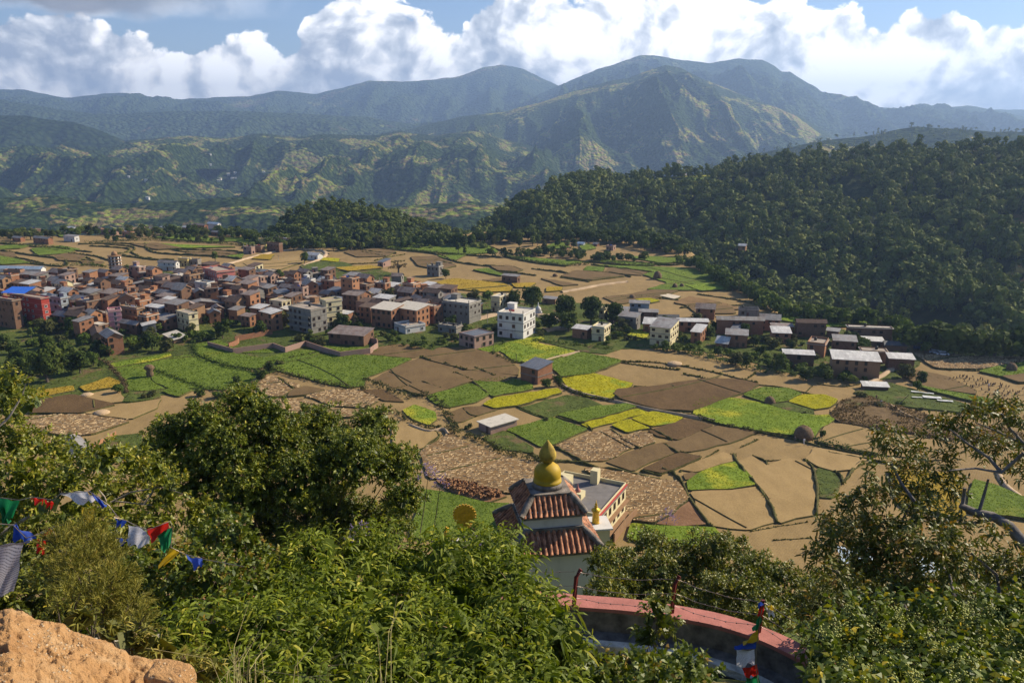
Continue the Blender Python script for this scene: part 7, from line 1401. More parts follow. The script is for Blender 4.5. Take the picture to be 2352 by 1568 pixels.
# yellow monastery in the fields behind the shrine
def monastery():
    cx, cyy = 13.9, 152.6; rot = R(-26.6); o = empty('monastery', (cx, cyy, 0), rot); tag(o, 'pale yellow three storey monastery with a grey roof terrace behind the shrine', 'building'); X, Y, H = 7.0, 8.2, 8.4; W_ = WALL['cream']
    mb = MB(); mb.box(-X, X, -Y, Y, -1, H); mb.build('wall', W_, o); mb = MB(); mb.box(-X - 0.3, X + 0.3, -Y - 0.3, Y + 0.3, H + 0.002, H + 0.2); mb.build('roof', simple('grey_roof_terrace', (0.17, 0.155, 0.145), 0.95, 0.2, 0.6), o)
    for i, (a, b, c, d) in enumerate([(-X, X, -Y - 0.02, -Y + 0.2), (-X, X, Y - 0.2, Y + 0.02), (-X - 0.02, -X + 0.2, -Y + 0.21, Y - 0.21), (X - 0.2, X + 0.02, -Y + 0.21, Y - 0.21)]): mb = MB(); mb.box(a, b, c, d, H + 0.203, H + 1.0); mb.build('parapet', W_, o)
    mb = MB(); mb.box(X + 0.05, X + 0.32, -Y, Y, H + 0.45, H + 0.75); mb.build('red_cornice', simple('red_cornice', (0.42, 0.06, 0.05), 0.8), o)
    for k in (1, 2): mb = MB(); mb.box(X + 0.001, X + 0.9, -Y, Y, k * 2.8 - 0.06, k * 2.8 + 0.06); mb.build('ledge', WALL['mud'], o)
    mb = MB(); mb.box(-0.2, 1.4, Y - 2.2, Y - 0.4, H + 0.2, H + 3.2); mb.build('stair_tower', W_, o); mb = MB(); mb.box(-X + 0.5, -X + 3.6, 0.5, 4.5, H + 0.2, H + 2.2); mb.build('rooftop_room', W_, o)
    mb = MB(); mb.box(-1.2, 1.2, -2.6, -0.2, H + 0.2, H + 1.5); mb.build('rooftop_shrine', W_, o); mb = MB(); mb.lathe([(0.6, H + 1.5), (0.55, H + 1.9), (0.2, H + 2.3), (0.12, H + 2.8), (0.02, H + 3.3)], 14, (0, -1.4, 0)); mb.build('red_dome', REDP, o)
    mb = MB(); mb.slab([(-X - 5.5, -0.5, 6.0), (-X - 0.3, -0.5, 7.0), (-X - 0.3, 7.5, 7.0), (-X - 5.5, 7.5, 6.0)], 0.08); mb.build('lean_to_roof', ROOF['bright'], o); mb = MB(); mb.box(-X - 5.2, -X - 0.01, -0.2, 7.2, -1, 5.9); mb.build('lean_to_wall', WALL['pinkbrick'], o)
    for k in range(3):
        for j in range(6):
            q = link('window', window_mesh(0.9, 1.3, False), o, (X + 0.005, -Y + 1.4 + j * 2.65, 1.5 + k * 2.8), math.pi / 2)
        for j in range(4): link('window', window_mesh(0.9, 1.3, False), o, (-X + 1.8 + j * 3.4, -Y - 0.005, 1.5 + k * 2.8))
monastery()
wall_line([(1462, 1186), (1436, 1212), (1410, 1246)], 2.0, 0.3, WALL['mud'], 'low tan wall along the sunny side of the monastery')
def hill_shed(u, v, y, w, d, h, rot, label):
    x, yy, z = PY(u, v, y); o = empty('shed', (x, yy, z - h), R(rot)); tag(o, label, 'shed'); mb = MB(); mb.box(-w / 2, w / 2, -d / 2, d / 2, -12, h - 0.3); mb.build('wall', WALL['pinkbrick'], o)
    mb = MB(); mb.slab([(-w / 2 - .3, -d / 2 - .3, h - 0.25), (w / 2 + .3, -d / 2 - .3, h - 0.25), (w / 2 + .3, d / 2 + .3, h + 0.4), (-w / 2 - .3, d / 2 + .3, h + 0.4)], 0.08); mb.build('roof', ROOF['bluetin'], o)
hill_shed(1972, 1276, 95, 4.2, 2.6, 2.2, -6, 'pale tin roofed shed showing through the right hand branches'); hill_shed(2130, 1302, 90, 2.0, 3.0, 2.2, -10, 'small grey roofed shed behind the right hand branches')
# a few people on the field paths
def person(u, v, label, c1, c2, rz=0.0):
    x, y, _ = PZ(u, v); me = bpy.data.meshes.new('person'); J = [((0, 0, .95), .15), ((0, 0, 1.2), .17), ((0, 0, 1.42), .15), ((0, 0, 1.52), .06), ((0, 0, 1.68), .11), ((.1, 0, .9), .10), ((.13, .12, .5), .075), ((.13, .02, .06), .06), ((.13, -.1, .03), .05), ((-.1, 0, .9), .10), ((-.12, -.15, .5), .075), ((-.12, .05, .08), .06), ((-.12, -.06, .03), .05),
      ((.2, 0, 1.4), .07), ((.28, .05, 1.12), .05), ((.26, -.12, .9), .04), ((-.2, 0, 1.4), .07), ((-.28, -.02, 1.12), .05), ((-.25, -.14, .9), .04)]
    E = [(0, 1), (1, 2), (2, 3), (3, 4), (0, 5), (5, 6), (6, 7), (7, 8), (0, 9), (9, 10), (10, 11), (11, 12), (2, 13), (13, 14), (14, 15), (2, 16), (16, 17), (17, 18)]
    me.from_pydata([j[0] for j in J], E, []); o = link('person', me, None, (x, y, 0.3), rz); o.modifiers.new('skin', 'SKIN')
    for i, j in enumerate(J): me.skin_vertices[0].data[i].radius = (j[1], j[1])
    me.skin_vertices[0].data[0].use_root = True; s = o.modifiers.new('sub', 'SUBSURF'); s.levels = s.render_levels = 1
    def fn(t, bs, m):
        oc = oco(t); sp = t.add('ShaderNodeSeparateXYZ'); t.put(sp.inputs[0], oc); t.put(bs.inputs['Base Color'], t.ramp(t.math('MULTIPLY', sp.outputs[2], 0.5), [(0.0, c2), (0.46, c2), (0.47, c1), (0.75, c1), (0.76, (0.22, 0.11, 0.07)), (0.86, (0.22, 0.11, 0.07)), (0.87, (0.01, 0.01, 0.01))], 'CONSTANT'))
    me.materials.append(material('clothes_' + str(int(u)), fn)); tag(o, label, 'person')
person(1846, 1022, 'person in white standing on the field edge under the haystack', (0.7, 0.7, 0.7), (0.6, 0.6, 0.62)); person(1825, 1018, 'person in dark clothes beside the haystack', (0.05, 0.05, 0.06), (0.04, 0.04, 0.05))
person(2012, 920, 'person in brown walking on the grass above the scrub', (0.25, 0.1, 0.06), (0.1, 0.07, 0.05)); person(2023, 932, 'person in pale shirt walking on the footpath by the scrub', (0.6, 0.55, 0.5), (0.12, 0.12, 0.16))
person(2270, 893, 'person in a light top working among the dark sheaves', (0.65, 0.6, 0.62), (0.2, 0.1, 0.1)); person(2290, 908, 'person in pale clothes near the right end of the sheaves', (0.6, 0.55, 0.4), (0.4, 0.35, 0.3))
# parked vehicles under the trees, right
def vehicle(u, v, rot, c, label, bus=False):
    x, y, _ = PZ(u, v); L, W_, Hh = (8.5, 2.3, 2.8) if bus else (4.2, 1.7, 1.5); o = empty('bus' if bus else 'car', (x, y, 0.45), R(rot)); tag(o, label, 'bus' if bus else 'car'); pm = simple('vehicle_paint_' + str(int(u)), c, 0.3, 0.05, spec=0.5)
    mb = MB(); z0, z1, z2 = 0.35, Hh * 0.55, Hh; l, w = L / 2, W_ / 2; ins = 0.15 if bus else 0.9
    mb.poly([(-l, -w, z0), (l, -w, z0), (l, w, z0), (-l, w, z0), (-l, -w, z1), (l, -w, z1), (l, w, z1), (-l, w, z1)], [(3, 2, 1, 0), (0, 1, 5, 4), (1, 2, 6, 5), (2, 3, 7, 6), (3, 0, 4, 7), (4, 5, 6, 7)]); mb.build('body', pm, o)
    mb = MB(); a, b = -l + ins * 0.4, l - ins; mb.poly([(a, -w + .02, z1 + .003), (b + .3, -w + .02, z1 + .003), (b + .3, w - .02, z1 + .003), (a, w - .02, z1 + .003), (a + .3, -w + .18, z2 - .08), (b - .2, -w + .18, z2 - .08), (b - .2, w - .18, z2 - .08), (a + .3, w - .18, z2 - .08)], [(0, 1, 5, 4), (1, 2, 6, 5), (2, 3, 7, 6), (3, 0, 4, 7)]); mb.build('window', GLASS, o)
    mb = MB(); mb.box(a + .25, b - .15, -w + .14, w - .14, z2 - .08, z2); mb.build('roof', pm, o)
    for sx in (-l * 0.62, l * 0.62):
        for sy in (-w, w): mb = MB(); mb.tube([(sx, sy - .12, 0.38), (sx, sy + .12, 0.38)], 0.38, 12); mb.build('wheel', TANKM, o)
vehicle(2125, 806, -20, (0.02, 0.05, 0.16), 'dark blue bus parked under the trees at the end of the hamlet', True); vehicle(2148, 814, -20, (0.55, 0.6, 0.65), 'pale car parked in front of the blue bus', False); vehicle(2164, 818, -15, (0.8, 0.8, 0.82), 'white car parked right of the pale car'); LMK('parked blue vehicles', 2140, 808)
def sheet(u, v, w, d, rot, label):
    x, y, _ = PZ(u, v); mb = MB(); rr = random.Random(u); n = 6; V = []
    P = [(-w / 2 + w * i / n, rr.uniform(-0.2, 0.2) - d / 2) for i in range(n + 1)] + [(w / 2 - w * i / n, d / 2 + rr.uniform(-0.2, 0.2)) for i in range(n + 1)]; mb.slab([(a, b, 0.75 + rr.uniform(0, 0.1)) for a, b in P], 0.05)
    tag(mb.build('drying_sheet', simple('grey_plastic', (0.55, 0.55, 0.53), 0.6, 0.3, 1.0), None, (x, y, 0), R(rot)), label, 'sheet', 'drying sheets on the grass')
for a in [(2118, 906, 6.5, 1.0, -22, 'long thin grey sheet on the grass left of the others'), (2140, 917, 5.2, 2.2, -14, 'largest grey sheet lying on the grass strip'), (2170, 925, 4.4, 1.2, -14, 'narrow grey sheet at the right end of the row'), (2106, 917, 3.0, 0.9, -10, 'small grey sheet below the long thin one')]: sheet(*a)
POLES = []
_pm = MB(); _pm.tube([(0, 0, 0), (0, 0, 7.0)], [0.13, 0.09], 6); _pm.box(-0.8, 0.8, -0.05, 0.05, 6.3, 6.42); POLE_ME = _pm.mesh('power_pole', simple('pole_grey', (0.30, 0.28, 0.25), 0.8))
def pole(u, v, hp, lean, label, name='utility_pole'):
    x, y, _ = PZ(u, v); h = hp * mpp(u, v); mb = MB(); mb.tube([(0, 0, 0), (lean * h, 0, h)], [0.12, 0.08], 6); tag(mb.build(name, simple('pole_wood', (0.12, 0.1, 0.08), 0.8), None, (x, y, 0)), label, 'pole', 'poles in the fields and village')
for a in [(1133, 813, 26, 0, 'thin pole left of the lime field under the white house'), (1186, 831, 20, 0, 'thin pole standing at the lower edge of the lime field'), (2058, 936, 32, 0.8, 'leaning bare stick on the brown grass'), (338, 640, 26, 0, 'pole rising left of the white balconied far house'), (790, 752, 30, 0, 'pole standing between the brick houses near the warehouse')]: pole(*a)

for i, (u, v, h) in enumerate([(60, 705, 26), (150, 690, 24), (240, 700, 24), (310, 676, 22), (390, 668, 20), (470, 690, 22), (540, 712, 24), (610, 672, 20), (690, 655, 18), (770, 680, 20), (860, 735, 26), (1010, 700, 22), (1120, 742, 28), (1430, 752, 26), (1600, 770, 26), (1800, 770, 24), (1960, 800, 26), (640, 600, 14), (900, 640, 16)]):
    o = link('power_pole', POLE_ME, None, PZ(u, v)); o.scale = (1, 1, h * mpp(u, v) / 7.0); POLES.append((o, u, v))
# ------------------------------------------------------------------ near foliage
def unit(a): return a / (np.linalg.norm(a, axis=-1, keepdims=True) + 1e-9)
def leaf_geo(B, D, L, W, droop, rg, long=False):
    """leaf blades from base points B along D"""
    n = len(B); U = unit(np.array((0, 0, 1.0)) + 0.75 * rg.normal(size=(n, 3))); S = unit(np.cross(D, U)); N_ = np.cross(S, D); L = (L * (0.65 + 0.6 * rg.random(n)))[:, None]
    st = [(0, 0.12), (0.3, 0.48), (0.68, 0.40), (1.0, 0.03)] if long else [(0, 0.15), (0.5, 0.52), (1.0, 0.06)]; Z = np.array((0, 0, -1.0)); rows_ = []
    for t, w in st:
        p = B + D * L * t + Z * droop * L * t * t; up = N_ * (w * W * 0.35)[..., None] if np.ndim(W) else N_ * w * W * 0.35
        rows_ += [p - S * w * W + up, p + S * w * W + up]
    V = np.stack(rows_, 1); k = len(st) * 2; idx = np.arange(n)[:, None] * k; F = np.concatenate([idx + np.array([[2 * i, 2 * i + 1, 2 * i + 3, 2 * i + 2]]) for i in range(len(st) - 1)], 0)
    return V.reshape(-1, 3), F, len(st) - 1
def LOBE(u, v, y, ru, rv=None, dy=1.0):
    x, yy, z = PY(u, v, y); k = (y * math.cos(PITCH) + (CAMZ - z) * math.sin(PITCH)) / FOC; return (x, yy, z, ru * k, (rv or ru) * k, ru * k * dy)
def foliage(name, label, lob, mat, L, W, cover, kper, twig, droop, seed, long=False, base=None, cat='bush', barkc=None, group=None, fill=0.5, spread=0.9, branches=True, flowers=None, inner=True, innerk=1.0):
    rg = np.random.default_rng(seed); B = []; D = []; R_ = []; IV = []; IR = []
    for (x, y, z, rx, rz, ry) in lob:
        area = 4 * math.pi * ((rx * ry) ** 1.6 / 3 + (rx * rz) ** 1.6 / 3 + (ry * rz) ** 1.6 / 3) ** (1 / 1.6); nl = area / (L * W * 0.6) * cover; nc = max(6, int(nl / kper))
        d = unit(rg.normal(size=(nc, 3))); d[:, 2] = np.where(d[:, 2] < -0.45, -d[:, 2], d[:, 2]); rr = 1 - fill * rg.random(nc) ** 1.6
        bumpy = 1 + 0.22 * np.sin(d[:, 0] * 5 + seed) * np.cos(d[:, 2] * 6 + d[:, 1] * 4); C_ = np.array((x, y, z)) + d * (rr * bumpy)[:, None] * np.array((rx, ry, rz))
        O = unit(d + 0.45 * rg.normal(size=(nc, 3)) + np.array((0, 0, 0.25))); lr = rg.random(nc)
        for j in range(kper):
            f = (j + 0.5) / kper; a = j * 2.4 + rg.random(nc) * 1.2; e1 = unit(np.cross(O, np.array((0.3, 0.2, 0.93)))); e2 = np.cross(O, e1)
            rad = e1 * np.cos(a)[:, None] + e2 * np.sin(a)[:, None]; B.append(C_ + O * twig * f); D.append(unit(O * (1.0 - 0.4 * spread) + rad * spread + 0.18 * rg.normal(size=(nc, 3)))); R_.append(np.clip(0.55 * lr + 0.45 * rg.random(nc), 0, 1))
        if inner:
            ni = max(10, int(area / (L * 2.2) ** 2 * 0.55 * innerk)); di = unit(rg.normal(size=(ni, 3))); Pi = np.array((x, y, z)) + di * (0.35 + 0.4 * rg.random((ni, 1))) * np.array((rx, ry, rz)); IV.append(quads(Pi, unit(di + 0.8 * rg.normal(size=(ni, 3))), L * 2.0, rg)); IR.append(0.35 * rg.random(ni))
    B = np.concatenate(B); D = np.concatenate(D); V, F, ns = leaf_geo(B, D, L, W, droop, rg, long); rn = np.tile(np.concatenate(R_), ns)
    if IV: I = np.concatenate(IV); V = np.concatenate([V, I]); F = np.concatenate([F, len(V) - len(I) + np.arange(len(I)).reshape(-1, 4)]); rn = np.concatenate([rn, np.concatenate(IR)])
    cx = np.mean([l[0] for l in lob]); cyy = np.mean([l[1] for l in lob]); zb = gz(cx, cyy) if base is None else base[2]
    if base is not None: cx, cyy = base[0], base[1]
    o = empty(name, (cx, cyy, zb)); tag(o, label, cat, group); V = V - np.array((cx, cyy, zb))
    link('foliage', mesh_np('foliage', V, F, mat, attrs=[('rnd', 'FACE', rn)]), o)
    if branches:
        mb = MB(); rr = random.Random(seed); H = np.mean([l[2] for l in lob]) - zb
        for l in lob:
            t = np.array((l[0] - cx, l[1] - cyy, l[2] - zb)); m1 = t * 0.45 + np.array((rr.uniform(-.2, .2), rr.uniform(-.2, .2), 0.1 * H)); r0 = 0.006 * max(1.0, H) + 0.008
            mb.tube([(rr.uniform(-.1, .1), rr.uniform(-.1, .1), -0.3), tuple(m1), tuple(t)], [r0, r0 * 0.6, r0 * 0.25], 5)
            for q in range(5):
                e = t + np.array((rr.uniform(-1, 1) * l[3], rr.uniform(-1, 1) * l[5], rr.uniform(-.3, 1) * l[4])) * 0.95; mb.tube([tuple(t * 0.9 + m1 * 0.1), tuple((t + e) / 2 + np.array((0, 0, 0.03))), tuple(e)], [r0 * 0.3, r0 * 0.2, r0 * 0.08], 4)
        mb.build('branches', barkc or BARK, o)
    if long and cat == 'bush':
        mb = MB(); rr = random.Random(seed + 5); oc = np.array((cx, cyy, zb))
        for l in lob:
            if rr.random() < 0.45: continue
            t = np.array(l[:3]) - oc; e = t + np.array((rr.uniform(-0.9, 0.9) * l[3], rr.uniform(-1, 0.2) * l[5], rr.uniform(0.9, 1.45) * l[4])); mb.tube([tuple(t), tuple((t + e) / 2 + np.array((rr.uniform(-.04, .04), 0, 0.02))), tuple(e)], [0.008, 0.006, 0.003], 4)
        if mb.v: mb.build('twigs', simple('dry_twig', (0.30, 0.20, 0.12), 0.8, 0.3, 6.0), o)
    return o
def scat(us, top, step, vmax, yf, r, jit=14, seed=0, rj=0.25, dy=1.0):
    rr = random.Random(seed); out = []; u = us[0]
    while u <= us[1]:
        v = np.interp(u, *zip(*top)) + r * 0.8
        while v < vmax: out.append(LOBE(u + rr.uniform(-jit, jit), v + rr.uniform(-jit, jit), yf(v) * rr.uniform(0.95, 1.05), r * rr.uniform(1 - rj, 1 + rj), None, dy)); v += step
        u += step
    return out
NM = {
 'bigtree': leaf_mat('big_tree_leaves', (0.043, 0.070, 0.008), (0.175, 0.206, 0.014), (0.430, 0.385, 0.042), 0.25, 0.5, 0.4, 0.0), 'lefttree': leaf_mat('left_tree_leaves', (0.074, 0.103, 0.009), (0.243, 0.252, 0.016), (0.471, 0.374, 0.046), 0.32, 0.5, 0.5, 0.0),
 'round': leaf_mat('round_leaves', (0.051, 0.085, 0.008), (0.166, 0.200, 0.014), (0.384, 0.213, 0.040), 0.3, 0.5, 0.5, 0.0), 'juniper': leaf_mat('juniper_needles', (0.096, 0.100, 0.012), (0.243, 0.219, 0.028), (0.333, 0.250, 0.050), 0.15, 0.6, 0.3, 0.0),
 'long': leaf_mat('drooping_leaves', (0.064, 0.100, 0.006), (0.205, 0.250, 0.016), (0.461, 0.425, 0.050), 0.35, 0.6, 0.25, 0.0), 'behind': leaf_mat('thicket_leaves', (0.055, 0.081, 0.007), (0.193, 0.204, 0.018), (0.448, 0.360, 0.037), 0.28, 0.5, 0.5, 0.0),
 'right': leaf_mat('right_tree_leaves', (0.048, 0.065, 0.010), (0.164, 0.167, 0.016), (0.409, 0.217, 0.043), 0.22, 0.5, 0.35, 0.0), 'berry': leaf_mat('glossy_leaves', (0.048, 0.077, 0.009), (0.147, 0.186, 0.020), (0.563, 0.413, 0.033), 0.3, 0.5, 0.22, 0.0),
}
bt = [(400, 1010, 62), (470, 975, 52), (560, 935, 52), (615, 965, 52), (520, 1035, 80), (640, 1030, 80), (735, 985, 60), (760, 1040, 60), (855, 985, 52), (810, 1060, 80), (905, 1075, 60), (930, 1150, 48), (700, 1115, 85), (560, 1135, 85), (450, 1100, 70), (360, 1055, 50), (620, 1215, 80), (760, 1195, 90), (880, 1215, 70), (500, 1215, 70), (690, 1270, 80), (830, 1270, 70)]
r_ = random.Random(4)
def left_limbs():
    mb = MB()
    for q, r0 in [([(-60, 1260, 14), (60, 1190, 14.2), (160, 1110, 14.5), (230, 1060, 14.8)], .05), ([(-60, 1100, 14), (40, 1085, 14), (130, 1100, 14.2), (190, 1130, 14.3)], .035), ([(200, 1175, 13.6), (260, 1150, 13.6), (330, 1158, 13.5), (385, 1162, 13.5)], .022), ([(230, 1165, 13.5), (300, 1130, 13.5), (370, 1118, 13.6), (440, 1140, 13.6)], .02),
                  ([(40, 1160, 13.6), (90, 1120, 13.6), (150, 1100, 13.8), (165, 1060, 13.9)], .02), ([(-40, 1010, 14.5), (20, 960, 14.6), (50, 910, 14.8), (60, 880, 14.9)], .03), ([(60, 1240, 13), (120, 1210, 13), (210, 1190, 13.1), (280, 1205, 13.1)], .02), ([(255, 1180, 13), (240, 1140, 13), (215, 1110, 13.1)], .016), ([(330, 1158, 13.5), (350, 1130, 13.5), (345, 1100, 13.6)], .014)]:
        mb.tube([PY(*p) for p in q], [r0, r0 * .75, r0 * .5, r0 * .25][:len(q)], 6)
    o = [x for x in bpy.data.objects if x.name.startswith('leafy_tree')][0]; b = mb.build('branches', simple('grey_twig', (0.30, 0.25, 0.20), 0.9, 0.3, 8.0), o); b.location = -o.location
foliage('broadleaf_tree', 'large dark leafy tree with several rounded crowns standing left of centre', [LOBE(u, v, 30 + r_.uniform(-2.2, 2.2) - (v - 1050) * 0.008, r, r * 0.95) for u, v, r in bt], NM['bigtree'], 0.13, 0.06, 1.15, 9, 0.20, 0.15, 11, cat='tree', innerk=2.4)
lt = [(5, 890, 42), (45, 905, 38), (15, 950, 48), (65, 925, 30), (20, 1015, 55), (80, 1030, 50), (140, 1045, 40), (55, 1095, 70), (170, 1075, 52), (245, 1055, 48), (300, 1075, 45), (350, 1095, 48), (395, 1128, 38), (150, 1140, 75), (265, 1150, 72), (35, 1170, 70), (370, 1180, 55), (445, 1185, 42), (330, 1220, 55), (480, 1225, 38), (210, 1220, 60)]
foliage('leafy_tree', 'olive green tree with bare grey twigs reaching in from the left edge', [LOBE(u, v, 14.5 + r_.uniform(-1.2, 1.2) - (v - 1050) * 0.012, r, r * 0.9) for u, v, r in lt], NM['lefttree'], 0.105, 0.042, 0.62, 8, 0.14, 0.2, 12, cat='tree', base=(-9.6, 13.5, gz(-9.6, 13.5)), fill=0.8, branches=False)
left_limbs()
foliage('round_leaved_bush', 'bush with small round leaves and reddish tips under the middle prayer flags', [LOBE(u, v, 11.5 + r_.uniform(-.5, .5) - (v - 1250) * 0.010, r) for u, v, r in [(500, 1200, 34), (540, 1240, 50), (470, 1270, 50), (590, 1290, 38), (420, 1310, 52), (500, 1330, 55), (560, 1350, 48), (440, 1370, 50), (340, 1290, 45), (300, 1330, 45), (520, 1400, 50), (380, 1400, 50), (450, 1440, 50)]], NM['round'], 0.085, 0.05, 0.8, 8, 0.13, 0.1, 13)
foliage('juniper_bush', 'feathery juniper bush with brownish green sprays behind the orange rock', [LOBE(u, v, 8.2 + r_.uniform(-.3, .3) - (v - 1250) * 0.006, r) for u, v, r in [(200, 1232, 40), (145, 1262, 45), (235, 1275, 48), (180, 1320, 55), (265, 1340, 48), (120, 1330, 36), (230, 1390, 50), (300, 1395, 38), (250, 1440, 40), (165, 1385, 40), (320, 1440, 34)]], NM['juniper'], 0.055, 0.0065, 0.75, 16, 0.10, 0.0, 14, spread=0.55, fill=0.8, inner=False)
ct = [(380, 1400), (450, 1370), (520, 1335), (600, 1300), (660, 1268), (740, 1240), (780, 1238), (850, 1240), (930, 1252), (1000, 1268), (1040, 1262), (1080, 1235), (1130, 1240), (1170, 1285), (1220, 1320), (1260, 1365), (1300, 1430), (1340, 1470)]
yf = lambda v: 12.2 - (v - 1290) * 0.0195
for i, (a, b, nm) in enumerate([(620, 800, 'drooping leaved shrub left of the purple sprays'), (801, 1010, 'drooping leaved shrub in the middle below the monastery gate'), (1011, 1290, 'drooping leaved shrub right of the gate reaching the wall')]):
    foliage('willow_leaved_shrub', nm, scat((a, b), ct, 62, 1470, yf, 50, 16, 20 + i), NM['long'], 0.19, 0.036, 0.62, 8, 0.30, 0.55, 15 + i, True, group='shrubs with long drooping leaves')
for i, (a, b, nm) in enumerate([(400, 640, 'tangled shrub beside the small brown boulder at the bottom'), (641, 900, 'shrub with long leaves at the bottom edge left of centre'), (901, 1150, 'shrub with long leaves at the very bottom centre'), (1151, 1340, 'shrub with long leaves at the bottom just left of the ledge')]):
    t2 = [(380, 1440), (640, 1430), (900, 1430), (1150, 1430), (1250, 1440), (1340, 1470)]
    foliage('willow_leaved_shrub', nm, scat((a, b), t2, 66, 1640, lambda v: 8.8 - (v - 1430) * 0.012, 52, 16, 30 + i), NM['long'], 0.145, 0.030, 0.55, 8, 0.24, 0.55, 25 + i, True, group='shrubs with long drooping leaves')
bt2 = [(1370, 1262), (1400, 1250), (1440, 1262), (1500, 1232), (1560, 1240), (1620, 1250), (1690, 1230), (1740, 1262), (1790, 1300), (1850, 1330), (1890, 1360)]
foliage('thicket', 'dense green thicket behind the wires right of the shrine tower', scat((1385, 1640), bt2, 46, 1415, lambda v: 25 - (v - 1250) * 0.022, 40, 12, 40), NM['behind'], 0.12, 0.055, 0.85, 8, 0.16, 0.2, 41)
foliage('thicket', 'lower thicket continuing right behind the flag wrapped post', scat((1650, 1880), bt2, 46, 1440, lambda v: 24 - (v - 1250) * 0.026, 40, 12, 42), NM['behind'], 0.11, 0.05, 0.85, 8, 0.16, 0.2, 43)
foliage('leafy_shrub', 'leafy shrub rising in front of the gilded wheel and gate', [LOBE(u, v, 15 - (v - 1230) * 0.01, r) for u, v, r in [(1095, 1228, 20), (1120, 1255, 30), (1075, 1262, 28), (1150, 1275, 32), (1170, 1310, 34), (1110, 1300, 34), (1050, 1282, 26)]], NM['long'], 0.13, 0.032, 0.6, 8, 0.2, 0.4, 47, True)
foliage('willow_leaved_shrub', 'leafy sprig shrub growing over the red coping left of the flags', [LOBE(u, v, 12.5, r) for u, v, r in [(1515, 1385, 22), (1500, 1420, 26), (1535, 1440, 28), (1480, 1460, 26)]], NM['behind'], 0.11, 0.045, 0.5, 7, 0.16, 0.3, 44)
foliage('willow_leaved_shrub', 'small sprigs growing where the orange rock meets the bushes', [LOBE(u, v, 5.6, r) for u, v, r in [(300, 1470, 22), (335, 1490, 24), (380, 1500, 26), (430, 1520, 28), (480, 1545, 30), (250, 1450, 18), (190, 1425, 15)]], NM['juniper'], 0.075, 0.012, 0.5, 8, 0.12, 0.4, 48, True)
foliage('leafy_shrub', 'low leafy shrub at the bottom below the white ledge', scat((1340, 1650), [(1340, 1510), (1400, 1525), (1480, 1500), (1560, 1490), (1620, 1515), (1700, 1570)], 52, 1640, lambda v: 9.6 - (v - 1470) * 0.016, 42, 12, 45), NM['round'], 0.09, 0.045, 0.7, 8, 0.15, 0.15, 46)
rt = [(2042, 1000, 26), (2030, 1030, 34), (2100, 1040, 26), (2140, 1010, 22), (2175, 985, 34), (2240, 965, 40), (2300, 950, 44), (2345, 985, 44), (2230, 1025, 40), (2300, 1040, 44), (2340, 1090, 36), (2160, 1070, 34), (2090, 1085, 38), (2015, 1080, 24), (2010, 1150, 44), (2085, 1145, 50), (2165, 1125, 42), (1955, 1165, 38), (1905, 1215, 34), (1885, 1290, 34), (1950, 1245, 50), (2030, 1225, 55), (2120, 1200, 50), (2205, 1215, 36), (1920, 1340, 48), (1900, 1260, 40), (1960, 1210, 40), (2000, 1275, 50), (2120, 1260, 50), (2190, 1270, 45), (2080, 1360, 55), (2180, 1370, 55), (1990, 1320, 58), (2080, 1300, 58), (2170, 1310, 60), (2260, 1310, 58), (2335, 1320, 55), (2050, 1385, 60), (2290, 1230, 26)]
foliage('sparse_tree', 'dark glossy leaved tree with open branches at the right edge', [LOBE(u, v, 13.5 + r_.uniform(-1.3, 1.3) - (v - 1150) * 0.006, r, r * 0.85) for u, v, r in rt], NM['right'], 0.12, 0.038, 0.85, 8, 0.17, 0.35, 51, True, cat='tree', base=(10.4, 12.0, gz(10.4, 12.0)), fill=0.9, branches=False, inner=False)
foliage('thicket', 'dark thicket low behind the open branches at the right edge', scat((1900, 2400), [(1890, 1385), (1960, 1350), (2060, 1335), (2200, 1340), (2400, 1300)], 62, 1560, lambda v: 17 - (v - 1350) * 0.02, 50, 14, 90), NM['right'], 0.13, 0.045, 0.8, 8, 0.18, 0.3, 91, True)
foliage('thicket', 'dark thicket behind the prayer flags at the left edge', scat((-20, 420), [(-20, 1150), (120, 1185), (260, 1215), (420, 1250)], 66, 1440, lambda v: 19 - (v - 1200) * 0.016, 52, 14, 92), NM['behind'], 0.13, 0.055, 0.75, 8, 0.18, 0.25, 93)
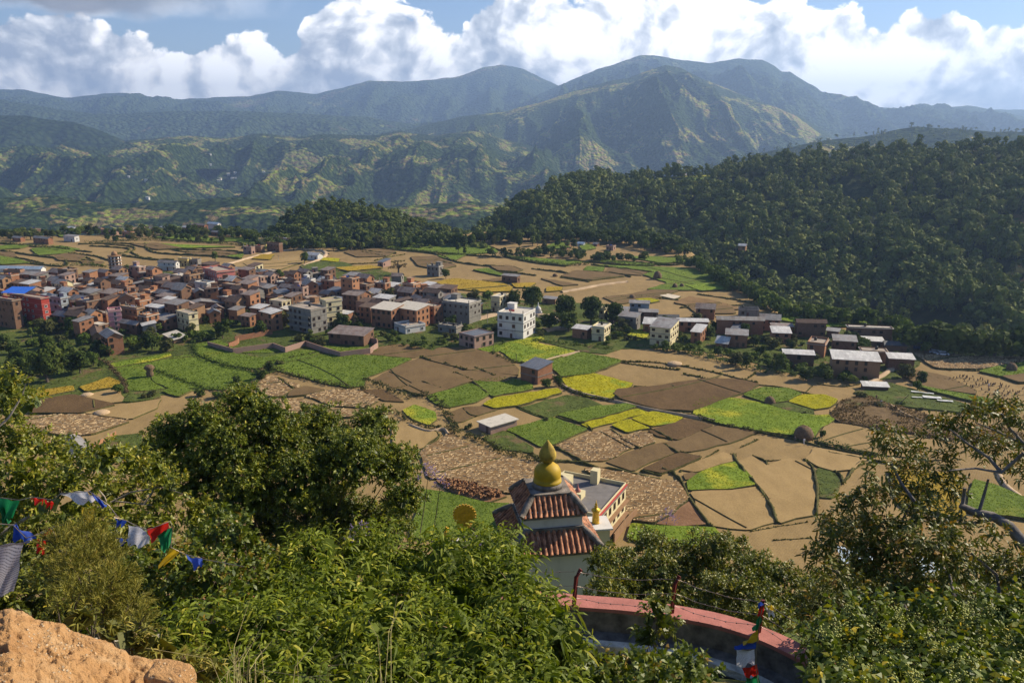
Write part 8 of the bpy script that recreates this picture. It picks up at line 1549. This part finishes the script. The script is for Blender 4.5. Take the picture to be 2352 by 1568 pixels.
def limb():
    mb = MB(); P = [(2420, 1330, 12.6), (2352, 1250, 12.8), (2318, 1208, 13.0), (2280, 1185, 13.1), (2240, 1176, 13.2), (2205, 1160, 13.3)]; mb.tube([PY(*p) for p in P], [0.13, 0.11, 0.095, 0.08, 0.07, 0.055], 10)
    for q in [[(2290, 1190, 13), (2240, 1200, 13), (2150, 1205, 13.2), (2080, 1180, 13.4)], [(2352, 1040, 13), (2300, 1085, 13.1), (2240, 1075, 13.2), (2180, 1080, 13.2)], [(2100, 1150, 13.2), (2070, 1110, 13.3), (2045, 1060, 13.4)], [(2080, 1400, 12), (2060, 1340, 12.2), (2010, 1290, 12.5), (1960, 1270, 12.7)], [(2210, 1165, 13.3), (2216, 1120, 13.3)], [(2248, 1178, 13.2), (2262, 1130, 13.2), (2270, 1100, 13.2)], [(2420, 1080, 13.5), (2352, 1020, 13.5), (2290, 990, 13.6), (2240, 970, 13.7)], [(2352, 1020, 13.5), (2320, 985, 13.5), (2300, 950, 13.5)], [(2300, 1085, 13.1), (2270, 1050, 13.2), (2225, 1020, 13.2), (2180, 985, 13.4)], [(2200, 1400, 12), (2180, 1320, 12.4), (2120, 1250, 12.8), (2080, 1190, 13)], [(2300, 1400, 12), (2290, 1320, 12.4), (2230, 1270, 12.8)], [(2060, 1340, 12.2), (2040, 1260, 12.6), (2090, 1160, 13)], [(2010, 1290, 12.5), (1940, 1320, 12.6), (1890, 1300, 12.7)]]:
        mb.tube([PY(*p) for p in q], [0.035, 0.028, 0.02, 0.012][:len(q)], 6)
    o = mb.build('bare_limb', simple('pale_bark', (0.16, 0.14, 0.13), 0.9, 0.4, 8.0, bumps=(20, 0.6, 0.02))); tag(o, 'thick pale broken branch of the tree at the right edge', 'branch')
limb()
gt = [(1880, 1520), (1905, 1440), (1940, 1380), (2000, 1395), (2080, 1405), (2180, 1380), (2260, 1380), (2352, 1370), (2420, 1370)]
for i, (a, b, nm) in enumerate([(1905, 2060, 'berry bush with glossy leaves right of the prayer flag post'), (2061, 2240, 'berry bush with glossy leaves along the bottom right'), (2241, 2400, 'berry bush with glossy leaves in the bottom right corner')]):
    L_ = scat((a, b), gt, 62, 1640, lambda v: 7.4 - (v - 1400) * 0.011, 48, 14, 60 + i); o = foliage('berry_bush', nm, L_, NM['berry'], 0.085, 0.042, 0.52, 6, 0.15, 0.25, 61 + i, fill=0.85, group='berry bushes with glossy leaves')
    rg = np.random.default_rng(70 + i); base = np.array(o.location); n = 520; V = []; F = []; octa = np.array([(1, 0, 0), (-1, 0, 0), (0, 1, 0), (0, -1, 0), (0, 0, 1), (0, 0, -1)], float); tri = np.array([(0, 2, 4), (2, 1, 4), (1, 3, 4), (3, 0, 4), (2, 0, 5), (1, 2, 5), (3, 1, 5), (0, 3, 5)]); P = []
    for l in L_:
        for c in range(10):
            d = unit(rg.normal(size=3)); d[1] = -abs(d[1]); d[2] = abs(d[2]) * 0.8; cc = np.array(l[:3]) + d * np.array((l[3], l[5], l[4])) * 1.02; P.append(cc + rg.normal(size=(26, 3)) * 0.028 * np.array((1, 1, 1.5)))
    P = np.concatenate(P) - base; V = (P[:, None, :] + octa[None] * 0.011).reshape(-1, 3); F = (np.arange(len(P))[:, None, None] * 6 + tri[None]).reshape(-1, 3)
    link('berries', mesh_np('berries', V, F, simple('green_berries', (0.42, 0.44, 0.12), 0.5, 0.25, 30.0), None, True), o)['kind'] = 'stuff'
# purple flower sprays
PURP = leaf_mat('purple_petals', (0.20, 0.13, 0.34), (0.34, 0.25, 0.50), (0.45, 0.38, 0.6), 0.4, 0.7, 0.2, 0.0)
for i, (u, v, y, r, nm) in enumerate([(985, 1082, 17, 17, 'purple flower spray standing against the straw field'), (1012, 1105, 17, 13, 'smaller purple spray just right of the tall one'), (1078, 1262, 14, 34, 'purple flowers in front of the monastery gate'), (828, 1222, 16, 26, 'faint purple flowers under the big dark tree'), (1535, 1182, 24, 15, 'thin purple spray right of the monastery')]):
    o = foliage('purple_flower_spray', nm, [LOBE(u, v, y, r), LOBE(u + r, v + r * 0.7, y, r * 0.7), LOBE(u - r * 0.8, v + r * 0.8, y, r * 0.6)], PURP, 0.035, 0.02, 0.16, 6, 0.05, 0.2, 80 + i, inner=False, branches=False, cat='flower spray', fill=0.9, group='purple flower sprays')
    mb = MB(); X_, Y_, Z_ = PY(u, v, y); mb.tube([(X_ - 0.25, Y_, Z_ - 1.6), (X_ - 0.1, Y_, Z_ - 0.7), (X_, Y_, Z_)], [0.012, 0.010, 0.005], 5); b_ = mb.build('stem', BARK, o); b_.location = -o.location
def grass_tuft(u, v, y, n, h, label, seed):
    x, yy, z = PY(u, v, y); rg = np.random.default_rng(seed); mb = MB()
    for i in range(n): a = rg.normal(size=2) * 0.35; b = rg.normal(size=2) * 0.10; hh = h * (0.6 + 0.6 * rg.random()); mb.tube([(b[0], b[1], -0.6), (b[0] + a[0] * 0.3, b[1] + a[1] * 0.3, hh * 0.6), (b[0] + a[0], b[1] + a[1], hh)], [0.003, 0.0025, 0.0015], 3)
    tag(mb.build('grass_tuft', simple('dry_grass_stalk', (0.36, 0.31, 0.15), 0.7, 0.25, 4.0), None, (x, yy, z)), label, 'grass tuft', 'dry grass tufts')
grass_tuft(560, 1560, 5.4, 26, 0.26, 'tall pale dry grass stalks at the bottom left of centre', 1); grass_tuft(700, 1560, 5.6, 7, 0.22, 'thin dry grass stalks right of the tall pale ones', 2); grass_tuft(880, 1520, 6.0, 6, 0.3, 'few dry stalks in the drooping leaved shrubs', 3)
# ------------------------------------------------------------------ labels for what stands in crowds: by look, then by the nearest landmark
ORD = ['', 'second ', 'third ', 'fourth ', 'fifth ', 'sixth ', 'seventh ', 'eighth ', 'ninth ', 'tenth ', 'eleventh ', 'twelfth ', 'thirteenth ', 'fourteenth ', 'fifteenth ', 'sixteenth ', 'seventeenth ', 'eighteenth ', 'nineteenth ', 'twentieth ']
for nm, u, v in [('wooded knoll', 800, 520), ('far red soil bank', 1305, 568), ('plateau point', 1590, 600), ('straw drying mat', 1540, 685), ('long lime field', 1950, 745), ('parked blue vehicles', 2140, 808), ('tall straw stack', 345, 866), ('big green field', 760, 860), ('far ridge houses', 240, 535), ('far mound', 490, 530),
                 ('bright mustard field', 1370, 885), ('largest haystack', 1845, 1000), ('far winding road', 740, 590), ('golden field', 1080, 655), ('upper green field', 1000, 565)]: LMK(nm, u, v)
def auto_label(items):
    """items: (object, desc, noun, u, v, category, group)"""
    byk = {}
    for it in items:
        u, v = it[3], it[4]; best = min(LANDMARKS, key=lambda L: math.hypot(u - L[1], (v - L[2]) * 2.0)); du, dv = u - best[1], (v - best[2]) * 2.0
        if abs(du) > abs(dv): d = 'right of' if du > 0 else 'left of'
        else: d = 'below' if dv > 0 else 'above'
        byk.setdefault((it[1], best[0], d), []).append((math.hypot(du, dv), it))
    for (desc, lm, d), L in byk.items():
        L.sort(key=lambda q: q[0])
        for i, (_, it) in enumerate(L):
            many = len(L) > 1; o = ('nearest ' if i == 0 and many else ORD[min(i, 19)])
            lab = f"{desc}, {o if many else ''}{d} {lm}"
            tag(it[0], lab, it[5], it[6])
WN = {'brick': 'red brick', 'darkbrick': 'dark brick', 'orange': 'orange brick', 'pinkbrick': 'pinkish brick', 'mud': 'tan plastered', 'concrete': 'grey concrete', 'cream': 'cream', 'white': 'white'}
RN = {'tin': 'grey tin', 'bright': 'white tin', 'rust': 'rusty', 'slate': 'bluish tin', 'tile': 'brown tiled', 'slab': 'flat', 'paleslab': 'pale flat', 'dark': 'black', 'bluetin': 'blue'}
NN = {1: 'one', 2: 'two', 3: 'three', 4: 'four', 5: 'five'}
auto_label([(o, f"{NN.get(n, 'tall')} storey {WN.get(wl, wl)} house, {RN[rf]} roof", 'one', u, v, 'house', 'houses of the village') for (o, u, v, n, wl, rf, rk, w, d, lab) in HOUSES if not lab])
auto_label([(o, 'thin grey power pole', 'one', u, v, 'pole', 'power poles in the village') for (o, u, v) in POLES])
TN = {'big': 'big spreading dark tree', 'broad': 'rounded tree', 'tall': 'slender upright tree', 'pine': 'tall pine tree', 'shrub': 'low round shrub', 'bare': 'half bare tree'}
CN = {'dark': 'dark', 'mid': 'green', 'olive': 'olive', 'pine': 'grey green', 'hedge': 'dull', 'scrub': 'brown'}
auto_label([(o, TN[k] if k in ('big', 'bare', 'pine') else CN[mt] + ' ' + TN[k], 'one', u, v, 'shrub' if k == 'shrub' else 'tree', 'shrubs and bushes in the fields' if k == 'shrub' else 'trees around the village') for (o, k, u, v, mt) in TREE_LIST if o.get('label') is None])
LANDMARKS[:] = [('wide slab roofed house', 2046, 780), ('parked blue vehicles', 2140, 800), ('lone forest house', 1705, 570), ('plateau point', 1590, 580), ('ridge clearing', 1560, 410), ('skyline pines', 2180, 350), ('right picture edge', 2340, 600), ('long lime field', 1900, 728), ('shaded ravine', 1900, 600)]
auto_label([(o, CN[mt] + ' hillside tree' if k not in ('pine',) else 'hillside pine', 'one', u, v, 'tree', 'trees standing out of the hillside forest') for (o, k, u, v, mt) in FOREST_T])
# ------------------------------------------------------------------ haze
def build_haze():
    mb = MB(); mb.box(-9000, 9000, -60, 14200, -600, 860)
    def fn(t, bs, m):
        t.n.remove(bs); v = t.add('ShaderNodeVolumePrincipled')
        v.inputs['Color'].default_value = (0.42, 0.62, 1.0, 1); v.inputs['Density'].default_value = 0.0001
        v.inputs['Anisotropy'].default_value = 0.3
        t.l.new(v.outputs[0], t.n['Material Output'].inputs['Volume'])
    o = mb.build('haze', material('haze_air', fn)); tag(o, kind='stuff')
build_haze()
